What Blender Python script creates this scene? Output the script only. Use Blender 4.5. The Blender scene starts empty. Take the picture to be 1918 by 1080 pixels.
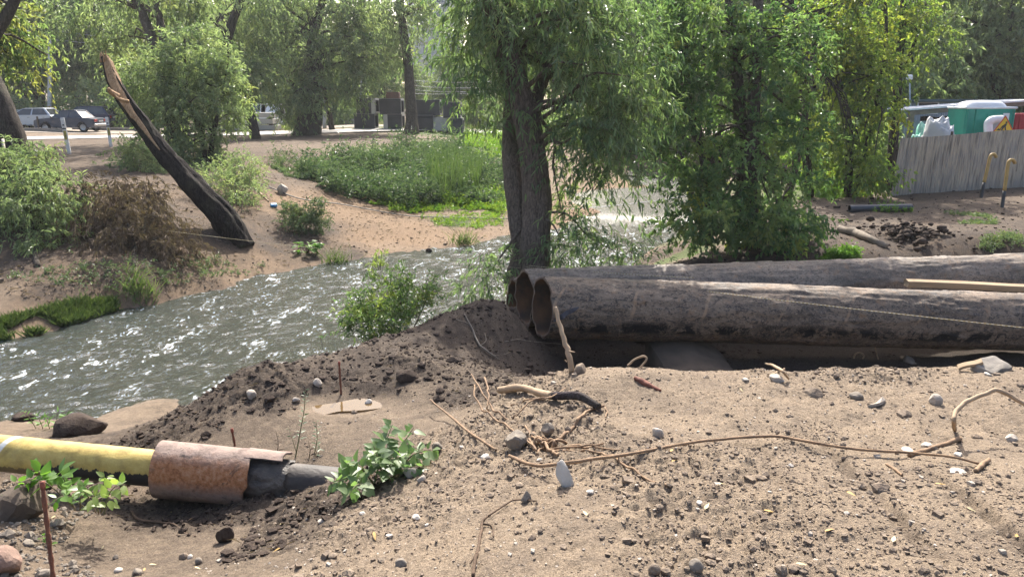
import bpy, bmesh, math, random
import numpy as np
from mathutils import Vector, Matrix
# ---------------------------------------------------------------- camera, sky, sun, exposure
scene = bpy.context.scene
COL = scene.collection
PITCH = math.radians(13.58); FPX = 1449.0; CX, CY = 959.0, 540.0; CAMZ = 1.6
cam_d = bpy.data.cameras.new('camera'); cam = bpy.data.objects.new('camera', cam_d); COL.objects.link(cam)
cam_d.sensor_width = 36.0; cam_d.lens = 36.0*FPX/1918.0; cam_d.clip_start = 0.05; cam_d.clip_end = 3000
cam.location = (0, 0, CAMZ); cam.rotation_euler = (math.pi/2-PITCH, 0, 0)
scene.camera = cam
SUN_AZ, SUN_EL = math.radians(2.0), math.radians(43.0)     # azimuth from +Y towards +X
world = bpy.data.worlds.new('World'); scene.world = world; world.use_nodes = True
wn = world.node_tree; wn.nodes.clear()
w_out = wn.nodes.new('ShaderNodeOutputWorld'); w_bg = wn.nodes.new('ShaderNodeBackground'); w_sky = wn.nodes.new('ShaderNodeTexSky')
w_sky.sky_type = 'NISHITA'; w_sky.sun_disc = False; w_sky.sun_elevation = SUN_EL; w_sky.sun_rotation = SUN_AZ
w_sky.dust_density = 4.0; w_sky.air_density = 0.8; w_sky.ozone_density = 0.3
w_bg.inputs[1].default_value = 0.15
wn.links.new(w_sky.outputs[0], w_bg.inputs[0]); wn.links.new(w_bg.outputs[0], w_out.inputs[0])
sun_d = bpy.data.lights.new('sun', 'SUN'); sun_d.energy = 4.6; sun_d.angle = math.radians(0.53); sun_d.color = (1.0, 0.95, 0.87)
sun = bpy.data.objects.new('sun', sun_d); COL.objects.link(sun)
sdir = Vector((math.sin(SUN_AZ)*math.cos(SUN_EL), math.cos(SUN_AZ)*math.cos(SUN_EL), math.sin(SUN_EL)))
sun.rotation_euler = sdir.to_track_quat('Z', 'Y').to_euler(); sun.location = (0, 0, 60)
vs = scene.view_settings
vs.view_transform = 'Standard'; vs.look = 'None'; vs.gamma = 1.0; vs.use_curve_mapping = False; vs.exposure = 1.28
HAZE = 0.00035
scene.render.engine = 'CYCLES'
cy = scene.cycles
cy.max_bounces = 8; cy.diffuse_bounces = 3; cy.glossy_bounces = 3; cy.transmission_bounces = 4; cy.transparent_max_bounces = 8; cy.volume_bounces = 1
cy.use_denoising = True; cy.sample_clamp_indirect = 6.0; cy.caustics_reflective = False; cy.caustics_refractive = False
try: cy.denoiser = 'OPENIMAGEDENOISE'
except Exception: pass

# ---------------------------------------------------------------- helpers
cP, sP = math.cos(PITCH), math.sin(PITCH)
def at(px, py, d):
    """point seen at pixel (px, py) of the photograph at depth d along the optical axis"""
    u = (px-CX)/FPX*d; v = -(py-CY)/FPX*d
    return np.array([u, d*cP+v*sP, CAMZ-d*sP+v*cP])
def ray(px, py):
    v = at(px, py, 1.0)-np.array([0, 0, CAMZ]); return v
def atz(px, py, z):
    r = ray(px, py); t = (z-CAMZ)/r[2]; return np.array([0, 0, CAMZ])+r*t
def depth_of(p): return p[1]*cP-(p[2]-CAMZ)*sP

def _hash(ix, iy, iz):
    h = (ix.astype(np.int64)*374761393+iy.astype(np.int64)*668265263+iz.astype(np.int64)*2147483647) & 0xffffffff
    h = ((h ^ (h >> 13))*1274126177) & 0xffffffff
    h = h ^ (h >> 16)
    return (h & 0xffff)/65535.0
def vnoise(x, y, z=0.0):
    x = np.asarray(x, float); y = np.asarray(y, float); z = np.zeros_like(x)+z
    ix, iy, iz = np.floor(x), np.floor(y), np.floor(z)
    fx, fy, fz = x-ix, y-iy, z-iz
    fx, fy, fz = [f*f*f*(f*(f*6-15)+10) for f in (fx, fy, fz)]
    out = 0
    for dx in (0, 1):
        wx = fx if dx else 1-fx
        for dy in (0, 1):
            wy = fy if dy else 1-fy
            for dz in (0, 1):
                wz = fz if dz else 1-fz
                out = out+wx*wy*wz*_hash(ix+dx, iy+dy, iz+dz)
    return out*2-1
def fbm(x, y, z=0.0, oct=4, gain=0.5):
    a, f, o, s = 1.0, 1.0, 0, 0
    for k in range(oct):
        o = o+a*vnoise(x*f+17.3*k, y*f-9.1*k, np.asarray(z)*f+3.7*k); s += a; a *= gain; f *= 2.03
    return o/s
def smooth(a, b, x):
    t = np.clip((x-a)/(b-a), 0, 1); return t*t*(3-2*t)
def unit(v):
    v = np.asarray(v, float); n = np.linalg.norm(v, axis=-1, keepdims=True); return v/np.maximum(n, 1e-9)

class MB:
    """collects vertices, faces and a per-vertex tint; build() links them as ONE mesh object"""
    def __init__(s): s.v, s.t, s.f, s.n = [], [], [], 0
    def add(s, v, faces, tint=None):
        v = np.asarray(v, float).reshape(-1, 3)
        s.v.append(v)
        s.t.append(np.zeros((len(v), 4)) if tint is None else np.broadcast_to(np.asarray(tint, float), (len(v), 4)))
        for f in (faces if isinstance(faces, list) else [faces]):
            f = np.asarray(f, int)
            s.f.append(f+s.n)
        s.n += len(v); return s
    def mesh(s, name, smooth_=True, origin=(0, 0, 0)):
        v = np.concatenate(s.v)-np.asarray(origin, float)
        me = bpy.data.meshes.new(name)
        me.vertices.add(len(v)); me.vertices.foreach_set('co', v.astype(np.float32).ravel())
        idx = np.concatenate([f.ravel() for f in s.f]); sz = np.concatenate([np.full(len(f) if f.ndim == 2 else 1, f.shape[-1]) for f in s.f])
        me.loops.add(len(idx)); me.loops.foreach_set('vertex_index', idx.astype(np.int32))
        me.polygons.add(len(sz)); me.polygons.foreach_set('loop_start', (np.cumsum(sz)-sz).astype(np.int32))
        me.polygons.foreach_set('use_smooth', np.full(len(sz), bool(smooth_)))
        me.update(calc_edges=True)
        t = np.concatenate(s.t)
        if np.any(t):
            at_ = me.attributes.new('tint', 'FLOAT_COLOR', 'POINT'); at_.data.foreach_set('color', t.astype(np.float32).ravel())
        return me
    def build(s, name, material, parent=None, smooth_=True, origin=None):
        if origin is None: origin = tuple(parent['_o']) if parent is not None and '_o' in parent else (0, 0, 0)
        me = s.mesh(name, smooth_, origin); me.materials.append(material)
        o = bpy.data.objects.new(name, me); COL.objects.link(o)
        if parent is not None:
            o.parent = parent; o['_o'] = [float(c) for c in origin]
        else:
            o.location = origin; o['_o'] = [float(c) for c in origin]
        return o
def tag(o, label=None, cat=None, group=None, kind=None):
    for k, v in (('label', label), ('category', cat), ('group', group), ('kind', kind)):
        if v: o[k] = v
    return o
def thing(name, label, cat, loc, group=None):
    o = bpy.data.objects.new(name, None); COL.objects.link(o); o.empty_display_size = 0.1
    o.location = [float(c) for c in loc]; o['_o'] = [float(c) for c in loc]
    return tag(o, label, cat, group)
def copy_tree(o, parent=None):
    c = o.copy(); COL.objects.link(c)
    if parent is not None: c.parent = parent
    for ch in [x for x in o.children]: copy_tree(ch, c)
    return c

def resample(pts, n):
    """Catmull-Rom through pts"""
    p = np.asarray(pts, float)
    if len(p) == 2: return p[0]+(p[1]-p[0])*np.linspace(0, 1, n)[:, None]
    q = np.vstack([2*p[0]-p[1], p, 2*p[-1]-p[-2]]); m = len(p)-1
    u = np.linspace(0, m, n); i = np.minimum(u.astype(int), m-1); t = (u-i)[:, None]
    a, b, c, d = q[i], q[i+1], q[i+2], q[i+3]
    return 0.5*((2*b)+(-a+c)*t+(2*a-5*b+4*c-d)*t*t+(-a+3*b-3*c+d)*t**3)
def tube(mb, pts, radii, segs=8, n=None, rough=0.0, rf=6.0, caps=True, seed=0.0, tint=None, ridges=0.0):
    n = n or max(len(pts)*4, 4)
    p = resample(pts, n); r = np.interp(np.linspace(0, 1, n), np.linspace(0, 1, len(radii)), radii)
    T = unit(np.gradient(p, axis=0))
    up = np.array([0, 0, 1.0]) if abs(T[0][2]) < 0.9 else np.array([1.0, 0, 0])
    U = np.zeros_like(p); u = unit(np.cross(up, T[0]))
    for k in range(n):
        u = u-T[k]*np.dot(u, T[k]); u = u/np.linalg.norm(u); U[k] = u
    V = np.cross(T, U)
    a = np.linspace(0, 2*np.pi, segs, endpoint=False)
    s = np.concatenate([[0], np.cumsum(np.linalg.norm(np.diff(p, axis=0), axis=1))])
    A, S = np.meshgrid(a, s); R = np.repeat(r[:, None], segs, 1)
    if rough: R = R*(1+rough*fbm(np.cos(A)*2+seed, np.sin(A)*2+seed*1.7, S*rf/ max(r.max(), .01)*.05+seed, 4))
    if ridges: R = R*(1+ridges*fbm(np.cos(A)*5+seed, np.sin(A)*5+seed, S*2.2, 3, .6))
    P = p[:, None]+R[..., None]*(np.cos(A)[..., None]*U[:, None]+np.sin(A)[..., None]*V[:, None])
    i, j = np.meshgrid(np.arange(n-1), np.arange(segs), indexing='ij'); j2 = (j+1) % segs
    q = np.stack([i*segs+j, i*segs+j2, (i+1)*segs+j2, (i+1)*segs+j], -1).reshape(-1, 4)
    vs_ = P.reshape(-1, 3); fs = [q]
    if caps:
        vs_ = np.vstack([vs_, p[0], p[-1]]); m = n*segs
        jj = np.arange(segs); j3 = (jj+1) % segs
        fs += [np.stack([j3, jj, np.full(segs, m)], -1), np.stack([(n-1)*segs+jj, (n-1)*segs+j3, np.full(segs, m+1)], -1)]
    mb.add(vs_, fs, tint); return mb
def box(mb, c, size, rot=None, tint=None, bev=0.0):
    """box with chamfered edges, centre c"""
    h = np.asarray(size, float)/2; b = min(bev, h.min()*.9)
    if b <= 0:
        v = np.array([[x, y, z] for x in (-1, 1) for y in (-1, 1) for z in (-1, 1)])*h
        f = np.array([[0, 1, 3, 2], [4, 6, 7, 5], [0, 4, 5, 1], [2, 3, 7, 6], [0, 2, 6, 4], [1, 5, 7, 3]]); fs = [f]
    else:
        vv, ids = [], {}
        for sx in (-1, 1):
            for sy in (-1, 1):
                for sz in (-1, 1):
                    for ax in range(3):
                        q = np.array([sx, sy, sz])*(h-b); q[ax] = (sx, sy, sz)[ax]*h[ax]; ids[sx, sy, sz, ax] = len(vv); vv.append(q)
        v = np.array(vv); q4, t3 = [], []
        for ax in range(3):
            o1, o2 = [k for k in range(3) if k != ax]
            for s in (-1, 1):
                loop = []
                for a_, b_ in ((-1, -1), (1, -1), (1, 1), (-1, 1)):
                    k = [0, 0, 0]; k[ax] = s; k[o1] = a_; k[o2] = b_; loop.append(ids[tuple(k)+(ax,)])
                flip = (s > 0) ^ (ax == 1); q4.append(loop if flip else loop[::-1])
            for a_ in (-1, 1):
                for b_ in (-1, 1):
                    k1 = [0, 0, 0]; k1[o1] = a_; k1[o2] = b_; k2 = list(k1); k1[ax] = -1; k2[ax] = 1
                    q4.append([ids[tuple(k1)+(o1,)], ids[tuple(k2)+(o1,)], ids[tuple(k2)+(o2,)], ids[tuple(k1)+(o2,)]])
        for sx in (-1, 1):
            for sy in (-1, 1):
                for sz in (-1, 1): t3.append([ids[sx, sy, sz, 0], ids[sx, sy, sz, 1], ids[sx, sy, sz, 2]])
        fs = [np.array(q4), np.array(t3)]
    if rot is not None: v = v @ np.asarray(rot).T
    mb.add(v+np.asarray(c, float), fs, tint); return mb
def rotz(a): c, s = math.cos(a), math.sin(a); return np.array([[c, -s, 0], [s, c, 0], [0, 0, 1]])
def rotx(a): c, s = math.cos(a), math.sin(a); return np.array([[1, 0, 0], [0, c, -s], [0, s, c]])
def roty(a): c, s = math.cos(a), math.sin(a); return np.array([[c, 0, s], [0, 1, 0], [-s, 0, c]])

# ---------------------------------------------------------------- materials
class NT:
    def __init__(s, name):
        s.m = bpy.data.materials.new(name); s.m.use_nodes = True; s.t = s.m.node_tree; s.t.nodes.clear()
        s.out = s.t.nodes.new('ShaderNodeOutputMaterial')
    def n(s, typ, ins=None, out=0, **props):
        nd = s.t.nodes.new('ShaderNode'+typ)
        for k, v in props.items(): setattr(nd, k, v)
        for k, v in (ins or {}).items():
            i = nd.inputs[k]
            if isinstance(v, bpy.types.NodeSocket): s.t.links.new(v, i)
            else: i.default_value = v
        return nd.outputs[out] if out is not None else nd
    def math(s, op, a, b=0.0, c=None):
        d = {0: a, 1: b}
        if c is not None: d[2] = c
        return s.n('Math', d, operation=op)
    def mix(s, f, a, b): return s.n('Mix', {0: f, 6: a, 7: b}, out=2, data_type='RGBA')
    def ramp(s, f, stops):
        nd = s.t.nodes.new('ShaderNodeValToRGB'); e = nd.color_ramp.elements
        while len(e) < len(stops): e.new(0.5)
        for k, (p, c) in enumerate(stops):
            e[k].position = p; e[k].color = (c, c, c, 1) if isinstance(c, (int, float)) else (*c, 1)
        s.t.links.new(f, nd.inputs[0]); return nd.outputs[0]
    def noise(s, vec, scale, detail=4.0, rough=0.55, dist=0.0, out=0):
        return s.n('TexNoise', {'Vector': vec, 'Scale': scale, 'Detail': detail, 'Roughness': rough, 'Distortion': dist}, out=out)
    def obj(s): return s.n('TexCoord', out=3)
    def geo(s): return s.n('NewGeometry', out=0)
    def scale(s, v, sc): return s.n('VectorMath', {0: v, 1: sc}, operation='MULTIPLY')
    def bump(s, h, strength=0.5, dist=0.02, normal=None):
        d = {'Height': h, 'Strength': strength, 'Distance': dist}
        if normal is not None: d['Normal'] = normal
        return s.n('Bump', d)
    def bsdf(s, color, rough=0.8, spec=0.3, metal=0.0, normal=None, **kw):
        d = {'Base Color': color, 'Roughness': rough, 'Specular IOR Level': spec, 'Metallic': metal}
        if normal is not None: d['Normal'] = normal
        d.update(kw); return s.n('BsdfPrincipled', d)
    def done(s, sh): s.t.links.new(sh, s.out.inputs[0]); return s.m
def C4(c): return (c[0], c[1], c[2], 1.0)
def plain(name, c1, c2=None, scale=8.0, rough=0.7, spec=0.3, metal=0.0, bump=0.0, bscale=40.0, bdist=0.01, stretch=(1, 1, 1)):
    """two-tone mottled surface with fine relief"""
    t = NT(name); v = t.scale(t.obj(), stretch)
    c2 = c2 or tuple(x*0.6 for x in c1)
    f = t.ramp(t.noise(v, scale, 5), [(0.3, 0.0), (0.7, 1.0)])
    col = t.mix(f, C4(c1), C4(c2))
    n = t.bump(t.noise(v, bscale, 4), bump, bdist) if bump else None
    return t.done(t.bsdf(col, rough, spec, metal, n))
def leaf_mat(name, dark, light, yellow=(0.3, 0.28, 0.04), trans=0.4, rough=0.36, spec=0.5):
    """tint attribute: R = shade within the species' range, G = yellowing"""
    t = NT(name); a = t.n('Attribute', attribute_name='tint', out=None)
    sep = t.n('SeparateColor', {0: a.outputs['Color']}, out=None)
    c = t.mix(sep.outputs[0], C4(dark), C4(light)); c = t.mix(sep.outputs[1], c, C4(yellow))
    p = t.bsdf(c, rough, spec)
    tc = t.n('Mix', {0: 1.0, 6: c, 7: (1.3, 1.5, 0.85, 1)}, out=2, data_type='RGBA', blend_type='MULTIPLY')
    tr = t.n('BsdfTranslucent', {0: tc})
    return t.done(t.n('MixShader', {0: trans, 1: p, 2: tr}))
# ---------------------------------------------------------------- terrain
W = -1.8                                            # water level
# soil kinds: dark, red, green, roughness
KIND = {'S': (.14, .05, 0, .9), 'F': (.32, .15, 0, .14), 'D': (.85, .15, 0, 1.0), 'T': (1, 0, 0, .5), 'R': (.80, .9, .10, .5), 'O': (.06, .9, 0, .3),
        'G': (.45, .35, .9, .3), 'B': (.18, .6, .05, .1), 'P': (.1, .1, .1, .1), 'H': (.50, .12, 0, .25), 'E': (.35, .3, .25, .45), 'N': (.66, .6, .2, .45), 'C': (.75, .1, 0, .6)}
PA = (at(1015, 575, 10.07), at(1918, 603, 10.9), 0.41)        # big pipes: two points of the axis, radius
PB = (at(982, 557, 11.05), at(1918, 521, 12.6), 0.41)
PC = (at(964, 569, 12.0), at(1918, 545, 13.6), 0.41)
def on(pp, t): return pp[0]+(pp[1]-pp[0])*t
ctl = []
def c(px, py, z, k): p = atz(px, py, z); ctl.append((p[0], p[1], z, k))
def w(x, y, z, k): ctl.append((x, y, z, k))
for a in [(1000, 1080, 0, 'S'), (1450, 1080, 0, 'S'), (1918, 1080, 0.02, 'S'), (1000, 900, -.17, 'S'), (1300, 900, -.12, 'S'), (1650, 900, -.1, 'S'), (1918, 900, -.08, 'S'),
          (1050, 800, -.32, 'S'), (1300, 800, -.27, 'S'), (1600, 790, -.27, 'S'), (1918, 800, -.25, 'S'), (1015, 708, -.48, 'S'), (1100, 690, -.42, 'S'), (1250, 698, -.45, 'S'),
          (1400, 700, -.45, 'S'), (1600, 690, -.43, 'S'), (1760, 685, -.42, 'S'), (1918, 695, -.43, 'S'), (760, 1080, -.12, 'S'), (880, 960, -.25, 'S'), (905, 800, -.5, 'S'), (950, 750, -.55, 'S'),
          (560, 1010, -.62, 'C'), (440, 1080, -.42, 'H'), (600, 1060, -.28, 'S'), (700, 950, -.48, 'S'), (640, 925, -.72, 'D'), (820, 860, -.47, 'S'), (560, 955, -.9, 'D'), (450, 955, -1.02, 'D'),
          (800, 790, -.86, 'F'), (860, 750, -.85, 'C'), (930, 690, -.9, 'C'), (850, 650, -1.0, 'C'), (970, 650, -1.15, 'T'), (740, 705, -.87, 'D'), (720, 760, -.9, 'F'),
          (600, 740, -.9, 'F'), (645, 760, -.92, 'F'), (570, 770, -.92, 'F'), (500, 770, -.93, 'C'), (500, 800, -.95, 'H'), (430, 830, -1.0, 'H'), (620, 850, -.9, 'H'), (700, 800, -.88, 'H'),
          (450, 690, -.72, 'D'), (550, 672, -.74, 'D'), (640, 655, -.78, 'D'), (740, 625, -.8, 'D'), (830, 590, -.78, 'C'), (890, 572, -.76, 'C'), (945, 556, -.74, 'C'), (480, 735, -.82, 'D'), (380, 745, -.95, 'D'), (620, 690, -.85, 'D'),
          (300, 800, -1.12, 'D'), (250, 812, -1.2, 'C'), (240, 775, -1.72, 'F'), (330, 745, W+.04, 'F'), (180, 790, W+.03, 'F'), (200, 805, -1.6, 'F'), (60, 800, -1.55, 'E'), (130, 800, -1.5, 'C'),
          (150, 925, -1.15, 'C'), (330, 950, -1.1, 'C'), (250, 1000, -1.02, 'H'), (200, 1080, -.92, 'H'), (350, 1040, -.9, 'H'), (430, 1000, -.95, 'H'), (0, 1000, -.85, 'E'), (50, 1080, -.74, 'E'), (60, 930, -.98, 'E'), (-100, 950, -.95, 'E'),
          # far left bank
          (0, 560, -1.45, 'E'), (0, 500, -1.2, 'R'), (0, 400, -.62, 'R'), (0, 295, -.3, 'N'), (120, 540, -1.4, 'R'), (250, 520, -1.35, 'R'), (300, 480, -1.2, 'R'), (400, 500, -1.45, 'R'), (250, 400, -.75, 'R'), (150, 330, -.42, 'R'),
          (420, 430, -1.05, 'R'), (450, 340, -.55, 'R'), (300, 300, -.32, 'R'), (520, 460, -1.5, 'R'), (560, 380, -1.0, 'O'), (600, 430, -1.4, 'R'), (660, 385, -1.25, 'O'), (700, 400, -1.42, 'O'), (780, 425, -1.62, 'O'), (760, 445, -1.7, 'O'),
          (850, 440, -1.73, 'O'), (700, 452, -1.71, 'O'), (640, 480, -1.74, 'R'), (600, 488, -1.76, 'R'), (850, 415, -1.62, 'G'), (900, 400, -1.58, 'E'), (640, 330, -1.05, 'G'), (700, 350, -1.3, 'G'), (760, 300, -.7, 'G'), (600, 287, -.25, 'N'), (500, 285, -.25, 'N'),
          (700, 263, -.22, 'N'), (860, 268, -.35, 'G'), (870, 330, -1.25, 'G'), (800, 350, -1.35, 'G'), (930, 385, -1.55, 'G'), (990, 410, -1.65, 'E'), (1050, 400, -1.68, 'O'), (1090, 395, -1.7, 'O'), (530, 330, -.6, 'N'),
          (300, 262, -.33, 'N'), (100, 300, -.32, 'N'), (570, 250, -.25, 'N'), (450, 262, -.28, 'N'), (780, 243, -.25, 'G'), (200, 246, -.4, 'P'), (60, 246, -.4, 'P'), (-150, 270, -.35, 'G'), (650, 228, -.3, 'P'), (950, 235, -.4, 'G'),
          # right bank
          (1240, 470, -1.5, 'R'), (1300, 490, -1.2, 'C'), (1450, 480, -1.05, 'R'), (1600, 470, -1.0, 'R'), (1918, 465, -.98, 'R'), (1590, 400, -1.0, 'C'), (1700, 430, -.98, 'C'), (1668, 367, -1.0, 'N'), (1850, 400, -.98, 'N'), (1918, 350, -1.0, 'N'),
          (1500, 360, -1.15, 'G'), (1420, 340, -1.3, 'G'), (1580, 330, -1.05, 'G'), (1750, 420, -.95, 'N'), (1640, 450, -.98, 'R')]: c(*a)
# water's edge (far bank) and river bed
edge = [(0, 640), (110, 612), (220, 577), (400, 532), (500, 512), (600, 498), (690, 482), (760, 473), (870, 461), (960, 441), (1060, 424), (1130, 398), (1200, 352), (1270, 306)]
for e in edge:
    p = atz(*e, W); w(p[0], p[1], W+.02, 'B' if e[0] < 1000 else 'O')
    q = p-np.array([-.15, 1.1, 0])*(1.0 if e[0] < 1000 else 1.0)+np.array([.5 if e[0] > 900 else 0, 0, 0]); w(q[0], q[1], W-.22, 'B')
for x, y in [(-7, 9.2), (-5, 10), (-3.6, 11.5), (-2.5, 13), (-1.2, 14.5), (.5, 16), (2.2, 17.5), (3.4, 20), (4.6, 24), (6.2, 29), (8.6, 36), (11, 44), (13, 55), (1.5, 18.5), (3, 22), (-.5, 12.6), (-9.5, 8.3), (-12, 7.5), (-16, 6.5)]: w(x, y, W-.4, 'B')
for x, y, z in [(4.2, 17.5, -1.3), (5.6, 20, -1.3), (7.2, 24, -1.3), (9, 29, -1.3), (11.5, 36, -1.2), (14.5, 44, -1.0), (16, 56, -.8), (2.6, 14.6, -1.55), (3.4, 15.6, -1.5)]: w(x, y, z, 'G')
# slope from the near ridge to the water
for x, y in [(-2.6, 8.5), (-2.9, 7.9), (-1.9, 9.2), (-1.2, 10.2), (-.5, 10.9)]: w(x, y, W-.02, 'C')
for x, y in [(-3.3, 8.6), (-2.4, 9.8), (-1.5, 11), (-.4, 12)]: w(x, y, W-.25, 'B')
w(.1, 11.2, -1.25, 'C'); w(.4, 12.5, -1.3, 'C'); w(1.4, 13.0, -1.35, 'C'); w(2.2, 13.4, -1.4, 'C'); w(-.2, 11.9, -1.7, 'B'); w(.8, 14.0, -2.0, 'B'); w(2.0, 14.8, -1.95, 'B')
w(-6.5, 8.0, W-.1, 'B'); w(-6.0, 7.0, -1.55, 'E'); w(-9, 6.0, -1.5, 'G'); w(-14, 4.5, -1.3, 'G'); w(-5.5, 5.2, -1.15, 'E'); w(-9, 3, -.9, 'G'); w(-4, 2.6, -.7, 'E'); w(-16, 10.5, -1.2, 'G'); w(-11, 10.6, -1.5, 'G'); w(-20, 16, -.5, 'G')
# trench of the big pipes
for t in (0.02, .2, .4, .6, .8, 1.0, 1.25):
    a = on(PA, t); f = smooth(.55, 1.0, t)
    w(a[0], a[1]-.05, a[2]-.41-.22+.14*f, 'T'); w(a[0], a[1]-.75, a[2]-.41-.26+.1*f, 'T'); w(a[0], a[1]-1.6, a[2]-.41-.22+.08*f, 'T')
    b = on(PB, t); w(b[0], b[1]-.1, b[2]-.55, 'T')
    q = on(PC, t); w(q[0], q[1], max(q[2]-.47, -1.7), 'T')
for t in (.35, .5, .7, .9, 1.2):
    q = on(PC, t); w(q[0], q[1]+.9, -1.0, 'R')
for x in (1.0, 3, 5, 7): w(x, 6.5, -.95, 'C')
# out of view
for x, y, z, k in [(0, -6, 0, 'S'), (-6, -5, -.1, 'G'), (8, -4, 0, 'S'), (9, 3, -.05, 'S'), (12, 8, -.6, 'N'), (16, 14, -.9, 'N'), (20, 25, -.95, 'N'), (22, 34, -1.0, 'N'), (12, 34, -1.05, 'N'), (17, 32, -1.0, 'N'), (25, 48, -.9, 'G'), (0, 75, -.35, 'G'), (-40, 55, -.4, 'G'), (-25, 40, -.35, 'N'), (-60, 30, 0, 'G'), (40, 60, -.7, 'G'),
                   (-40, 110, -.3, 'G'), (40, 110, -.5, 'G'), (0, 200, 0, 'G'), (-150, 150, 0, 'G'), (150, 150, 0, 'G'), (60, 10, -.5, 'G'), (-60, -20, 0, 'G'), (60, -40, 0, 'G'), (0, -80, 0, 'G')]: w(x, y, z, k)
CP = np.array([(a[0], a[1]) for a in ctl]); CZ = np.array([a[2] for a in ctl]); CK = np.array([KIND[a[3]] for a in ctl])
def _phi(d2): return -np.sqrt(d2+.09)
_n = len(CP); _M = np.zeros((_n+3, _n+3))
_d2 = ((CP[:, None]-CP[None])**2).sum(-1); _M[:_n, :_n] = _phi(_d2)+np.eye(_n)*(0.06*(.3+np.hypot(CP[:, 0], CP[:, 1]-0)/12))
_M[:_n, _n] = 1; _M[:_n, _n+1:] = CP; _M[_n, :_n] = 1; _M[_n+1:, :_n] = CP.T
_S = np.linalg.solve(_M, np.concatenate([CZ, [0, 0, 0]]))
def base_and_kind(x, y):
    x = np.asarray(x, float).ravel(); y = np.asarray(y, float).ravel(); z = np.empty_like(x); k = np.empty((len(x), 4))
    for a in range(0, len(x), 20000):
        X, Y = x[a:a+20000], y[a:a+20000]
        d2 = (X[:, None]-CP[None, :, 0])**2+(Y[:, None]-CP[None, :, 1])**2
        z[a:a+20000] = _phi(d2) @ _S[:_n]+_S[_n]+X*_S[_n+1]+Y*_S[_n+2]
        ww = 1/(d2+.004)**1.6; k[a:a+20000] = (ww @ CK)/ww.sum(1, keepdims=True)
    far = smooth(90, 170, np.hypot(x, y)); z = z*(1-far)+far*0.0
    return z, k
PUD = atz(650, 757, -.92)
def patchf(x, y): return smooth(-.25, .35, fbm(x*1.1, y*1.1, 11.0, 3)+.42*smooth(1.2, .3, x)-.22)
def H(x, y, full=False):
    x = np.asarray(x, float).ravel(); y = np.asarray(y, float).ravel()
    # wander the soil borders a little
    wx = .25*vnoise(x*1.7, y*1.7, 3.3)+.08*vnoise(x*6, y*6, 1.3); wy = .25*vnoise(x*1.7, y*1.7, 8.3)+.08*vnoise(x*6, y*6, 5.3)
    z, k = base_and_kind(x, y)
    _, k2 = base_and_kind(x+wx, y+wy) if full else (None, k)
    r = k2[:, 3] if full else k[:, 3]
    r = r*(1-.75*smooth(.7, 1.6, x)*smooth(4.2, 3.4, y)*(y > 0))
    dist = np.hypot(x, y)
    lod = 1-smooth(14, 40, dist)
    n1 = fbm(x*1.3, y*1.3, 2.0, 3); n2 = fbm(x*4.5, y*4.5, 5.0, 4, .55); n3 = 1-np.abs(fbm(x*9, y*9, 9.0, 3))*2.2
    lump = np.maximum(0, vnoise(x*11, y*11, 1.0)-.25)+.5*np.maximum(0, vnoise(x*24, y*24, 4.0)-.2)
    patch = patchf(x, y)
    n4 = np.maximum(0, vnoise(x*17, y*17, 21.0)*.6+vnoise(x*34, y*34, 22.0)*.5-.05)
    z = z+r*lod*.024*n4*patch
    z = z+(r*.055+.01)*n1*np.minimum(1, .4+dist/10)+r*.05*n2*(.35+.65*patch)+r*lod*(.036*lump*patch+.012*vnoise(x*40, y*40, 2.0)*patch+.008*vnoise(x*75, y*75, 6.0))
    z = z+.0035*lod*vnoise(x*60, y*60, 7.0)
    # tyre ruts on the right of the sandy ground
    rut = np.exp(-((y-2.9)/1.1)**2)*smooth(1.1, 1.5, x)*lod
    rx_ = x-.10*(y-2.5)+.03*vnoise(y*3, 0*y, 4.0)
    z = z-rut*.05*smooth(.72, .97, np.sin(rx_*2*np.pi/.36))*smooth(-.5, .2, vnoise(y*2.2, np.floor(rx_/.36)*3.1, 1.0))*(.75+.25*vnoise(y*16, 0*y, 3.0))+rut*.012*smooth(.3, .9, np.sin(rx_*2*np.pi/.36+1.6))*vnoise(y*14, rx_*5, 2.0)
    pd = np.hypot((x-PUD[0])/.36, (y-PUD[1])/.24); pm_ = smooth(1.7, .95, pd); z = z*(1-pm_)+pm_*(-.925-.03*smooth(1.15, .5, pd))
    z = z+smooth(45, 70, dist)*.25*vnoise(x*.12, y*.12, 1.0)*(y > 0)
    if full:
        gr = rut*smooth(.6, .95, np.sin(rx_*2*np.pi/.36))*smooth(-.5, .2, vnoise(y*2.2, np.floor(rx_/.36)*3.1, 1.0)); k2 = k2.copy(); k2[:, 0] = np.clip(k2[:, 0]+.38*gr, 0, 1)
    return (z, k2) if full else z
def hz(x, y): return float(H([x], [y])[0])
_T = np.concatenate([np.linspace(1.2, 14, 420), np.geomspace(14.1, 150, 300)])
def gp(px, py):
    """the ground point seen at a pixel"""
    r = ray(px, py); P = np.array([0, 0, CAMZ])+_T[:, None]*r[None]
    below = P[:, 2] < H(P[:, 0], P[:, 1])
    i = int(np.argmax(below)) if below.any() else len(_T)-1
    a, b = _T[max(i-1, 0)], _T[i]
    for _ in range(8):
        m = (a+b)/2; q = np.array([0, 0, CAMZ])+m*r
        if q[2] < hz(q[0], q[1]): b = m
        else: a = m
    return np.array([0, 0, CAMZ])+b*r
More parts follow.
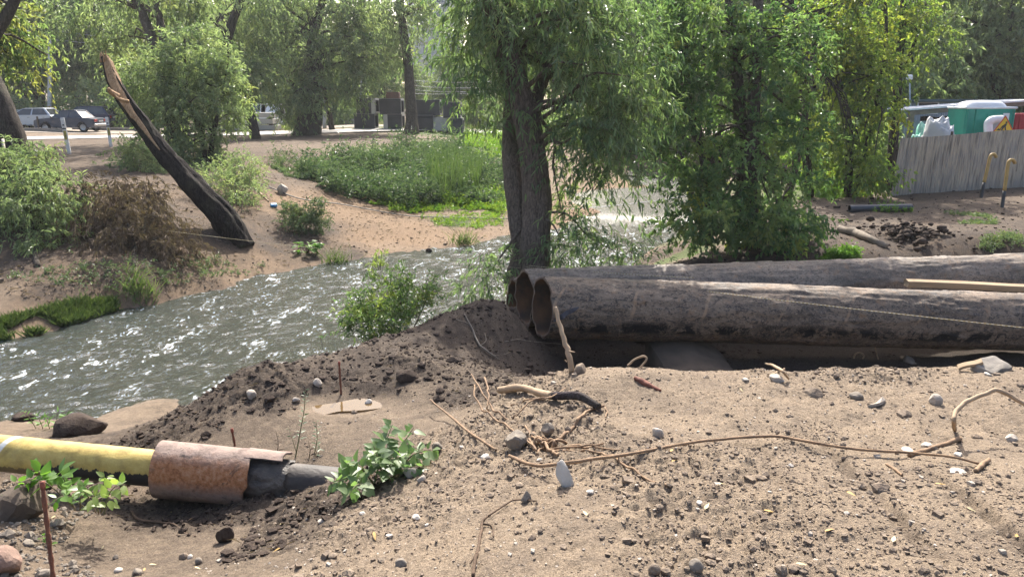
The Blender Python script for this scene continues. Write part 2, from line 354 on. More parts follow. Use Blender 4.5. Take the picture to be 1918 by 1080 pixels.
# polar sheet, dense where the camera looks
th = np.concatenate([np.linspace(-math.pi, math.radians(-44), 44, endpoint=False), np.linspace(math.radians(-44), math.radians(44), 520), np.linspace(math.radians(44), math.pi, 46)[1:-1]])
rr = np.concatenate([[.3, .7, 1.1, 1.4], np.linspace(1.6, 7.2, 330), np.linspace(7.22, 14, 130)[1:], np.geomspace(14.1, 60, 110), np.geomspace(62, 440, 26)])
TH, RR = np.meshgrid(th, rr); X = (RR*np.sin(TH)).ravel(); Y = (RR*np.cos(TH)).ravel()
Z, K = H(X, Y, True)
nt_, nr_ = len(th), len(rr)
i, j = np.meshgrid(np.arange(nr_-1), np.arange(nt_), indexing='ij'); j2 = (j+1) % nt_
gm = MB(); gm.add(np.stack([X, Y, Z], -1), np.stack([i*nt_+j, i*nt_+j2, (i+1)*nt_+j2, (i+1)*nt_+j], -1).reshape(-1, 4), np.concatenate([K[:, :3], np.ones((len(X), 1))], 1))
ci = len(X); gm.add([[0, 0, hz(0, 0)]], np.zeros((0, 3), int)); gm.f.append(np.stack([np.arange(nt_), (np.arange(nt_)+1) % nt_, np.full(nt_, ci)], -1))
gm.t[-1] = np.array([[.12, .05, 0, 1.0]])
def ground_mat():
    t = NT('soil'); o = t.obj(); a = t.n('Attribute', attribute_name='tint', out=None); s = t.n('SeparateColor', {0: a.outputs['Color']}, out=None)
    big = t.noise(o, 2.2, 6, .6); mid = t.noise(o, 11, 6, .65); fine = t.noise(o, 70, 5, .7); grit = t.noise(o, 210, 3, .6)
    dark = t.math('ADD', s.outputs[0], t.math('MULTIPLY', t.math('SUBTRACT', mid, .5), .9)); dark = t.math('ADD', dark, t.math('MULTIPLY', t.math('SUBTRACT', big, .5), .7))
    dark = t.ramp(dark, [(.12, 0.0), (.85, 1.0)])
    sand = t.ramp(grit, [(.25, (.085, .068, .052)), (.45, (.25, .193, .135)), (.6, (.335, .264, .188)), (.8, (.48, .395, .30))])
    sand = t.mix(t.ramp(fine, [(.34, .8), (.56, 0.0)]), sand, (.12, .092, .07, 1)); sand = t.mix(t.ramp(t.noise(o, 3.7, 5, .65), [(.45, 0.0), (.68, .5)]), sand, (.15, .12, .095, 1))
    red = t.ramp(t.noise(o, 40, 5, .65), [(.3, (.085, .053, .032)), (.5, (.185, .12, .07)), (.75, (.30, .205, .118))])
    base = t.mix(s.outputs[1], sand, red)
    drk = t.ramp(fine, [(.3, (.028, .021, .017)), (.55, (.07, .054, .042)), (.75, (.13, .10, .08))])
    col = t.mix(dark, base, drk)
    grn = t.ramp(t.noise(o, 25, 5, .7), [(.3, (.035, .05, .015)), (.6, (.07, .11, .025)), (.8, (.14, .17, .05))])
    gm_ = t.ramp(t.math('ADD', s.outputs[2], t.math('MULTIPLY', t.math('SUBTRACT', t.noise(o, 1.6, 5, .7), .5), 1.3)), [(.45, 0.0), (.75, .85)])
    col = t.mix(gm_, col, grn)
    peb = t.n('TexVoronoi', {'Vector': o, 'Scale': 60.0}, out=None); pm = t.ramp(peb.outputs['Distance'], [(.12, 1.0), (.2, 0.0)])
    pc = t.ramp(t.n('SeparateColor', {0: peb.outputs['Color']}), [(.55, 0.0), (.72, .8)])
    col = t.mix(t.math('MULTIPLY', pm, pc), col, t.mix(t.n('SeparateColor', {0: peb.outputs['Color']}, out=1), (.14, .12, .105, 1), (.5, .43, .35, 1)))
    h = t.math('ADD', t.math('MULTIPLY', fine, .8), t.math('MULTIPLY', grit, .45))
    nb = t.bump(h, 1.0, .018)
    return t.done(t.bsdf(col, .92, .15, 0, nb))
ground = gm.build('ground', ground_mat()); tag(ground, kind='structure', label='uneven sandy and dark soil of both banks and the river bed')

# ---------------------------------------------------------------- water
def water_mat():
    t = NT('river_water'); o = t.obj()
    fl = t.n('Mapping', {'Vector': o, 'Rotation': (0, 0, math.radians(-42)), 'Scale': (1.0, .5, 1.0)})
    n1 = t.noise(fl, 7.5, 5, .62, .4); n2 = t.noise(fl, 26, 4, .6, .3); n3 = t.noise(o, 60, 2, .5)
    h = t.math('ADD', n1, t.math('ADD', t.math('MULTIPLY', n2, .45), t.math('MULTIPLY', n3, .10)))
    a = t.n('Attribute', attribute_name='tint', out=None); calm = t.n('SeparateColor', {0: a.outputs['Color']}, out=None)
    st = t.math('MULTIPLY', calm.outputs[0], 1.0)
    b = t.bump(h, st, .32)
    murk = t.n('BsdfDiffuse', {0: (.055, .075, .062, 1)})
    clear = t.n('BsdfTransparent', {0: (.72, .66, .36, 1)})
    body = t.n('MixShader', {0: .36, 1: clear, 2: murk})
    gl = t.n('BsdfGlossy', {0: (1, 1, 1, 1), 'Roughness': .17, 'Normal': b})
    fr = t.n('Fresnel', {'IOR': 1.33, 'Normal': b})
    sh = t.n('MixShader', {0: fr, 1: body, 2: gl})
    foam_glitter = t.n('BsdfDiffuse', {0: (.75, .78, .78, 1)})  # white flecks: foam, and sun glitter painted into the water colour
    fm = t.math('MULTIPLY', t.ramp(t.math('ADD', t.math('MULTIPLY', t.noise(fl, 17, 5, .72, .5), .6), t.math('MULTIPLY', t.noise(fl, 3.2, 4, .6), .4)), [(.56, 0.0), (.62, 1.0)]), calm.outputs[1])
    return t.done(t.n('MixShader', {0: fm, 1: sh, 2: foam_glitter}))
def water():
    nth, nr = 420, 420
    th = np.linspace(math.radians(-62), math.radians(36), nth); rr = np.concatenate([np.linspace(5.5, 22, 330), np.geomspace(22.1, 75, 90)])
    TH, RR = np.meshgrid(th, rr); x = (RR*np.sin(TH)).ravel(); y = (RR*np.cos(TH)).ravel()
    rapid = (1-smooth(20, 27, RR.ravel()))*.9+.1
    ca, sa = math.cos(math.radians(42)), math.sin(math.radians(42)); u, v = x*ca+y*sa, -x*sa+y*ca
    wv = .026*fbm(u*1.6, v*3.2, 1.0, 3)+.022*fbm(u*4.2, v*7.0, 6.0, 3)+.011*vnoise(u*9, v*14, 3.0)
    z = W+wv*rapid+.01
    foam_glitter = np.clip((.35+.6*smooth(-.1, .4, fbm(u*.35, v*.6, 4.0, 3)))*(1-smooth(21, 26, RR.ravel())), 0, 1)
    foam_glitter = np.clip(foam_glitter+.5*np.exp(-((x-.3)/2.6)**2-((y-16.3)/3.2)**2)+.35*np.exp(-((x+2.2)/1.8)**2-((y-11.5)/3.0)**2), 0, 1)  # more painted glitter by the willow and in the middle reach
    g = H(x, y); dp = z-g; foam_glitter = np.maximum(foam_glitter, (smooth(.3, .1, dp) if False else 0)*.3)
    calm = .12+.88*(1-smooth(19, 25, RR.ravel()))
    i, j = np.meshgrid(np.arange(nr-1), np.arange(nth-1), indexing='ij')
    q = np.stack([i*nth+j, i*nth+j+1, (i+1)*nth+j+1, (i+1)*nth+j], -1).reshape(-1, 4)
    keep = (dp[q].max(1) > -.25) & ~((y[q].min(1) < 13.6-.1*(x[q].min(1)-2)) & (x[q].max(1) > .25-.12*(y[q].min(1)-11))); m = MB(); m.add(np.stack([x, y, z], -1), q[keep], np.stack([calm, foam_glitter, 0*x, 0*x+1], -1))
    o = m.build('river', water_mat()); tag(o, kind='structure', label='shallow stream with choppy sunlit ripples')
water()
# puddle in the sandy basin
def puddle():
    t = NT('puddle_water')
    m = t.done(t.n('MixShader', {0: t.n('Fresnel', {'IOR': 1.33}), 1: t.n('MixShader', {0: .7, 1: t.n('BsdfTransparent', {0: (.6, .45, .22, 1)}), 2: t.n('BsdfDiffuse', {0: (.15, .098, .045, 1)})}), 2: t.n('BsdfGlossy', {'Roughness': .03})}))
    ps = [gp(618, 752), gp(640, 748), gp(676, 740), gp(680, 748), gp(655, 764), gp(632, 775), gp(617, 768)]
    z = -.940; an = np.linspace(0, 2*np.pi, 40)[:-1]; cc = np.array([PUD[0], PUD[1], z]); rw = 1+.22*np.sin(an*2+1)+.15*np.sin(an*3+2)+.08*np.sin(an*5); ring = np.stack([PUD[0]+.36*rw*np.cos(an)+.10*np.sin(an), PUD[1]+.20*rw*np.sin(an)+.07*np.cos(an), 0*an+z], -1)
    b = MB(); b.add(np.vstack([ring, [cc[0], cc[1], z]]), np.array([[k, (k+1) % 39, 39] for k in range(39)])); tag(b.build('puddle', m), kind='structure', label='small muddy puddle in the sandy basin')
puddle()
# road on the far plateau
def strip(name, pts, width, mat_, lift=.03, n=160):
    p = resample(pts, n); T = unit(np.gradient(p[:, :2], axis=0)); N = np.stack([-T[:, 1], T[:, 0]], -1)
    cols = np.linspace(-.5, .5, 9); q = p[:, None, :2]+N[:, None]*cols[None, :, None]*width
    z = H(q[..., 0], q[..., 1]).reshape(n, 9); z = np.maximum(z, z.mean(1, keepdims=True))+lift
    m = MB(); i, j = np.meshgrid(np.arange(n-1), np.arange(8), indexing='ij')
    m.add(np.concatenate([q, z[..., None]], -1), np.stack([i*9+j, (i+1)*9+j, (i+1)*9+j+1, i*9+j+1], -1).reshape(-1, 4)); o = m.build(name, mat_); tag(o, kind='structure'); return o
M = {}
M['concrete_road'] = plain('worn_concrete', (.42, .40, .37), (.28, .26, .24), 1.2, .9, .2, 0, .4, 20)
strip('road', [(-60, 36), (-38, 40), (-24, 44), (-15, 46.5), (-8, 52), (0, 58), (12, 66), (30, 70)], 4.2, M['concrete_road'])
strip('parking_area', [(-70, 52), (-40, 53), (-25, 54), (-16, 58), (-8, 63)], 7.5, plain('dusty_gravel', (.36, .31, .25), (.24, .2, .16), 1.5, .95, .1, 0, .5, 12), .02)
# ---------------------------------------------------------------- big pipes
def pipe_frame(pp):
    ax = unit(pp[1]-pp[0]); side = unit(np.cross(np.array([0, 0, 1.0]), ax)); up = np.cross(ax, side); return ax, side, up
def big_pipe_mat(name, tan, dark, seedv, bare):
    """UV-free: local X runs along the pipe, angle from Y/Z"""
    t = NT(name); o = t.obj(); s = t.n('SeparateXYZ', {0: o}, out=None); x, y, z = s.outputs
    ang = t.math('ARCTAN2', y, z)                      # 0 at the top, negative towards the viewer
    v = t.n('VectorMath', {0: o, 1: (seedv, seedv*1.7, 0)}, operation='ADD')
    st = t.scale(v, (.45, 1, 1))
    big = t.noise(st, 2.4, 6, .62, .3); mid = t.noise(v, 9, 6, .68, .6); fine = t.noise(v, 48, 5, .7); flake = t.noise(t.scale(v, (.5, 1, 1)), 22, 4, .75, 1.2)
    base = t.ramp(t.math('ADD', t.math('MULTIPLY', big, .6), t.math('MULTIPLY', mid, .4)), [(.36, dark), (.47, tuple(.5*(a+b) for a, b in zip(dark, tan))), (.56, tan), (.70, tuple(c_*.5 for c_ in tan))])
    base = t.mix(t.ramp(flake, [(.51, 0.0), (.575, .85)]), base, C4(tuple(c_*1.0 for c_ in dark)))
    base = t.mix(t.ramp(fine, [(.55, 0.0), (.66, .7)]), base, (.34, .27, .20, 1))
    rust = t.math('MULTIPLY', t.ramp(t.noise(v, 5.5, 5, .7, .4), [(.55, 0.0), (.66, .6)]), t.ramp(mid, [(.4, 0.0), (.6, 1.0)]))
    base = t.mix(rust, base, (.25, .14, .07, 1))
    # black bitumen band where the old wrap has torn low on the side
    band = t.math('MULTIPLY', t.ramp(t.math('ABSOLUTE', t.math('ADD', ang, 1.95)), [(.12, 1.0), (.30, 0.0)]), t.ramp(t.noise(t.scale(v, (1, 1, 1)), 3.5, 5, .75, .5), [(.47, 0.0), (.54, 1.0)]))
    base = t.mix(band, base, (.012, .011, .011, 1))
    # diagonal scrape marks, spiralling with the wrap
    u = t.math('ADD', x, t.math('MULTIPLY', ang, -.16)); u = t.math('ADD', u, t.math('MULTIPLY', t.noise(o, 1.6, 2, .5), .28))
    ph = t.math('ABSOLUTE', t.math('SUBTRACT', t.math('FRACT', t.math('DIVIDE', u, .97)), .5))
    line = t.ramp(t.math('ADD', ph, t.math('MULTIPLY', t.math('SUBTRACT', fine, .5), .02)), [(.012, 1.0), (.026, 0.0)])
    win = t.math('MULTIPLY', t.ramp(t.math('ABSOLUTE', t.math('ADD', ang, 1.1)), [(.34, 1.0), (.55, 0.0)]), t.ramp(t.noise(o, 7.0, 4, .7), [(.36, .0), (.55, .9)]))
    base = t.mix(t.math('MULTIPLY', t.math('MULTIPLY', line, win), bare), base, (.33, .22, .135, 1))
    h = t.math('ADD', t.math('MULTIPLY', flake, .5), t.math('ADD', t.math('MULTIPLY', fine, .3), t.math('MULTIPLY', mid, .5)))
    return t.done(t.bsdf(base, t.ramp(mid, [(.35, .5), (.65, .85)]), .35, 0, t.bump(h, .65, .016)))
M['rust_inside'] = plain('rusty_inside', (.18, .095, .05), (.06, .045, .035), 4, .9, .2, 0, .6, 30)
M['rim_metal'] = plain('cut_rim', (.16, .10, .07), (.07, .05, .04), 14, .7, .3, 0, .4, 60)
def big_pipe(pp, label, mat_, L, seed, skew, rot):
    ax, side, up = pipe_frame(pp); r = pp[2]; o = pp[0]
    t = thing('big_steel_pipe', label, 'pipe', o, 'old big steel pipes lying in the trench')
    Mx = Matrix(((ax[0], side[0], up[0]), (ax[1], side[1], up[1]), (ax[2], side[2], up[2]))).to_4x4(); Mx.translation = Vector(o); t.matrix_world = Mx; t['_o'] = [0, 0, 0]
    ns, nx = 110, 420
    a = np.linspace(0, 2*np.pi, ns, endpoint=False); xs = np.concatenate([np.linspace(0, .6, 40, endpoint=False), np.linspace(.6, L, nx-40)])
    A, X = np.meshgrid(a, xs); yy, zz = np.sin(A), np.cos(A)
    f1 = fbm(yy*3.0+seed, zz*3.0, X*1.3+seed, 4, .6); f2 = fbm(yy*9+seed, zz*9, X*5, 3, .6)
    tear = smooth(.02, .10, f1)*.012+smooth(.1, .16, f2)*.006
    R = r-.014+tear+.003*f2
    ring_ = (np.abs(np.mod(X+.4*seed, 3.1)-1.5) < .03)*.008
    Xo = X+skew*(-yy)*r*np.clip(1-X/1.2, 0, 1)+(.03*vnoise(A*1.2, seed+0*A, 0.5)+.02*vnoise(A*4, seed+0*A, 2.5))*np.clip(1-X/.3, 0, 1)
    P = np.stack([Xo, R*yy, (R+ring_)*zz], -1)
    i, j = np.meshgrid(np.arange(len(xs)-1), np.arange(ns), indexing='ij'); j2 = (j+1) % ns
    q = np.stack([i*ns+j, i*ns+j2, (i+1)*ns+j2, (i+1)*ns+j], -1).reshape(-1, 4)
    m = MB(); m.add(P.reshape(-1, 3), q[:, ::-1]); m.build('outer_wall', mat_, t)
    ri = r-.045; xi = np.linspace(0, L, 60); A2, X2 = np.meshgrid(a, xi)
    Xi = X2+skew*(-np.sin(A2))*r*np.clip(1-X2/1.2, 0, 1)+(.03*vnoise(A2*1.2, seed+0*A2, 0.5)+.02*vnoise(A2*4, seed+0*A2, 2.5))*np.clip(1-X2/.3, 0, 1)
    Pi = np.stack([Xi, ri*np.sin(A2), ri*np.cos(A2)], -1)
    i, j = np.meshgrid(np.arange(59), np.arange(ns), indexing='ij'); j2 = (j+1) % ns
    q = np.stack([i*ns+j, i*ns+j2, (i+1)*ns+j2, (i+1)*ns+j], -1).reshape(-1, 4)
    m = MB(); m.add(Pi.reshape(-1, 3), q); m.build('inner_wall', M['rust_inside'], t)
    m = MB(); k = np.arange(ns); k2 = (k+1) % ns
    rim0 = P[0].copy(); rim1 = Pi[0].copy(); fr = .5*(rim0+rim1); fr[:, 0] -= .008
    m.add(np.vstack([rim0, fr, rim1]), np.concatenate([np.stack([k, k2, ns+k2, ns+k], -1), np.stack([ns+k, ns+k2, 2*ns+k2, 2*ns+k], -1)])); m.build('cut_rim', M['rim_metal'], t)
    return t
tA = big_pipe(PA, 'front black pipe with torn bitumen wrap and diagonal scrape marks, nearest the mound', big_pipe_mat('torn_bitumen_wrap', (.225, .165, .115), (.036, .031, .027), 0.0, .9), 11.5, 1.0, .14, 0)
tB = big_pipe(PB, 'upper tan and grey pipe behind the front pipe with the plank leaning on it', big_pipe_mat('dusty_bitumen_wrap', (.26, .205, .155), (.07, .06, .05), 5.0, .0), 13, 2.3, .12, 0)
tC = big_pipe(PC, 'rear pipe of the three with only its leftmost round end showing', big_pipe_mat('dusty_bitumen_wrap', (.2, .16, .12), (.06, .05, .045), 9.0, .0), 12, 4.1, .12, 0)
# torn flap of wrap near the mouth of the front pipe
def flap():
    ax, side, up = pipe_frame(PA); m = MB(); n = 14
    for k, (x0, a0, x1, a1, w0) in enumerate([(.12, -1.62, .40, -1.28, .06), (.08, -1.72, .24, -1.55, .045)]):
        s = np.linspace(0, 1, n); xx = x0+(x1-x0)*s; aa = a0+(a1-a0)*s; ww = w0*np.sin(np.pi*np.clip(s*.93+.05, 0, 1))**.7; rr_ = .425+.03*np.sin(s*3)+.02*np.sin(s*9+k)
        top = np.stack([xx-.3*ww, rr_*np.sin(aa+ww), rr_*np.cos(aa+ww)], -1); bot = np.stack([xx+.3*ww, (rr_-.012)*np.sin(aa-ww), (rr_-.012)*np.cos(aa-ww)], -1)
        i = np.arange(n-1); m.add(np.vstack([top, bot]), np.stack([i, i+1, n+i+1, n+i], -1))
    m.build('wrap_flap', plain('loose_wrap', (.10, .105, .13), (.05, .05, .06), 20, .5, .5, 0, .3, 60), tA)
flap()
# concrete block under the front pipe
def broken_block(name, label, cat, c, size, rz, seed, mat_, amp=.04, n=14, tilt=0, cut=None, parent=None):
    g = np.linspace(-1, 1, n); m = MB(); h = np.asarray(size)/2; R = rotz(rz) @ rotx(tilt)
    for ax in range(3):
        for s in (-1, 1):
            U, V = np.meshgrid(g, g, indexing='ij'); p = np.zeros((n, n, 3)); o1, o2 = [k for k in range(3) if k != ax]
            p[..., ax] = s; p[..., o1] = U; p[..., o2] = V
            rnd = 1-.06*np.clip((np.abs(p)**6).sum(-1, keepdims=True)-1, 0, 2); p = p*rnd
            if cut is not None: p = cut(p)
            p = p*h; d = np.stack([fbm(p[..., 0]*5+seed+k*9, p[..., 1]*5, p[..., 2]*5, 4) for k in range(3)], -1); p = (p+d*amp) @ R.T+np.asarray(c)
            i, j = np.meshgrid(np.arange(n-1), np.arange(n-1), indexing='ij'); q = np.stack([i*n+j, i*n+j+1, (i+1)*n+j+1, (i+1)*n+j], -1).reshape(-1, 4)
            m.add(p.reshape(-1, 3), q if (s > 0) ^ (ax == 1) else q[:, ::-1])
    o = m.build(name, mat_, parent, True, tuple(c)); return tag(o, label, cat)
M['grey_concrete'] = plain('grey_concrete', (.25, .225, .195), (.15, .135, .115), 5, .9, .2, 0, .6, 45)
M['dirty_concrete'] = plain('dirty_concrete', (.11, .085, .063), (.06, .047, .036), 4, .92, .2, 0, .7, 35)
def cutblk(p):
    q = p.copy(); q[..., 2] = np.where(q[..., 2] > 0, q[..., 2]*(1-.55*np.clip(q[..., 0]-.1, 0, 1)), q[..., 2]); return q
a = on(PA, .27); broken_block('concrete_support', 'earth covered concrete support block under the front pipe', 'concrete block', (a[0]+.08, a[1]-.42, a[2]-.41-.30), (1.0, 1.15, .62), .08, 3, M['dirty_concrete'], .035, 16, .14, cutblk)
# plank lying between the pipes
M['old_wood'] = plain('weathered_wood', (.40, .30, .19), (.26, .19, .12), 3, .85, .2, 0, .5, 30, stretch=(.25, 4, 4))
M['grey_wood'] = plain('grey_wood', (.26, .22, .17), (.15, .125, .10), 3, .9, .2, 0, .6, 30, stretch=(.3, 4, 4))
def beam(name, label, cat, a, b, wid, thk, mat_, roll=0.0, parent=None, jag=.02, seed=1):
    a = np.asarray(a); b = np.asarray(b); L = np.linalg.norm(b-a); ax = unit(b-a); side = unit(np.cross(np.array([0, 0, 1.0]), ax)); up = np.cross(ax, side)
    cr, sr = math.cos(roll), math.sin(roll); s2, u2 = side*cr+up*sr, up*cr-side*sr
    n = 26; m = MB(); prof = np.array([[-1, -.8], [-.9, -1], [.9, -1], [1, -.8], [1, .8], [.9, 1], [-.9, 1], [-1, .8]])*[wid/2, thk/2]; vs_ = []
    for k in range(n):
        s = k/(n-1); end = (s in (0.0, 1.0)); x = s*L+np.array([vnoise(q*3.1+seed, s*7, seed) for q in range(8)])*(jag if k in (0, n-1) else 0)
        pr = prof*(1+.05*vnoise(s*6, seed, 0)); vs_.append(a+x[:, None]*ax+pr[:, :1]*s2+pr[:, 1:]*u2+u2*.012*math.sin(s*4+seed))
    k = np.arange(8); k2 = (k+1) % 8; q = np.concatenate([np.stack([i*8+k, i*8+k2, (i+1)*8+k2, (i+1)*8+k], -1) for i in range(n-1)])
    m.add(np.vstack(vs_), [q[:, ::-1], np.arange(8)[None, :], (np.arange(8)+(n-1)*8)[None, ::-1]]); o = m.build(name, mat_, parent, False, tuple(a)); return tag(o, label, cat)
beam('plank', 'long weathered plank lying on top of the pipes at the right', 'plank', at(1697, 531, 11.12), at(1990, 541, 11.35), .12, .09, M['old_wood'], .15)

# ---------------------------------------------------------------- yellow gas pipe
G0, G1 = at(-260, 822, 5.45), at(690, 916, 5.3)
def gas_pipe():
    ax = unit(G1-G0); side = unit(np.cross(np.array([0, 0, 1.0]), ax)); up = np.cross(ax, side); L = np.linalg.norm(G1-G0)+.35
    t = thing('gas_pipe', 'yellow painted gas pipe with a rusty sleeve and black bare end crossing the left hollow', 'pipe', G0)
    Mx = Matrix(((ax[0], side[0], up[0]), (ax[1], side[1], up[1]), (ax[2], side[2], up[2]))).to_4x4(); Mx.translation = Vector(G0); t.matrix_world = Mx; t['_o'] = [0, 0, 0]
    def xp(px, py): # distance along the axis of a pixel
        r = ray(px, py); n = np.cross(np.cross(ax, r), r); return np.dot(np.array([0, 0, CAMZ])-G0, n)/np.dot(ax, n)
    x_w, x_s0, x_s1, x_b = xp(18, 850), xp(300, 872), xp(478, 898), xp(545, 905)
    ym = NT('yellow_paint'); o = ym.obj(); s = ym.n('SeparateXYZ', {0: o}, out=None); x, y, z = s.outputs; ang = ym.math('ARCTAN2', y, z)
    n1 = ym.noise(o, 9, 6, .6); n2 = ym.noise(ym.scale(o, (1, .25, .25)), 38, 4, .7); n3 = ym.noise(o, 60, 5, .6)
    yel = ym.ramp(n1, [(.32, (.29, .21, .06)), (.48, (.44, .325, .09)), (.7, (.54, .42, .14))])
    yel = ym.mix(ym.ramp(ym.noise(o, 3.5, 5, .7), [(.5, 0.0), (.68, .7)]), yel, (.20, .15, .06, 1))
    wh = ym.ramp(ym.math('ABSOLUTE', ym.math('SUBTRACT', ym.math('ADD', x, ym.math('ADD', ym.math('MULTIPLY', ang, -.05), ym.math('MULTIPLY', n1, .02))), x_w+.05)), [(.018, .9), (.026, 0.0)])
    yel = ym.mix(wh, yel, (.62, .62, .6, 1))
    # drips end where the paint stopped low on the near side (angle beyond -1.7)
    low = ym.math('ADD', ang, ym.math('ADD', ym.math('MULTIPLY', n2, .75), ym.math('MULTIPLY', n1, .35)))
    side_ = ym.math('MULTIPLY', ym.ramp(low, [(.0, 1.0), (.001, 1.0)]), 1.0)
    bare = ym.math('LESS_THAN', low, -.93)
    bare = ym.math('MULTIPLY', bare, ym.math('GREATER_THAN', x, xp(98, 850)))
    low_brown = ym.math('MULTIPLY', ym.math('LESS_THAN', low, -1.28), ym.math('LESS_THAN', x, xp(98, 850)))  # browner tone low on the left stretch
    col = ym.mix(low_brown, ym.mix(bare, yel, (.028, .027, .027, 1)), (.17, .125, .055, 1))
    m_y = ym.done(ym.bsdf(col, .6, .35, 0, ym.bump(ym.math('ADD', n3, ym.math('MULTIPLY', n2, .6)), .4, .006)))
    def sect(name, x0, x1, r, mat_, rough, seed, thick=0.0, skew=0.0, jag=0.0, ns=72, a0=0, a1=2*np.pi):
        nx = max(int((x1-x0)/.015), 8); A, X = np.meshgrid(np.linspace(a0, a1, ns, endpoint=(a1-a0 < 6.28)), np.linspace(x0, x1, nx)); yy, zz = np.sin(A), np.cos(A)
        R = r*(1+rough*fbm(yy*3+seed, zz*3, X*9, 4, .55)); e = smooth(x1-.06, x1, X)
        Xo = X+skew*(-yy)*r+jag*e*(vnoise(A*2.2, seed+0*A, .5)+.6*vnoise(A*6, seed+0*A, 1.5))
        Pq = [np.stack([Xo, R*yy, R*zz], -1)]
        if thick: Pq.append(np.stack([Xo, (R-thick)*yy, (R-thick)*zz], -1)[::-1])
        P = np.concatenate(Pq+([Pq[0][:1]] if thick else [])); nr = len(P); m = MB(); cl = (a1-a0) > 6.28
        i, j = np.meshgrid(np.arange(nr-1), np.arange(ns if cl else ns-1), indexing='ij'); j2 = (j+1) % ns
        m.add(P.reshape(-1, 3), np.stack([i*ns+j, (i+1)*ns+j, (i+1)*ns+j2, i*ns+j2], -1).reshape(-1, 4)); return m.build(name, mat_, t)
    sect('painted_pipe', 0, x_s0+.2, .125, m_y, .022, 1.0)
    rm = NT('rusty_sleeve'); o = rm.obj(); n1 = rm.noise(o, 7, 6, .65, .3); n2 = rm.noise(o, 32, 5, .7)
    s = rm.n('SeparateXYZ', {0: o}, out=None); ang = rm.math('ARCTAN2', s.outputs[1], s.outputs[2])
    rc = rm.ramp(n2, [(.3, (.16, .065, .028)), (.5, (.34, .15, .065)), (.7, (.43, .25, .15))])
    gy = rm.ramp(n1, [(.35, (.13, .095, .08)), (.55, (.27, .20, .165)), (.7, (.20, .13, .10))])
    zone = rm.math('MULTIPLY', rm.ramp(rm.math('ADD', rm.math('ABSOLUTE', rm.math('ADD', ang, 1.15)), rm.math('MULTIPLY', n1, .5)), [(.5, 1.0), (.95, 0.0)]), 1.0)
    rcol = rm.mix(zone, gy, rc); rcol = rm.mix(rm.ramp(rm.noise(o, 5, 4, .7, .5), [(.6, 0.0), (.68, .85)]), rcol, (.035, .03, .028, 1))
    m_s = rm.done(rm.bsdf(rcol, .8, .25, 0, rm.bump(rm.math('ADD', n2, n1), .7, .012)))
    sect('rusty_sleeve', x_s0, x_s1-.02, .195, m_s, .02, 4.0, .014, .12, .018, 80)
    m_b = plain('bitumen_wrap', (.045, .042, .04), (.13, .11, .09), 9, .6, .4, 0, 1.0, 32, .02)
    sect('bitumen_lump', x_s1-.35, x_b, .142, m_b, .16, 7.0, 0, 0, .03)
    sect('bare_pipe', x_b-.1, L, .128, plain('black_pipe_wrap', (.028, .026, .025), (.085, .07, .058), 6, .65, .35, 0, .5, 35), .025, 9.0)
    sect('sleeve_lip', x_s1-.06, x_s1+.22, .20, m_s, .03, 12.0, .012, .1, .03, 24, -.35, .75)
gas_pipe()
# ---------------------------------------------------------------- foliage
rng = np.random.default_rng(11)
M['leaf_willow'] = leaf_mat('willow_leaf', (.075, .125, .062), (.21, .27, .14), (.30, .29, .09), .46, .4)
M['leaf_greywillow'] = leaf_mat('grey_willow_leaf', (.115, .16, .09), (.31, .355, .20), (.38, .36, .12), .46, .42)
M['leaf_maple'] = leaf_mat('maple_leaf', (.06, .12, .052), (.19, .27, .11), (.45, .40, .06), .46, .45)
M['leaf_lightmaple'] = leaf_mat('light_maple_leaf', (.09, .15, .04), (.24, .31, .08), (.58, .5, .07), .5, .45)
M['leaf_far'] = leaf_mat('far_leaf', (.085, .14, .06), (.26, .325, .145), (.42, .34, .08), .48, .5)
M['leaf_weed'] = leaf_mat('weed_leaf', (.04, .075, .04), (.15, .20, .11), (.42, .38, .08), .33, .5)
M['leaf_pale'] = leaf_mat('pale_leaf', (.08, .14, .045), (.22, .30, .11), (.42, .40, .08), .45, .4)
M['leaf_dead'] = leaf_mat('dead_leaf', (.085, .058, .045), (.20, .145, .112), (.28, .2, .12), .2, .7, .15)
M['leaf_bright'] = leaf_mat('bright_leaf', (.06, .14, .02), (.15, .27, .05), (.4, .4, .04), .45, .4)
M['grass_blade'] = leaf_mat('grass_blade', (.045, .08, .025), (.13, .18, .06), (.36, .31, .12), .35, .5)
def bark(name, c1, c2, sc=1.0, bump=1.0):
    t = NT(name); o = t.obj(); v = t.scale(o, (9*sc, 9*sc, 1.6*sc))
    n1 = t.noise(v, 3.0, 6, .7, 1.2); n2 = t.noise(o, 30*sc, 5, .7); n3 = t.noise(o, 1.4, 3, .5)
    col = t.ramp(t.math('ADD', t.math('MULTIPLY', n1, .75), t.math('MULTIPLY', n2, .25)), [(.36, tuple(k*.35 for k in c1)), (.5, c1), (.66, c2)])
    col = t.mix(t.ramp(n3, [(.5, 0.0), (.7, .35)]), col, (.12, .12, .07, 1))
    return t.done(t.bsdf(col, .92, .15, 0, t.bump(t.math('ADD', n1, t.math('MULTIPLY', n2, .3)), bump, .035)))
M['bark_willow'] = bark('willow_bark', (.125, .098, .078), (.23, .185, .15))
M['bark_dark'] = bark('dark_bark', (.042, .034, .028), (.10, .082, .066), .8)
M['bark_grey'] = bark('grey_bark', (.085, .07, .055), (.17, .145, .12), .7)
M['twig'] = plain('twig_bark', (.13, .105, .07), (.07, .055, .04), 10, .9, .1)

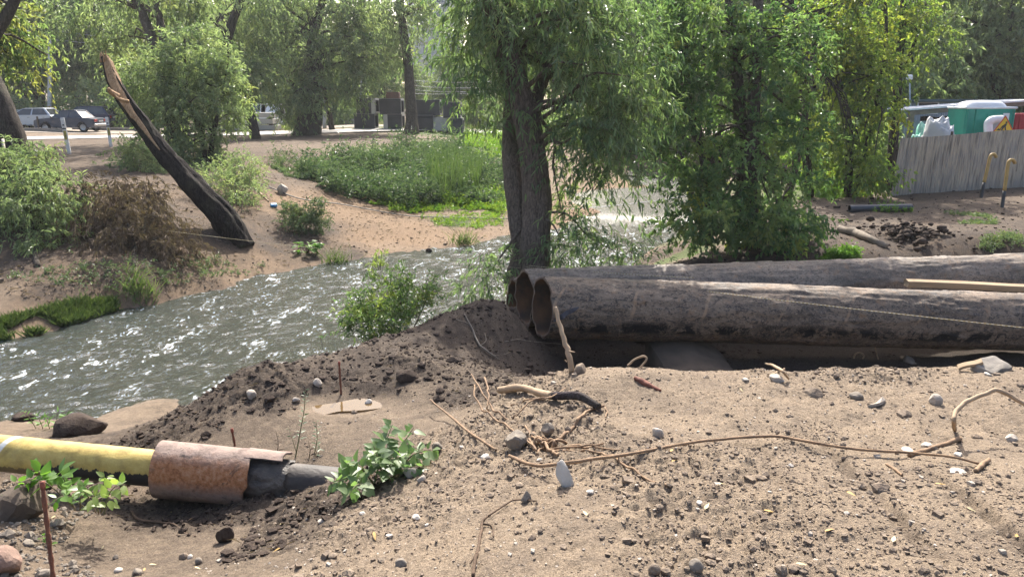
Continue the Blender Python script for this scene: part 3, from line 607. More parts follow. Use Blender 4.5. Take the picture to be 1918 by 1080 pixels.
def leaves(mb, P, D, L, Wd, tint, r, full=False, curl=.18, flat=.6):
    n = len(P); D = unit(D)
    N0 = r.normal(size=(n, 3))*(1-flat)+np.array([0, 0, flat]); S = unit(np.cross(D, N0)); N = np.cross(S, D)
    L = np.broadcast_to(L, (n,))[:, None]; Wd = np.broadcast_to(Wd, (n,))[:, None]
    fold = .25*Wd
    t4 = np.concatenate([tint, np.zeros((n, 1)), np.ones((n, 1))], 1) if tint.shape[1] == 2 else tint
    if full:
        v = np.stack([P, P+D*L*.3+S*Wd*.5+N*fold, P+D*L*.3-S*Wd*.5+N*fold, P+D*L*.66+S*Wd*.38+N*(fold*.8-curl*.45*L), P+D*L*.66-S*Wd*.38+N*(fold*.8-curl*.45*L),
                      P+D*L-N*curl*L, P+D*L*.48-N*curl*.18*L], 1)
        f = np.array([[0, 6, 1], [0, 2, 6], [1, 6, 3], [2, 4, 6], [3, 6, 5], [4, 5, 6]]); k = 7
    else:
        v = np.stack([P, P+D*L*.42+S*Wd*.5+N*fold, P+D*L-N*curl*L, P+D*L*.42-S*Wd*.5+N*fold], 1); f = np.array([[0, 2, 1], [0, 3, 2]]); k = 4
    F = (np.arange(n)[:, None, None]*k+f[None]).reshape(-1, 3)
    mb.add(v.reshape(-1, 3), F, np.repeat(t4, k, 0))
def twigs(mb_leaf, mb_twig, C, D, L, droop, nl, leafL, leafW, tint, r, full=False, spread=.75, leafdroop=.3, start=.1, tw=.004, flat=.6):
    """C start, D direction, L length per twig; nl leaves along each; droop bends it down"""
    n = len(C); D = unit(D); L = np.broadcast_to(L, (n,)); droop = np.broadcast_to(droop, (n,))
    def pos(t): return C[:, None]+D[:, None]*(L[:, None]*t)[..., None]+np.array([0, 0, -1.0])*(droop[:, None]*L[:, None]*t*t)[..., None]
    t = np.sort(r.uniform(start, 1, (n, nl)), 1); P = pos(t); T = unit(D[:, None]+np.array([0, 0, -1.0])*(2*droop[:, None]*t)[..., None])
    side = r.normal(size=(n, nl, 3)); side = unit(np.cross(T, side))
    LD = T*(1-spread*.5)+side*spread*r.uniform(.5, 1.2, (n, nl, 1))+np.array([0, 0, -leafdroop])
    tt = np.clip(np.repeat(tint[:, None], nl, 1)+r.normal(size=(n, nl, 2))*[.18, .04], 0, 1)
    leaves(mb_leaf, P.reshape(-1, 3), LD.reshape(-1, 3), leafL*r.uniform(.6, 1.25, n*nl), leafW*r.uniform(.7, 1.2, n*nl), tt.reshape(-1, 2), r, full, flat=flat)
    if mb_twig is not None:
        q = pos(np.broadcast_to(np.array([0, .33, .66, 1.0]), (n, 4))); w_ = np.array([1, .8, .55, .2])*tw
        s1 = np.array([1.0, 0, 0]); V = np.stack([q-s1*w_[None, :, None], q+s1*w_[None, :, None]], 2).reshape(n, 8, 3)
        s2 = np.array([0, 0.7, .7]); V2 = np.stack([q-s2*w_[None, :, None], q+s2*w_[None, :, None]], 2).reshape(n, 8, 3)
        f = np.array([[0, 1, 3, 2], [2, 3, 5, 4], [4, 5, 7, 6]])
        for V_ in (V, V2): mb_twig.add(V_.reshape(-1, 3), (np.arange(n)[:, None, None]*8+f[None]).reshape(-1, 4))
def in_ells(ells, n, r, bias=2.4):
    ells = np.asarray(ells, float); wgt = np.prod(ells[:, 3:6], 1)**(.75); k = r.choice(len(ells), n, p=wgt/wgt.sum())
    d = unit(r.normal(size=(n, 3))); rad = r.uniform(0, 1, (n, 1))**(1/bias); return ells[k, :3]+d*rad*ells[k, 3:6], d, k
def ell(px, py, rx, ry, d, rd=None):
    p = at(px, py, d); s = d/FPX; return [p[0], p[1], p[2], rx*s, (rd if rd is not None else .5*(rx+ry)*s), ry*s]
def crown(ells, r, n_clump, clump_r, per, tl, droop, nl, leafL, leafW, yellow=0.0, full=False, up=.15, zmin=None, leafdroop=.3, spread=.75, tw=.004, out=.7, bias=2.4, ygrad=None, flat=.6):
    cc, dd, kk = in_ells(ells, n_clump, r, bias)
    ml, mt = MB(), MB(); n = n_clump*per
    C = np.repeat(cc, per, 0)+r.normal(size=(n, 3))*clump_r*.45; O = np.repeat(dd, per, 0)
    D = unit(r.normal(size=(n, 3))*.8+O*out+np.array([0, 0, up]))
    sh = np.repeat(np.clip(r.normal(.45, .30, (n_clump, 1)), 0, 1), per, 0); ye = np.repeat(np.clip(r.normal(yellow, .16, (n_clump, 1)), 0, 1)*(r.uniform(size=(n_clump, 1)) < .5+yellow), per, 0)
    if zmin is not None: C[:, 2] = np.maximum(C[:, 2], zmin)
    twigs(ml, mt, C, D, tl*r.uniform(.55, 1.25, n), droop*r.uniform(.5, 1.5, n), nl, leafL, leafW, np.concatenate([sh, ye], 1), r, full, leafdroop=leafdroop, spread=spread, tw=tw, flat=flat)
    return ml, mt, cc
def limbs(mb, trunk, radii, cc, r, k, r0, t0=.35, sag=.12, segs=5):
    """limbs from a trunk polyline out to clump centres"""
    tp = resample(trunk, 40); tr = np.interp(np.linspace(0, 1, 40), np.linspace(0, 1, len(radii)), radii); pick = r.choice(len(cc), min(k, len(cc)), replace=False)
    for c_ in cc[pick]:
        d = np.linalg.norm(tp-c_, axis=1)+np.maximum(0, (tp[:, 2]-c_[2]+.3))*1.5; i = max(int(np.argmin(d)), int(40*t0)); a = tp[i]; L = np.linalg.norm(c_-a); ra = min(r0, tr[i]*.55)
        m1 = a+(c_-a)*.35+np.array([0, 0, sag*L])+r.normal(size=3)*.05*L; m2 = a+(c_-a)*.7+np.array([0, 0, sag*.8*L])+r.normal(size=3)*.06*L
        tube(mb, [a, m1, m2, c_], [ra, ra*.7, ra*.45, ra*.15], segs, 12, caps=False)
def tree(name, label, cat, base, trunks, ells, bark_m, leaf_m, r, cl, group=None, limb=(16, .06), segs=12, ridges=.12, extra=None):
    """trunks: list of (points, radii); cl: keyword arguments of crown()"""
    t = thing(name, label, cat, base, group); tm = MB()
    for pts, rad in trunks: tube(tm, pts, rad, segs, len(pts)*7, rough=.10, ridges=ridges, seed=r.uniform(0, 50))
    tm.build('trunk', bark_m, t)
    ml, mt, cc = crown(ells, r, **cl); lm = MB()
    for pts, rad in trunks: limbs(lm, pts, rad, cc, r, limb[0]//len(trunks), limb[1])
    if lm.n: o = lm.build('limbs', bark_m, t); o['kind'] = 'stuff'
    o = mt.build('twigs', M['twig'], t, False); o['kind'] = 'stuff'
    o = ml.build('crown', leaf_m, t, False); o['kind'] = 'stuff'
    return t
def P3(seq): return [at(*q) for q in seq]

# --- the willow behind the pipes
r = np.random.default_rng(5); dW = 12.9
wb = at(1000, 520, dW); wb[2] = hz(wb[0], wb[1])-.05
main = [wb+[.02, 0, 0], at(1001, 470, dW), at(1006, 400, dW), at(1003, 330, dW-.05), at(990, 250, dW-.1), at(968, 165, dW-.15), at(945, 90, dW-.2), at(918, 10, dW-.2), at(885, -90, dW), at(860, -170, dW+.2)]
sec = [wb+[-.24, .2, 0], at(982, 470, dW+.2), at(970, 400, dW+.22), at(962, 330, dW+.25), at(957, 250, dW+.35), at(962, 150, dW+.5), at(985, 60, dW+.6), at(1010, -60, dW+.8)]
fork = [at(985, 262, dW+.05), at(1000, 210, dW+.25), at(1012, 165, dW+.35), at(1040, 90, dW+.5), at(1085, 0, dW+.6), at(1120, -70, dW+.6)]
ells = [ell(900, 70, 75, 95, dW, .9), ell(1010, 40, 130, 90, dW, 1.2), ell(1110, 100, 95, 110, dW-.3, 1.0), ell(1180, 180, 65, 90, dW-.4, .8), ell(1110, 260, 95, 90, dW-.4, .8), ell(1150, 330, 60, 55, dW-.4, .6),
        ell(1080, 390, 45, 70, dW-.3, .5), ell(905, 170, 32, 70, dW, .6), ell(925, 290, 22, 60, dW-.1, .4), ell(1020, 130, 90, 60, dW-.7, .4), ell(945, -30, 130, 90, dW, 1.3), ell(1120, -10, 100, 70, dW, 1.0), ell(870, 10, 45, 60, dW, .6)]
t = thing('willow_tree', 'large drooping willow with rough brown forked trunk standing just behind the pipe ends', 'tree', wb)
tm = MB(); tube(tm, main, [.285, .25, .235, .22, .21, .20, .185, .16, .12, .08], 40, 150, rough=.10, ridges=.16, seed=3); tube(tm, sec, [.27, .2, .18, .165, .15, .12, .10, .06], 28, 110, rough=.1, ridges=.16, seed=8)
tube(tm, fork, [.13, .12, .105, .08, .06, .03], 16, 60, rough=.1, ridges=.12, seed=12)
tm.build('trunk', M['bark_willow'], t)
ml, mt, cc = crown(ells, r, 235, .30, 8, .62, .62, 11, .155, .030, .03, True, .1, leafdroop=.45, out=.55, tw=.0035)
# sprouts low on the trunk and hanging sprays beside it
for (px, py, d, n, lx, dz) in [(1050, 450, dW-.3, 20, .55, .1), (1100, 440, dW-.3, 20, .6, .0), (1185, 455, dW-.5, 14, .6, .1), (1180, 480, dW-.5, 10, .5, .1), (925, 500, dW-.2, 24, .7, -.1), (905, 525, dW-.3, 12, .5, -.2), (945, 470, dW-.2, 10, .5, 0), (870, 545, dW-.4, 5, .35, .1), (1060, 490, dW-.2, 16, .5, .2), (1130, 485, dW-.4, 12, .5, .2)]:
    C = np.repeat(at(px, py, d)[None], n, 0)+r.normal(size=(n, 3))*[.14, .12, .10]; D = r.normal(size=(n, 3))*[1, .6, .4]+[0, 0, dz]
    twigs(ml, mt, C, D, lx*r.uniform(.5, 1.2, n), .45, 13, .13, .025, np.tile([[.5, .03]], (n, 1)), r, True, leafdroop=.35)
lm = MB(); limbs(lm, main, [.30, .25, .24, .22, .19, .12], cc, r, 20, .05); limbs(lm, fork, [.12, .1, .03], cc, r, 12, .04, .2)
for a in ([at(1000, 395, dW), at(1035, 420, dW-.3), at(1050, 450, dW-.3)], [at(1005, 400, dW), at(1060, 400, dW-.3), at(1100, 440, dW-.3), at(1150, 470, dW-.5)], [at(975, 430, dW), at(945, 470, dW-.2), at(925, 500, dW-.2), at(905, 525, dW-.3)]): tube(lm, a, [.03, .02, .012, .006], 6, 14, caps=False)
o = lm.build('limbs', M['bark_willow'], t); o['kind'] = 'stuff'; o = mt.build('twigs', M['twig'], t, False); o['kind'] = 'stuff'; o = ml.build('crown', M['leaf_willow'], t, False); o['kind'] = 'stuff'

# --- dense maple clump at the right of the willow
r = np.random.default_rng(6); d = 14.6
mb_ = at(1390, 480, d); mb_[2] = hz(mb_[0], mb_[1])-.05
trunks = [([mb_+[-.65, .3, 0], at(1330, 330, d+.3), at(1290, 200, d+.4), at(1278, 60, d+.4), at(1268, -60, d+.4)], [.13, .115, .10, .085, .06]),
          ([mb_+[-.05, .1, 0], at(1392, 330, d+.1), at(1385, 200, d), at(1372, 60, d), at(1365, -80, d)], [.16, .13, .125, .115, .09]),
          ([mb_+[.12, 0, 0], at(1405, 330, d-.2), at(1412, 200, d-.2), at(1416, 80, d-.2), at(1424, -80, d)], [.17, .15, .12, .11, .08]),
          ([mb_+[.5, .3, 0], at(1480, 350, d+.3), at(1510, 200, d+.4), at(1530, 50, d+.5)], [.10, .08, .07, .05])]
ells = [ell(1380, 415, 150, 75, d-.9, 1.1), ell(1300, 400, 75, 70, d-1.0, .7), ell(1480, 405, 70, 80, d-.7, .8), ell(1370, 280, 110, 85, d-.6, .9), ell(1290, 250, 75, 110, d-.3, .9), ell(1480, 260, 55, 110, d-.1, .7), ell(1300, 120, 80, 90, d, .8), ell(1440, 150, 70, 90, d-.4, .8), ell(1240, 80, 60, 90, d+.6, .8), ell(1350, 30, 95, 55, d, .9), ell(1490, 80, 60, 60, d, .8)]
tree('maple_clump', 'dense dark green maple clump with four trunks and leaves down to the pipe', 'tree', mb_, trunks, ells, M['bark_grey'], M['leaf_maple'], r,
     dict(n_clump=340, clump_r=.20, per=9, tl=.36, droop=.35, nl=10, leafL=.105, leafW=.048, yellow=.03, full=False, up=.15, leafdroop=.35, out=.8, tw=.003), limb=(40, .035), segs=14, ridges=.14)
# --- yellowing maple behind it
r = np.random.default_rng(7); d = 22.0
b0 = at(1590, 350, d); b0[2] = hz(b0[0], b0[1])-.05
trunks = [([b0+[-.9, .5, 0], at(1508, 250, d), at(1500, 120, d), at(1480, -40, d)], [.13, .11, .09, .06]), ([b0, at(1590, 240, d), at(1560, 130, d), at(1505, 40, d), at(1450, -40, d)], [.12, .10, .09, .07, .04]), ([b0+[.3, .3, 0], at(1640, 200, d), at(1660, 60, d), at(1650, -60, d)], [.08, .06, .05, .03])]
ells = [ell(1600, 110, 85, 75, d, 1.2), ell(1560, 250, 75, 85, d, 1.2), ell(1640, 170, 45, 80, d, .9), ell(1610, 320, 60, 45, d-.6, .9), ell(1530, 60, 70, 70, d+.5, 1.2), ell(1600, 10, 60, 40, d, 1.2)]
tree('yellowing_maple', 'thin maple with yellow green leaves beside the fence end', 'tree', b0, trunks, ells, M['bark_dark'], M['leaf_lightmaple'], r,
     dict(n_clump=210, clump_r=.32, per=8, tl=.5, droop=.35, nl=9, leafL=.14, leafW=.072, yellow=.16, up=.1, leafdroop=.35, out=.8, tw=.005, bias=2), limb=(24, .04))
# bare hanging branch in front of the yellowing maple
def dead_branch():
    r = np.random.default_rng(9); dd = 20.5; t = MB()
    tube(t, P3([(1462, 60, dd+1), (1500, 100, dd), (1530, 130, dd), (1560, 160, dd), (1580, 210, dd), (1600, 260, dd)]), [.05, .045, .04, .03, .02, .006], 8, 40, rough=.1)
    for k in range(16):
        s = r.uniform(.3, .95); i = resample(np.array(P3([(1500, 100, dd), (1530, 130, dd), (1560, 160, dd), (1580, 210, dd)])), 20)[int(s*19)]
        e = i+np.array([r.normal(.15, .3), r.normal(0, .3), -r.uniform(.6, 2.0)]); m1 = i+(e-i)*.4+np.array([r.normal(.15, .15), 0, .15]); tube(t, [i, m1, e], [.016, .010, .003], 5, 12, caps=False)
    o = t.build('hanging_branch', M['bark_dark'], None, True, tuple(at(1500, 100, dd))); tag(o, 'bare dark dead branch hanging down in front of the yellow green maple', 'branch')
dead_branch()
# --- slim dark tree at the fence corner
r = np.random.default_rng(10); d = 23.5
b0 = at(1668, 345, d); b0[2] = hz(b0[0], b0[1])-.05
tree('slim_tree', 'slim dark forked tree right at the left corner of the fence', 'tree', b0, [([b0, at(1674, 250, d), at(1680, 190, d), at(1682, 130, d), at(1690, 50, d), at(1694, -60, d)], [.17, .14, .13, .12, .10, .06]), ([at(1680, 150, d), at(1705, 100, d), at(1725, 40, d), at(1745, -30, d)], [.07, .05, .04, .02]), ([at(1677, 200, d), at(1655, 195, d), at(1620, 175, d)], [.05, .03, .015])],
     [ell(1700, 30, 60, 60, d, 1.2), ell(1690, 210, 30, 25, d-.3, .4), ell(1735, 60, 40, 50, d, .9), ell(1650, 60, 35, 60, d, .8)], M['bark_dark'], M['leaf_lightmaple'], r,
     dict(n_clump=60, clump_r=.3, per=8, tl=.5, droop=.35, nl=9, leafL=.13, leafW=.065, yellow=.12, out=.8, bias=2), limb=(14, .035))

# --- left group
r = np.random.default_rng(21); d = 18.5                   # dark leaning tree at the picture's left edge
b0 = at(35, 330, d); b0[2] = hz(b0[0], b0[1])-.1
tree('leaning_tree', 'dark thick leaning tree cut by the left edge with yellowing crown above the cars', 'tree', b0, [([b0, at(22, 270, d), at(5, 210, d), at(-30, 130, d), at(-50, 40, d), at(-60, -80, d)], [.38, .33, .29, .27, .24, .2]), ([at(-40, 110, d), at(-8, 60, d), at(18, 20, d), at(45, -40, d)], [.17, .15, .13, .1])],
     [ell(20, 60, 45, 55, d+3, 1.5), ell(35, 120, 40, 40, d+4, 1.2), ell(-40, 30, 90, 90, d+2, 2)], M['bark_dark'], M['leaf_far'], r,
     dict(n_clump=75, clump_r=.4, per=9, tl=.55, droop=.5, nl=10, leafL=.16, leafW=.07, yellow=.2, out=.6, bias=2), limb=(10, .05), segs=18, ridges=.16)
r = np.random.default_rng(22); d = 25.5                   # grey bushy willow behind the broken trunk
b0 = at(385, 345, d); b0[2] = hz(b0[0], b0[1])-.05
tree('bushy_willow', 'bushy grey green willow behind the broken leaning trunk', 'tree', b0, [([b0, at(380, 260, d), at(350, 170, d), at(345, 60, d)], [.11, .09, .06, .03]), ([b0+[.15, .1, 0], at(400, 250, d), at(420, 160, d), at(430, 80, d)], [.10, .08, .05, .03]), ([b0+[-.5, .2, 0], at(342, 290, d), at(310, 220, d), at(290, 150, d)], [.09, .07, .05, .03])],
     [ell(345, 190, 110, 95, d, 1.7), ell(400, 150, 60, 80, d, 1.2), ell(290, 150, 65, 55, d, 1.2), ell(330, 300, 85, 50, d-.3, 1.2), ell(392, 305, 45, 50, d-.2, 1.0), ell(412, 200, 32, 60, d+.3, .9), ell(255, 290, 35, 35, d-1, .6), ell(370, 95, 60, 40, d, 1)], M['bark_dark'], M['leaf_greywillow'], r,
     dict(n_clump=330, clump_r=.32, per=9, tl=.5, droop=.3, nl=10, leafL=.15, leafW=.045, yellow=.03, out=.8, up=.25, tw=.004), limb=(36, .03))
r = np.random.default_rng(23); d = 33                     # two dark leaning stems above it
b0 = at(330, 270, d); b0[2] = hz(b0[0], b0[1])-.05
tree('twin_stem_tree', 'tall tree of two dark leaning stems rising behind the bushy grey willow', 'tree', b0, [([b0, at(310, 170, d), at(288, 85, d), at(268, 30, d), at(250, -10, d), at(225, -100, d)], [.30, .25, .22, .19, .17, .1]), ([b0+[.4, .2, 0], at(325, 170, d), at(308, 85, d), at(297, 30, d), at(288, -10, d), at(275, -100, d)], [.26, .22, .18, .16, .14, .1])],
     [ell(190, 40, 110, 55, d+2, 2.5), ell(300, -20, 120, 50, d, 2.5), ell(340, 60, 60, 45, d+1, 1.6), ell(230, 90, 50, 30, d+3, 1.2)], M['bark_grey'], M['leaf_greywillow'], r,
     dict(n_clump=120, clump_r=.5, per=9, tl=.8, droop=.5, nl=9, leafL=.24, leafW=.08, yellow=.08, out=.6, bias=2), limb=(16, .06))
r = np.random.default_rng(24); d = 40                     # dark trunk left of the big one
b0 = at(478, 246, d); b0[2] = hz(b0[0], b0[1])-.05
tree('crooked_tree', 'crooked dark tree leaning left in front of the concrete slabs', 'tree', b0, [([b0, at(466, 205, d), at(450, 160, d), at(424, 95, d), at(432, 50, d), at(448, 10, d), at(470, -60, d)], [.27, .25, .24, .25, .23, .2, .12]), ([at(424, 70, d), at(395, 35, d), at(362, 20, d)], [.09, .06, .03]), ([at(428, 50, d), at(410, 20, d), at(400, -30, d)], [.10, .07, .04])],
     [ell(480, 120, 60, 60, d, 2), ell(440, 140, 40, 40, d-1, 1.3), ell(400, 60, 50, 50, d+2, 2), ell(480, 10, 60, 40, d, 2)], M['bark_dark'], M['leaf_greywillow'], r,
     dict(n_clump=110, clump_r=.5, per=9, tl=.85, droop=.5, nl=9, leafL=.25, leafW=.085, yellow=.05, out=.6, bias=2), limb=(14, .05))
r = np.random.default_rng(25); d = 44                     # big willow above the far bank
b0 = at(573, 254, d); b0[2] = hz(b0[0], b0[1])-.08
tree('big_willow', 'broad willow with thick double trunk on the bare earth of the far bank', 'tree', b0, [([b0+[-.35, 0, 0], at(566, 215, d), at(572, 160, d), at(580, 100, d), at(600, 20, d), at(620, -60, d)], [.44, .34, .32, .28, .22, .15]), ([b0+[.35, .15, 0], at(588, 215, d), at(592, 150, d), at(596, 90, d), at(580, 20, d)], [.50, .42, .36, .3, .2]), ([at(572, 190, d), at(540, 150, d), at(500, 120, d), at(545, 85, d)], [.16, .13, .1, .05])],
     [ell(560, 80, 105, 75, d, 3), ell(650, 90, 65, 80, d, 2.5), ell(490, 60, 55, 60, d, 2), ell(560, 170, 60, 45, d-1.3, 1.6), ell(650, 10, 90, 45, d, 3), ell(520, 0, 80, 40, d, 3), ell(670, 150, 35, 40, d, 1.5), ell(548, 205, 35, 28, d-1, 1)], M['bark_grey'], M['leaf_greywillow'], r,
     dict(n_clump=300, clump_r=.55, per=10, tl=.85, droop=.6, nl=9, leafL=.25, leafW=.085, yellow=.05, out=.6, tw=.008), limb=(34, .10), segs=16)
r = np.random.default_rng(26); d = 48
b0 = at(770, 243, d); b0[2] = hz(b0[0], b0[1])-.05
tree('straight_tree', 'straight brown trunked tree in front of the black concrete blocks', 'tree', b0, [([b0, at(771, 225, d), at(768, 170, d), at(762, 100, d), at(752, 30, d), at(745, -70, d)], [.55, .38, .33, .29, .25, .17])],
     [ell(740, 20, 70, 50, d, 2.2), ell(700, 80, 45, 55, d+1, 1.8), ell(790, 25, 25, 35, d, 1.2), ell(745, 85, 30, 30, d-.5, 1)], M['bark_grey'], M['leaf_greywillow'], r,
     dict(n_clump=95, clump_r=.5, per=10, tl=.85, droop=.7, nl=9, leafL=.25, leafW=.085, yellow=.06, out=.6, bias=2), limb=(12, .08))
r = np.random.default_rng(27); d = 50
b0 = at(622, 239, d); b0[2] = hz(b0[0], b0[1])-.05
tree('slender_tree', 'slender leaning tree beside the concrete post right of the thick double trunk', 'tree', b0, [([b0, at(614, 200, d), at(607, 160, d), at(610, 80, d)], [.2, .16, .13, .08])], [ell(620, 110, 40, 45, d, 1.5)], M['bark_dark'], M['leaf_greywillow'], r,
     dict(n_clump=30, clump_r=.5, per=9, tl=.8, droop=.5, nl=10, leafL=.2, leafW=.06, yellow=.03, out=.6), limb=(8, .04))

# --- trees and bushes further back: five kinds, each copied
def far_tree(label, seedn, h, rx, leaf_m, kind, yellow=.04):
    r = np.random.default_rng(seedn); b = np.array([0, 0, 0.0])
    e = [[0, 0, h*.62, rx, rx, h*.34], [rx*.5, 0, h*.42, rx*.75, rx*.7, h*.22], [-rx*.5, .2, h*.45, rx*.7, rx*.75, h*.24], [0, -rx*.4, h*.3, rx*.8, rx*.6, h*.18], [.2, 0, h*.85, rx*.6, rx*.6, h*.16]]
    tr = [([b, [0.1, 0, h*.3], [-.1, .1, h*.6], [.1, 0, h*.9]], [h*.028, h*.022, h*.015, .04])]
    return tree(kind, label, 'tree', b, tr, e, M['bark_dark'], leaf_m, r, dict(n_clump=190, clump_r=.75, per=7, tl=1.15, droop=.45, nl=9, leafL=.40, leafW=.20, yellow=yellow, out=.8, tw=.012, bias=2.2, flat=.45), limb=(14, .12), segs=8)
FAR = [far_tree('tall broad tree in the wood beyond the road and yard', 31, 15, 4.6, M['leaf_far'], 'woodland_tree', .02), far_tree('tall dense tree in the wood beyond the road and yard', 32, 17, 4.0, M['leaf_far'], 'woodland_tree', .06), far_tree('pale crowned tree in the wood beyond the road and yard', 33, 13, 4.4, M['leaf_greywillow'], 'woodland_tree', .04)]
far_labels = [f['label'] for f in FAR]
def bush_proto(label, seedn, leaf_m, h=2.0, rx=1.6, lf=.2, nc=70, yellow=.04, name='far_bush'):
    r = np.random.default_rng(seedn)
    return tree(name, label, 'bush', np.zeros(3), [([[0, 0, 0], [.1, 0, h*.4], [.3, 0, h*.7]], [.05, .04, .01]), ([[0.1, .1, 0], [-.3, 0, h*.4], [-.5, .1, h*.7]], [.05, .03, .01])], [[0, 0, h*.45, rx, rx, h*.42], [rx*.5, 0, h*.35, rx*.6, rx*.6, h*.3]], M['bark_dark'], leaf_m, r,
                dict(n_clump=nc, clump_r=.3, per=8, tl=.5, droop=.4, nl=9, leafL=lf, leafW=lf*.42, yellow=yellow, out=.8, up=.2), limb=(6, .02), segs=6)
BUSH = [bush_proto('green bush growing at the foot of the far wood', 41, M['leaf_far']), bush_proto('pale green bush growing at the foot of the far wood', 42, M['leaf_greywillow'], yellow=.08)]
bush_labels = [b['label'] for b in BUSH]
def place(proto, first, x, y, s, sz, rz, label, group):
    o = proto if first else copy_tree(proto)
    o.location = (x, y, hz(x, y)-.05); o.scale = (s, s, s*sz); o.rotation_euler = (0, 0, rz); o['label'] = label; o['group'] = group; o['_o'] = [x, y, 0]; return o
r = np.random.default_rng(50); used = set()
spots = []
for px in range(-700, 2560, 62):                            # front rank
    if 690 < px < 850: dd = 88
    elif px > 1690: dd = 62+r.uniform(-4, 8)
    elif px > 1150: dd = 58+r.uniform(-4, 8)
    elif px < 400: dd = 68+r.uniform(-3, 6)
    else: dd = 76+r.uniform(-5, 8)
    spots.append((px+r.uniform(-15, 15), dd))
for px in range(-800, 2660, 85):
    if not 770 < px < 860: spots.append((px+r.uniform(-20, 20), 100+r.uniform(-6, 10)))
for px, dd in [(1500, 40), (1420, 44), (1270, 46), (1190, 50), (1600, 38), (1760, 50), (1840, 48), (1910, 52), (1660, 46)]: spots.append((px, dd))
for n_, (px, dd) in enumerate(spots):
    k = int(r.integers(3)) if px < 1640 else 2
    x, y = (px-CX)/FPX*dd, dd; s = r.uniform(.62, .98)
    if 740 < px < 900: s *= .62
    place(FAR[k], k not in used, x, y, s, r.uniform(.9, 1.15), r.uniform(0, 6.28), far_labels[k], ['broad trees of the far wood', 'dense trees of the far wood', 'pale trees of the far wood'][k]); used.add(k)
used = set()
bs = [(60, 62), (150, 64), (230, 64), (300, 62), (700, 80), (650, 70), (850, 82), (900, 70), (960, 64), (1560, 30), (1600, 27), (1640, 29), (1530, 34), (1480, 38), (1580, 34), (1250, 50), (1330, 50), (1180, 52), (1400, 48), (1620, 36), (1700, 44), (1760, 46), (560, 72), (500, 74), (1010, 60), (1080, 56)]
for px, dd in bs:
    k = int(r.integers(2)); x, y = (px-CX)/FPX*dd, dd
    place(BUSH[k], k not in used, x, y, r.uniform(.8, 1.3)*(1.5 if dd > 50 else .8), r.uniform(.8, 1.2), r.uniform(0, 6), bush_labels[k], ['green bushes below the far wood', 'pale bushes below the far wood'][k]); used.add(k)
# ---------------------------------------------------------------- vehicles on the far side
def paint(name, c, rough=.3, metal=0.0):
    t = NT(name); o = t.obj(); n = t.noise(o, 3, 5, .6); dirt = t.ramp(t.math('ADD', n, t.math('MULTIPLY', t.n('SeparateXYZ', {0: o}, out=2), -.35)), [(.3, 0.0), (.75, .45)])
    return t.done(t.bsdf(t.mix(dirt, C4(c), (.24, .21, .17, 1)), t.math('ADD', t.math('MULTIPLY', dirt, .5), rough), .5, metal))
M['glass'] = plain('car_glass', (.03, .035, .04), (.045, .05, .055), 2, .06, .8)
M['tyre'] = plain('tyre', (.02, .02, .02), (.04, .038, .035), 8, .9, .2); M['wheel'] = plain('wheel_metal', (.42, .42, .42), (.3, .3, .3), 5, .35, .5, .6)
M['tail'] = plain('tail_light', (.38, .02, .015), (.28, .015, .01), 5, .25, .6); M['head'] = plain('head_light', (.7, .7, .68), (.5, .5, .5), 5, .15, .7)
M['chrome'] = plain('bumper_metal', (.55, .55, .55), (.4, .4, .4), 4, .3, .5, .7); M['black_plastic'] = plain('black_plastic', (.03, .03, .032), (.045, .045, .045), 6, .5, .4)
M['white_plate'] = plain('number_plate', (.65, .65, .62), (.5, .5, .48), 6, .5, .4)
def loft(mb, prof, ys, scales, cen):
    """profile polygon in x/z swept across y with a scale per ring"""
    prof = np.asarray(prof, float); n = len(prof); V = []
    for y, s in zip(ys, scales):
        p = cen+(prof-cen)*s; V.append(np.stack([p[:, 0], np.full(n, y), p[:, 1]], -1))
    k = np.arange(n); k2 = (k+1) % n
    q = np.concatenate([np.stack([i*n+k, i*n+k2, (i+1)*n+k2, (i+1)*n+k], -1) for i in range(len(ys)-1)])
    mb.add(np.vstack(V), [q, np.arange(n)[None, ::-1], (np.arange(n)+(len(ys)-1)*n)[None]]); return mb
def arch(cx, r, z0, n=7): return [(cx+r*math.cos(a), z0+r*math.sin(a)) for a in np.linspace(math.pi, 0, n)]
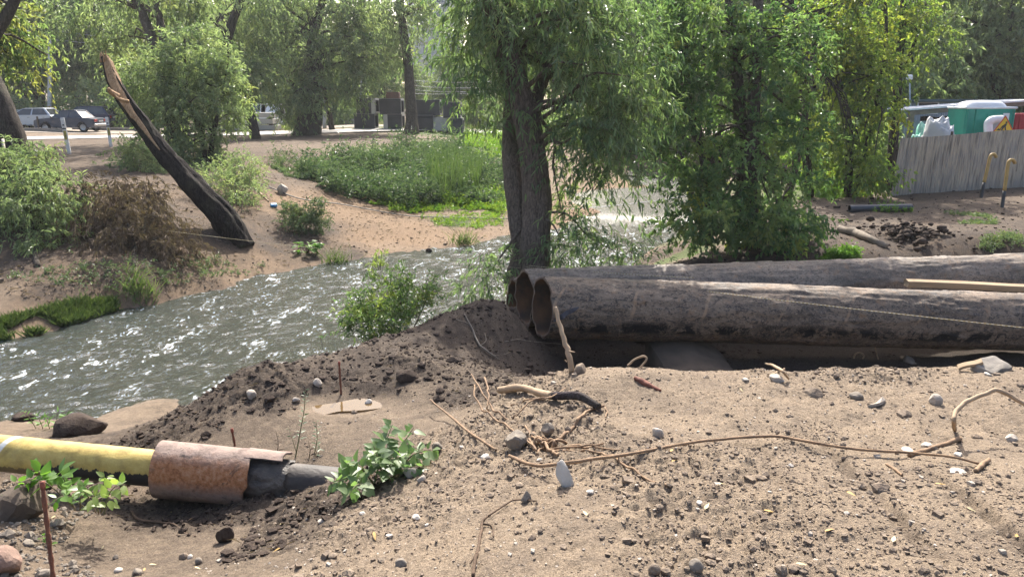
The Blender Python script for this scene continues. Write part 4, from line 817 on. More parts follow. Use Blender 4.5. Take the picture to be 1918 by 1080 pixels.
def car(name, label, cat, pos, heading, body_c, L, Wd, Hh, style, group='vehicles parked beyond the river'):
    """front towards +x in car space"""
    t = thing(name, label, cat, pos, group); t.rotation_euler = (0, 0, heading); t['_o'] = [0, 0, 0]
    pm = paint(name+'_paint', body_c, .28, .25 if max(body_c) > .1 else .1)
    h = L/2; wr = .31; wx = (h-.80, -h+.78); belt = {'sedan': .88, 'hatch': .92, 'van': 1.02}[style]
    if style == 'sedan': top = [(-h, .55), (-h+.03, .84), (-h+.25, .90), (-h+1.0, .93), (h-1.15, .92), (h-.3, .84), (h-.04, .74), (h, .5)]
    elif style == 'hatch': top = [(-h, .5), (-h+.05, .90), (-h+.2, .98), (h-1.25, .96), (h-.55, .84), (h-.12, .68), (h, .45)]
    else: top = [(-h, .45), (-h+.02, 1.05), (h-1.15, 1.02), (h-.35, .88), (h-.03, .7), (h, .42)]
    bot = [(h-.05, .24)]+[(x, z) for x, z in arch(wx[0], wr+.06, .30)][::-1]+[(x, z) for x, z in arch(wx[1], wr+.06, .30)][::-1]+[(-h+.05, .26)]
    bot = [(x, max(z, .22)) for x, z in bot]
    prof = np.array((top+bot)[::-1]); cen = np.array([0, .55])
    m = MB(); loft(m, prof, [-Wd/2+.0, -Wd/2+.06, -Wd/2+.2, Wd/2-.2, Wd/2-.06, Wd/2], [.955, .99, 1, 1, .99, .955], cen); m.build('body', pm, t, False)
    # cabin: pillars + roof as one body panel, glass set in as panes
    g = {'sedan': ((-h+.75, -h+1.25), (h-1.2, h-1.85)), 'hatch': ((-h+.12, -h+.55), (h-1.05, h-1.95)), 'van': ((-h+.04, -h+.14), (h-.95, h-1.6))}[style]
    (rb, rt), (fb, ft) = g; z0, z1 = belt, Hh-.04; yb, yt = Wd/2-.07, Wd/2-.24
    def pillar(xb, xt, w_):
        for s in (-1, 1):
            m = MB()
            v = [[xb-w_, s*yb, z0], [xb+w_, s*yb, z0], [xt+w_*.7, s*yt, z1], [xt-w_*.7, s*yt, z1]]; v2 = [[q[0], q[1]-s*.06, q[2]] for q in v]
            m.add(v+v2, np.array([[0, 1, 2, 3], [7, 6, 5, 4], [0, 4, 5, 1], [1, 5, 6, 2], [2, 6, 7, 3], [3, 7, 4, 0]]))
            m.build('pillar', pm, t, False)
    pillar(rb+.06, rt+.05, .08 if style != 'van' else .12); pillar(fb-.02, ft, .045); mid_b = (rb+fb)/2-.05; pillar(mid_b, mid_b-.08, .05)
    if style == 'van': pillar((rb+mid_b)/2-.2, (rb+mid_b)/2-.25, .62)
    m = MB(); rp = np.array([(rt-.05, z1-.03), (ft+.05, z1-.03), (ft-.12, Hh-.01), ((rt+ft)/2, Hh), (rt+.1, Hh-.012)]); loft(m, rp, [-yt-.03, -yt+.08, yt-.08, yt+.03], [.97, 1, 1, .97], np.array([(rt+ft)/2, z1-.02])); m.build('roof', pm, t, False)
    def pane(nm, quad, mat_=M['glass']):
        q = np.asarray(quad, float); n_ = unit(np.cross(q[1]-q[0], q[3]-q[0])); b = MB(); b.add(np.vstack([q, q-n_*.012]), np.array([[0, 1, 2, 3], [7, 6, 5, 4], [0, 4, 5, 1], [1, 5, 6, 2], [2, 6, 7, 3], [3, 7, 4, 0]])); return b.build(nm, mat_, t, False)
    for s in (-1, 1):
        y0, y1 = s*(yb-.025), s*(yt-.025)
        if style != 'van': pane('rear_side_window', [[rb+.1, y0, z0], [mid_b-.03, y0, z0], [mid_b-.1, y1, z1], [rt+.08, y1, z1]])
        pane('front_side_window', [[mid_b+.04, y0, z0], [fb-.04, y0, z0], [ft-.02, y1, z1], [mid_b-.04, y1, z1]])
    pane('rear_window', [[rb+.02, yb-.06, z0+.02], [rb+.02, -yb+.06, z0+.02], [rt+.02, -yt+.04, z1-.02], [rt+.02, yt-.04, z1-.02]])
    pane('windscreen', [[fb, -yb+.06, z0], [fb, yb-.06, z0], [ft, yt-.04, z1], [ft, -yt+.04, z1]])
    for x in wx:
        for s in (-1, 1):
            w_ = MB(); a = np.linspace(0, 2*np.pi, 24, endpoint=False); pr = [(wr-.12, .0), (wr-.02, .0), (wr, .03), (wr, .15), (wr-.03, .18), (wr-.12, .18)]
            V = np.concatenate([np.stack([x+rr_*np.cos(a), np.full(24, s*(Wd/2-.01-yy)), wr+rr_*np.sin(a)], -1) for rr_, yy in pr]); k = np.arange(24); k2 = (k+1) % 24
            w_.add(V, np.concatenate([np.stack([i*24+k, i*24+k2, (i+1)*24+k2, (i+1)*24+k], -1) for i in range(5)])); tw = w_.build('wheel', M['tyre'], t)
            w_ = MB(); V = np.concatenate([np.stack([x+rr_*np.cos(a), np.full(24, s*(Wd/2-.01-yy)), wr+rr_*np.sin(a)], -1) for rr_, yy in [(wr-.115, .0), (wr-.13, .03), (.10, .05), (.06, .02)]])
            w_.add(V, [np.concatenate([np.stack([i*24+k, i*24+k2, (i+1)*24+k2, (i+1)*24+k], -1) for i in range(3)]), (np.arange(24)+72)[None]]); o = w_.build('rim', M['wheel'], t, False); o.parent = tw
    for s in (-1, 1):
        b = MB(); box(b, (-h+.0, s*(Wd/2-.24), .74), (.05, .34 if style == 'sedan' else .2, .17 if style != 'van' else .3), bev=.01); b.build('tail_light', M['tail'], t, False)
        b = MB(); box(b, (h-.09, s*(Wd/2-.26), .66), (.08, .3, .15), bev=.02); b.build('head_light', M['head'], t, False)
        b = MB(); box(b, (fb-.12, s*(Wd/2+.03), belt+.06), (.1, .16, .11), bev=.02); b.build('wing_mirror', M['black_plastic'], t, False)
        b = MB(); box(b, (mid_b+.15, s*(Wd/2-.0), belt-.12), (.16, .02, .03), bev=.004); box(b, (rb+.45, s*(Wd/2-.0), belt-.12), (.14, .02, .03), bev=.004); b.build('door_handle', M['black_plastic'], t, False)
    for x, nm in ((-h-.02, 'rear_bumper'), (h+.0, 'front_bumper')):
        b = MB(); box(b, (x, 0, .46), (.12, Wd-.06, .15), bev=.03); b.build(nm, M['chrome'] if style == 'sedan' else pm, t, False)
    b = MB(); box(b, (-h-.03, 0, .70), (.03, .5, .11)); b.build('number_plate', M['white_plate'], t, False)
    return t
def gpos(px, py): return gp(px, py)
def far_ground(px, d):
    x = (px-CX)/FPX*d; y = d; return np.array([x, y, hz(x, y)])
q = far_ground(150, 52.5); car('sedan', 'dark blue boxy sedan parked facing left behind the two white posts', 'car', q, math.pi-.04, (.02, .032, .06), 4.12, 1.62, 1.42, 'sedan')
q = far_ground(78, 56); car('hatchback', 'silver hatchback parked in front of the dark blue sedan', 'car', q, math.pi+.02, (.36, .40, .44), 3.95, 1.75, 1.45, 'hatch')
q = far_ground(178, 60); car('car', 'dark blue car half hidden behind the boxy sedan under the trees', 'car', q, math.pi+.1, (.012, .02, .06), 4.2, 1.7, 1.55, 'hatch')
q = far_ground(38, 61); car('car', 'pale car mostly hidden behind the silver hatchback', 'car', q, math.pi+.05, (.4, .43, .46), 4.0, 1.7, 1.45, 'hatch')
q = far_ground(492, 62); car('van', 'white van with small rear window parked behind the concrete slabs', 'van', q, math.pi+.02, (.74, .74, .73), 4.15, 1.75, 1.85, 'van')
q = far_ground(440, 63); car('car', 'grey car parked left of the white van behind the willow branches', 'car', q, math.pi, (.30, .32, .33), 4.0, 1.7, 1.45, 'hatch')

# ---------------------------------------------------------------- white marker posts
def post_mat():
    t = NT('white_post_paint'); o = t.obj(); z = t.n('SeparateXYZ', {0: o}, out=2); n = t.noise(o, 9, 5, .65)
    c_ = t.ramp(n, [(.3, (.55, .54, .5)), (.6, (.74, .73, .7))]); c_ = t.mix(t.ramp(z, [(0.0, .6), (.12, 0.0)]), c_, (.25, .19, .13, 1))
    return t.done(t.bsdf(c_, .7, .3, 0, t.bump(n, .3, .01)))
M['post'] = post_mat(); M['yellow_plate'] = plain('yellow_plate', (.50, .42, .10), (.36, .30, .08), 12, .6, .3)
for k, (px, py, h, lab) in enumerate([(130, 288, 1.28, 'white marker post with yellow plate, nearer and left of the two'), (208, 275, 1.22, 'white marker post with yellow plate, farther of the two beside the broken trunk')]):
    p = gp(px, py); t = thing('marker_post', lab, 'post', p, 'white marker posts on the far bank'); R = rotz(.3+.2*k) @ roty(-.06 if k == 0 else -.03); m = MB()
    box(m, p+R @ np.array([0, 0, h/2-.08]), (.125, .125, h+.16), R, bev=.012); m.build('post', M['post'], t, False)
    m = MB(); box(m, p+R @ np.array([.0, -.067, h*.52]), (.09, .01, .32), R, bev=.002); o = m.build('yellow_plate', M['yellow_plate'], t, False)
    m = MB(); box(m, p+R @ np.array([.0, -.0735, h*.52]), (.016, .004, .2), R); box(m, p+R @ np.array([.014, -.0735, h*.52-.03]), (.03, .004, .02), R); q_ = m.build('black_mark', M['black_plastic'], t, False); q_.parent = o
    m = MB(); box(m, p+R @ np.array([.0, -.066, h*.70]), (.126, .006, .05), R); box(m, p+R @ np.array([.0, -.066, h*.80]), (.06, .006, .05), R); m.build('dark_band', M['black_plastic'], t, False)
M['steel_dark'] = plain('dark_steel', (.05, .045, .04), (.09, .06, .045), 8, .7, .3)
for px, py in [(73, 245), (112, 244)]:
    p = gp(px, py); m = MB(); box(m, p+[0, 0, .42], (.09, .09, 1.0), bev=.01); tag(m.build('iron_post', M['steel_dark'], None, False, tuple(p)), 'short rusty iron post at the edge of the parking in front of the cars', 'post', 'short iron posts before the cars')
for px, py, L in [(60, 246, 4.0), (205, 245, 5)]:
    p = gp(px, py); m = MB(); box(m, p+[0, 0, .08], (L, .22, .26), rotz(.03), bev=.03); tag(m.build('kerb_beam', M['grey_concrete'], None, False, tuple(p)), ['low concrete kerb beam lying in front of the silver hatchback', 'low concrete kerb beam lying behind the second white post'][0 if px < 100 else 1], 'kerb')

# ---------------------------------------------------------------- stacked concrete slabs and bitumen coated blocks
M['slab'] = plain('pale_concrete', (.47, .46, .43), (.36, .35, .33), 2.5, .9, .2, 0, .3, 20)
for st, (px, L) in enumerate([(452, 3.2), (492, 2.5)]):
    p = far_ground(px, 50.5); z = p[2]-.02
    names = [('bottom', 'middle', 'top'), ('bottom', 'middle', 'top')][st]
    for k in range(3):
        hh = .30; m = MB(); c_ = np.array([p[0]+.06*math.sin(k*5+st), p[1]+.1*st, z+hh/2+.05]); box(m, c_, (L-.1*k*st, 1.4, hh), rotz(.02*math.sin(k*3)), bev=.02)
        tag(m.build('concrete_slab', M['slab'], None, False, tuple(c_)), f'pale concrete slab, {names[k]} one of the {"left" if st == 0 else "right"} stack before the van', 'slab', 'concrete slabs stacked before the van')
        m = MB(); [box(m, c_+[dx, 0, hh/2+.045], (.1, 1.2, .09)) for dx in (-L*.35, L*.35)]
        if k < 2: tag(m.build('spacer_beam', M['steel_dark'], None, False, tuple(c_)), f'dark wooden spacers under the {names[k+1]} slab of the {"left" if st == 0 else "right"} stack', 'spacer', 'spacers between the concrete slabs')
        z += hh+.09
M['bitumen'] = plain('bitumen_coat', (.028, .029, .036), (.05, .05, .06), 1.6, .55, .35, 0, .3, 12)
def block(px0, px1, row, face, label, d=53.5, dy=0.0, pale_side=0):
    x0, x1 = (px0-CX)/FPX*d, (px1-CX)/FPX*d; zg = hz((x0+x1)/2, d)-.03; hh = 1.0; c_ = np.array([(x0+x1)/2, d+dy, zg+hh/2+row*(hh+.01)]); w_ = x1-x0
    t = thing('concrete_block', label, 'concrete block', (c_[0], c_[1], c_[2]-hh/2), 'black coated concrete blocks in two rows')
    m = MB(); th_ = .13; dpt = 1.5                             # a box section open at both x ends
    for zz, yy, sz in ((hh/2-th_/2, 0, (w_, dpt, th_)), (-hh/2+th_/2, 0, (w_, dpt, th_)), (0, -dpt/2+th_/2, (w_, th_, hh-2*th_-.004)), (0, dpt/2-th_/2, (w_, th_, hh-2*th_-.004))):
        box(m, c_+[0, yy, zz], sz, bev=.012)
    m.build('shell', M['bitumen'], t, False)
    for s in (-1, 1):
        m = MB()
        for zz, yy, sz in ((hh/2-th_/2, 0, (.02, dpt-.02, th_-.02)), (-hh/2+th_/2, 0, (.02, dpt-.02, th_-.02)), (0, -dpt/2+th_/2, (.02, th_-.02, hh-2*th_)), (0, dpt/2-th_/2, (.02, th_-.02, hh-2*th_))): box(m, c_+[s*(w_/2+.006), yy, zz], sz)
        m.build('cut_edge', M['slab'], t, False)
    if pale_side:
        m = MB(); box(m, c_+[pale_side*(w_/2-.14), -dpt/2-.008, 0], (.26, .02, hh-.02)); m.build('bare_edge', M['slab'], t, False)
    m = MB(); box(m, c_+[0, 0, hh/2+.006], (w_-.03, dpt-.05, .014)); m.build('pale_top', M['slab'], t, False)
    return t
for a in [(674, 711, 0, 0, 'black coated concrete block at the left end of the bottom row', 0, 0), (727, 760, 0, 0, 'black concrete block with pale left edge, second of the bottom row', 0, -1), (779, 817, 0, 0, 'black concrete block right of the straight tree in the bottom row', 0, 0), (843, 870, 0, 0, 'black concrete block at the right end of the bottom row', 0, 0),
          (679, 713, 1, 0, 'black coated concrete block at the left end of the top row', .05, 1), (720, 759, 1, 0, 'black concrete block left of the straight tree in the top row', .05, 0), (776, 829, 1, 0, 'longest black concrete block right of the straight tree in the top row', .05, 0), (835, 866, 1, 0, 'black concrete block at the right end of the top row', 0, 0)]:
    block(a[0], a[1], a[2], a[3], a[4], dy=a[5], pale_side=a[6])
p = far_ground(829.5, 53.6); m = MB(); box(m, p+[0, 0, .48], (.90, 1.4, .98), bev=.02); tag(m.build('pale_block', M['slab'], None, False, tuple(p)), 'pale bare concrete block between two black ones in the bottom row', 'concrete block')
p = far_ground(743, 56); m = MB(); box(m, p+[0, 0, 1.2], (.9, .9, 2.5), bev=.03); tag(m.build('brick_chamber', plain('brown_brick', (.15, .075, .055), (.10, .055, .045), 6, .9), None, False, tuple(p)), 'brown chamber top showing above the black blocks left of the straight tree', 'chamber')
for px, py, lab in [(664, 220, 'small pale concrete block on grass left of the black blocks'), ]:
    p = far_ground(px, 68); m = MB(); box(m, p+[0, 0, .3], (1.1, .7, .62), bev=.03); tag(m.build('concrete_cube', M['slab'], None, False, tuple(p)), lab, 'concrete block')
# concrete posts
def pole(name, label, base, top, r0, r1, mat_, cat='pole'):
    m = MB(); tube(m, [base, (np.asarray(base)+top)/2, top], [r0, (r0+r1)/2, r1], 10, 12); t = thing(name, label, cat, base); m.build('shaft', mat_, t); return t
b = far_ground(110, 62); tp = at(93, 72, 61.5); t = pole('lamp_post', 'leaning grey concrete lamp post with arm behind the parked cars', b-[0, 0, .1], tp, .17, .11, M['slab'])
m = MB(); tube(m, [tp-[0, 0, .1], tp+[-.3, -.2, .35], tp+[-1.2, -.6, .5]], [.035, .03, .03], 6, 10); m.build('arm', M['steel_dark'], t); m = MB(); box(m, tp+[-1.45, -.7, .48], (.6, .22, .12), rotz(.45), bev=.04); m.build('lamp_head', M['slab'], t)
b = far_ground(615, 54); pole('concrete_post', 'pale concrete post beside the slender leaning tree', b-[0, 0, .1], at(608, 105, 54), .13, .10, M['slab'])
b = far_ground(678, 60); pole('concrete_post', 'thin pale post rising behind the left end of the black blocks', b, at(677, 150, 60), .09, .07, M['slab'])
# power lines: each a wire of its own
M['wire'] = plain('pale_cable', (.42, .43, .42), (.3, .3, .3), 2, .5, .4)
def wire(a, b, sag, r_, label, mat_=None, name='power_line', cat='wire', group=None):
    a, b = np.asarray(a), np.asarray(b); s = np.linspace(0, 1, 14)[:, None]; p = a+(b-a)*s-np.array([0, 0, 1.0])*(4*sag*s*(1-s)); m = MB(); tube(m, p, [r_, r_], 5, 40); return tag(m.build(name, mat_ or M['wire'], None, True, tuple(a)), label, cat, group)
wire(at(93, 74, 61.4), at(560, 88, 60), .35, .016, 'upper pale wire running right from the lamp post'); wire(at(94, 57, 61.4), at(700, 98, 60), .4, .016, 'topmost pale wire passing above the lamp post')
for k, (y0, y1) in enumerate([(150, 152), (160, 163), (168, 170), (175, 170)]): wire(at(770, y0, 66), at(930, y1, 60), .15, .016, 'pale power lines strung above the black concrete blocks', group='power lines above the blocks')
# road sign at the left edge
p = far_ground(10, 42); t = thing('road_sign', 'grey back of a road sign on a thin post at the left edge', 'sign', p); m = MB(); tube(m, [p-[0, 0, .1], p+[-.05, 0, 2.3]], [.035, .035], 8, 6); m.build('post', M['slab'], t)
m = MB(); R = rotz(.5); tri = np.array([[-.42, 0, .38], [.42, 0, .38], [0.0, 0, -.42]]); v = np.concatenate([tri, tri+[0, .012, 0]]) @ R.T+p+[-.05, -.05, 2.0]; m.add(v, [np.array([[0, 2, 1], [3, 4, 5]]), np.array([[0, 1, 4, 3], [1, 2, 5, 4], [2, 0, 3, 5]])]); m.build('plate', plain('sign_back', (.35, .37, .39), (.28, .3, .31), 3, .5, .4, .3), t, False)
# yellow and rust coloured site machine half hidden behind the cars
p = far_ground(72, 70); t = thing('digger', 'orange and black digger body half hidden behind the silver hatchback', 'digger', p); M['orange'] = plain('orange_paint', (.45, .16, .03), (.3, .12, .04), 4, .5, .4)
m = MB(); box(m, p+[0, 0, 1.1], (2.4, 1.6, .6), bev=.1); m.build('body', M['orange'], t); m = MB(); box(m, p+[.1, 0, 1.95], (1.5, 1.4, 1.1), bev=.12); m.build('cab', M['glass'], t); m = MB(); box(m, p+[.1, 0, 2.56], (1.6, 1.5, .12), bev=.04); m.build('roof', M['orange'], t)
for s in (-1, 1): m = MB(); box(m, p+[0, s*.7, .4], (2.6, .45, .8), bev=.3); m.build('track', M['tyre'], t)
p = far_ground(119, 60); m = MB(); [box(m, p+[k*.16, 0, .75+.05*(k % 2)], (.09, .05, 1.5), bev=.01) for k in range(-2, 3)]; box(m, p+[0, .03, .9], (.8, .03, .08)); tag(m.build('yellow_railing', plain('ochre_paint', (.42, .30, .06), (.3, .2, .05), 5, .7), None, False, tuple(p)), 'small ochre yellow railing standing behind the boxy sedan', 'railing')

# ---------------------------------------------------------------- apartment house far behind
def house():
    d = 150; x0, x1 = (772-CX)/FPX*d, (866-CX)/FPX*d; zb = hz((x0+x1)/2, d)-.2; hh = 31; w_ = x1-x0; c_ = np.array([(x0+x1)/2, d, zb]); t = thing('apartment_house', 'tall pale grey apartment house rising far behind the black blocks', 'building', c_)
    wm = plain('panel_wall', (.50, .50, .49), (.42, .42, .42), .5, .85, .2); dk = plain('window_glass', (.06, .075, .09), (.10, .12, .14), .8, .12, .7); fr = plain('window_frame', (.62, .62, .6), (.5, .5, .5), 1, .6)
    m = MB(); box(m, c_+[0, 6, hh/2], (w_, 12, hh)); wall = m.build('wall', wm, t, False)
    m = MB(); box(m, c_+[0, 6, hh+.25], (w_+.5, 12.5, .5)); m.build('roof', plain('roof_felt', (.12, .12, .12), (.09, .09, .09)), t, False)
    for fl in range(10):
        m = MB(); box(m, c_+[0, -.03, fl*3.05+2.95], (w_, .08, .12)); m.build('floor_joint', fr, t, False)
        for k in range(4):
            x = -w_/2+w_*(k+.5)/4; z = fl*3.05+1.75; f = MB()
            for dx, dz, sx, sz in ((-.8, 0, .1, 1.5), (.8, 0, .1, 1.5), (0, .72, 1.5, .1), (0, -.72, 1.5, .1), (.2, 0, .07, 1.36)): box(f, c_+[x+dx, -.05, z+dz], (sx, .12, sz))
            fo = f.build('window', fr, t, False); g = MB(); box(g, c_+[x, .005, z], (1.54, .04, 1.4)); go = g.build('pane', dk, t, False); go.parent = fo
            if k in (1, 3): g = MB(); box(g, c_+[x, -.55, z-1.05], (w_/4-.5, 1.0, 1.1), bev=.04); g.build('balcony', wm, t, False)
house()

# ---------------------------------------------------------------- works yard on the right
def fence():
    A0, A1 = atz(1668, 367, -1.0), atz(1918, 350, -1.0); T0, T1 = at(1690, 258, depth_of(A0)), at(1918, 240, depth_of(A1)); T0[1] = A0[1]; T1[1] = A1[1]
    h0, h1 = T0[2]-A0[2], T1[2]-A1[2]; ax = unit((A1-A0)*[1, 1, 0]); L = np.linalg.norm((A1-A0)[:2]); nrm = np.array([ax[1], -ax[0], 0.0]); lean = .10
    t = thing('metal_fence', 'grey brown corrugated metal sheet fence with streaky reflections painted into its sheets', 'fence', A0)
    ms = []
    for k in range(3):
        n = NT('fence_sheet'); o = n.obj(); st = n.scale(o, (6, 6, .5)); a = n.noise(st, 2.0+k*.3, 5, .6); b = n.noise(o, 1.1, 4, .6); z = n.n('SeparateXYZ', {0: o}, out=2)
        col = n.ramp(a, [(.32, (.13, .115, .10)), (.45, (.30, .265, .22)), (.58, (.47, .40, .31)), (.7, (.25, .24, .23))]); col = n.mix(n.ramp(b, [(.42, 0.0), (.62, .6)]), col, (.24, .235, .235, 1))  # vertical streaks put brown reflections into the sheet colour
        col = n.mix(n.ramp(n.math('ADD', z, n.math('MULTIPLY', b, .5)), [(.15, .6), (.55, 0.0)]), col, (.20, .20, .19, 1)); ms.append(n.done(n.bsdf(col, .42, .4, .35, n.bump(a, .15, .01))))
    sw = 1.05; ns = int((L+4.0)/sw)+1
    for k in range(ns):
        s0 = k*sw; n = 11*4; xs = np.linspace(0, sw+.02, n+1); ph = np.mod(xs, .1167)/.1167
        dep = .024*np.interp(ph, [0, .1, .4, .5, .9, 1], [0, 1, 1, 0, 0, 0])*1.2
        f = (s0+xs)/L; bot = A0+(A1-A0)*f[:, None]; bot[:, 2] -= .05; gz = H(bot[:, 0], bot[:, 1])-.06; bot[:, 2] = np.minimum(bot[:, 2], gz)
        topz = A0[2]+(A1[2]-A0[2])*f+h0+(h1-h0)*f+.012*math.sin(k*5); off = .006*(k % 2)+dep
        zf = np.linspace(0, 1, 7); rows = []
        for z in zf:
            zz = bot[:, 2]+(topz-bot[:, 2])*z; wv = .012*vnoise(s0+xs*1.5, z*2, 3.0)
            rows.append(np.stack([bot[:, 0], bot[:, 1], zz], -1)+nrm*(off+wv)[:, None]+np.array([1, 0, 0])*(lean*.9*z*(1.0))+0)
        P = np.concatenate(rows+[r_-nrm*.004 for r_ in rows]); m = MB(); nn = n+1; i, j = np.meshgrid(np.arange(6), np.arange(n), indexing='ij'); q = np.stack([i*nn+j, i*nn+j+1, (i+1)*nn+j+1, (i+1)*nn+j], -1).reshape(-1, 4)
        m.add(P, np.concatenate([q, q[:, ::-1]+7*nn])); m.build('fence_sheet', ms[(k*2+k//3) % 3], t, False)
    for z in (.35, 1.3):
        m = MB(); a = A0+[0, 0, z]-nrm*.05+[lean*.5, 0, 0]; b = A0+(A1-A0)*((L+3.5)/L)+[0, 0, z]-nrm*.05; beam_ax = [a, (a+b)/2, b]; tube(m, beam_ax, [.03, .03], 4, 6); m.build('rail', M['steel_dark'], t, False)
    for k in range(5):
        f = k*2.2/L; a = A0+(A1-A0)*f-nrm*.10; m = MB(); tube(m, [a-[0, 0, .3], a+[lean, 0, 1.75]], [.035, .035], 6, 4); m.build('post', M['steel_dark'], t, False)
fence()
M['teal'] = plain('teal_paint', (.012, .26, .19), (.01, .20, .15), 2, .5, .4, 0, .1, 10); M['white_plastic'] = plain('white_plastic', (.74, .75, .76), (.6, .61, .62), 3, .5, .4); M['red_paint'] = plain('red_paint', (.42, .03, .04), (.3, .025, .03), 3, .55, .35)
M['galv'] = plain('pale_blue_steel', (.34, .40, .44), (.27, .32, .36), 2, .5, .4, .2); M['cab_roof'] = plain('dark_roof', (.10, .15, .16), (.07, .10, .11), 2, .6)
def cabin():
    d = 34; a = at(1703, 200, d); b = at(1900, 196, d); zt = at(1800, 187, d)[2]; x0, x1 = a[0], b[0]; y = a[1]; zg = -1.05; t = thing('site_cabin', 'pale blue corrugated site cabin with dark roof edge behind the fence', 'cabin', ((x0+x1)/2, y, zg))
    m = MB(); n = int((x1-x0)/.1)*4; xs = np.linspace(x0, x1, n+1); dep = np.tile([0, 0, .03, .03], n//4+1)[:n+1]
    P = np.concatenate([np.stack([xs, y-dep, np.full(n+1, z)], -1) for z in (zg, zt-.12)]+[np.stack([xs, y-dep+.02+0*xs, np.full(n+1, z)], -1) for z in (zg, zt-.12)]); j = np.arange(n); m.add(P, np.concatenate([np.stack([j, j+1, n+1+j+1, n+1+j], -1), np.stack([j+1, j, n+1+j, n+1+j+1], -1)+2*(n+1)])); m.build('front_wall', M['galv'], t, False)
    m = MB(); box(m, ((x0+x1)/2, y+1.28, (zg+zt)/2-.06), (x1-x0-.02, 2.42, zt-zg-.14)); m.build('shell', M['galv'], t, False)
    m = MB(); box(m, ((x0+x1)/2, y+1.2, zt-.04), (x1-x0+.3, 2.8, .13), bev=.02); m.build('roof', M['cab_roof'], t, False)
    for px, py, w_, h_ in ((1739, 202, .95, .55), (1800, 205, .8, .5)):
        c_ = at(px, py, d-.1); m = MB(); box(m, (c_[0], y-.045, c_[2]), (w_, .03, h_), bev=.005); f = m.build('window', M['white_plastic'], t, False); m = MB(); box(m, (c_[0], y-.065, c_[2]), (w_-.14, .02, h_-.14)); g = m.build('pane', M['glass'], t, False); g.parent = f
cabin()
def shed():
    d = 27.5; zg = -1.0; p0, p1 = at(1702, 207, d), at(1940, 189, d+1.5); t = thing('lean_to_shed', 'open lean-to shed with white sheet roof and dark board wall behind the fence', 'shed', (p0[0], p0[1], zg)); bm_ = plain('dark_boards', (.085, .07, .06), (.05, .042, .036), 3, .9, .1)
    v = np.array([p0, p1, p1+[0, 1.7, .0], p0+[0, 1.7, .0]]); m = MB(); m.add(np.vstack([v, v+[0, 0, .06]]), np.array([[3, 2, 1, 0], [4, 5, 6, 7], [0, 1, 5, 4], [1, 2, 6, 5], [2, 3, 7, 6], [3, 0, 4, 7]])); m.build('roof_sheet', M['white_plastic'], t, False)
    m = MB(); box(m, (p0+p1)/2+[0, .12, -.09], (np.linalg.norm(p1-p0)-.2, .12, .16), rotz(math.atan2((p1-p0)[1], (p1-p0)[0])) @ roty(-math.atan2((p1-p0)[2], (p1-p0)[0]))); m.build('eaves_beam', M['grey_wood'], t, False)
    for px in (1711, 1797):
        a = at(px, 210, d+.1); m = MB(); box(m, (a[0], a[1]+.12, (zg+a[2])/2), (.17, .15, a[2]-zg+.1), bev=.01); m.build('post', M['grey_wood'], t, False)
    xw0, xw1 = at(1722, 220, d+1.6)[0], at(1812, 220, d+1.6)[0]; n = 20; w_ = (xw1-xw0)/n; y = p0[1]+1.5
    for k in range(n): m = MB(); hh = 2.05+.02*math.sin(k*7); box(m, (xw0+(k+.5)*w_, y+.012*math.sin(k*3.3), zg+hh/2), (w_-.012, .03, hh), bev=.004); m.build('board', bm_, t, False)
    a = at(1735, 228, d+.8); m = MB(); box(m, (at(1722, 228, d+.6)[0], p0[1]+.8, zg+.95), (.75, .05, 1.9)); m.build('side_panel', M['galv'], t, False); m = MB(); box(m, (at(1736, 222, d+.55)[0], p0[1]+.74, zg+1.35), (.36, .03, .36)); m.build('notice', M['white_plastic'], t, False)
shed()
def booth():
    d = 25.2; x0, x1 = at(1807, 230, d)[0], at(1900, 230, d)[0]; zt = at(1850, 202, d)[2]; zg = -1.0; y = at(1850, 230, d)[1]; w_ = x1-x0; c_ = np.array([(x0+x1)/2, y, zg]); t = thing('portable_toilet', 'green plastic booth with white domed roof and paper notice behind the fence', 'booth', c_)
    m = MB(); box(m, c_+[0, .55, (zt-zg)/2], (w_, 1.1, zt-zg), bev=.04); m.build('body', M['teal'], t, False)
    m = MB(); box(m, c_+[w_*.18, -.012, (zt-zg)/2-.05], (w_*.52, .03, zt-zg-.25), bev=.01); dr = m.build('door', M['teal'], t, False)
    for dx in (-.46, -.3, .46): m = MB(); box(m, c_+[w_*dx, -.02, (zt-zg)/2], (.05, .04, zt-zg-.1), bev=.012); m.build('rib', M['teal'], t, False)
    m = MB(); u, v = np.meshgrid(np.linspace(0, 2*np.pi, 32, endpoint=False), np.linspace(0, 1, 9)); e = .5; ca, sa = np.cos(u), np.sin(u); sx = np.sign(ca)*np.abs(ca)**.4; sy = np.sign(sa)*np.abs(sa)**.4
    rr_ = np.cos(v*np.pi/2)**.6; P = np.stack([c_[0]-.05+sx*rr_*w_*.42, c_[1]+.55+sy*rr_*.5, zt+.0+.24*np.sin(v*np.pi/2)], -1); i, j = np.meshgrid(np.arange(8), np.arange(32), indexing='ij'); j2 = (j+1) % 32; m.add(P.reshape(-1, 3), np.stack([i*32+j, i*32+j2, (i+1)*32+j2, (i+1)*32+j], -1).reshape(-1, 4)); m.build('dome_roof', M['white_plastic'], t)
    m = MB(); box(m, c_+[0, .55, zt-zg-.0], (w_+.06, 1.16, .07), bev=.02); m.build('roof_rim', M['white_plastic'], t, False)
    m = MB(); box(m, c_+[w_*.30, -.035, zt-zg-.32], (.2, .012, .3)); q_ = m.build('notice', M['white_plastic'], t, False)
    return d
booth()
a = at(1797, 240, 25.6); m = MB(); box(m, (a[0], a[1], -.25), (.26, .4, 1.55), bev=.05); tag(m.build('yellow_board', plain('yellow_plastic', (.62, .46, .05), (.5, .37, .04), 3, .5, .4), None, False, (a[0], a[1], -1.0)), 'yellow upright board between the tarpaulin heap and green booth', 'board')
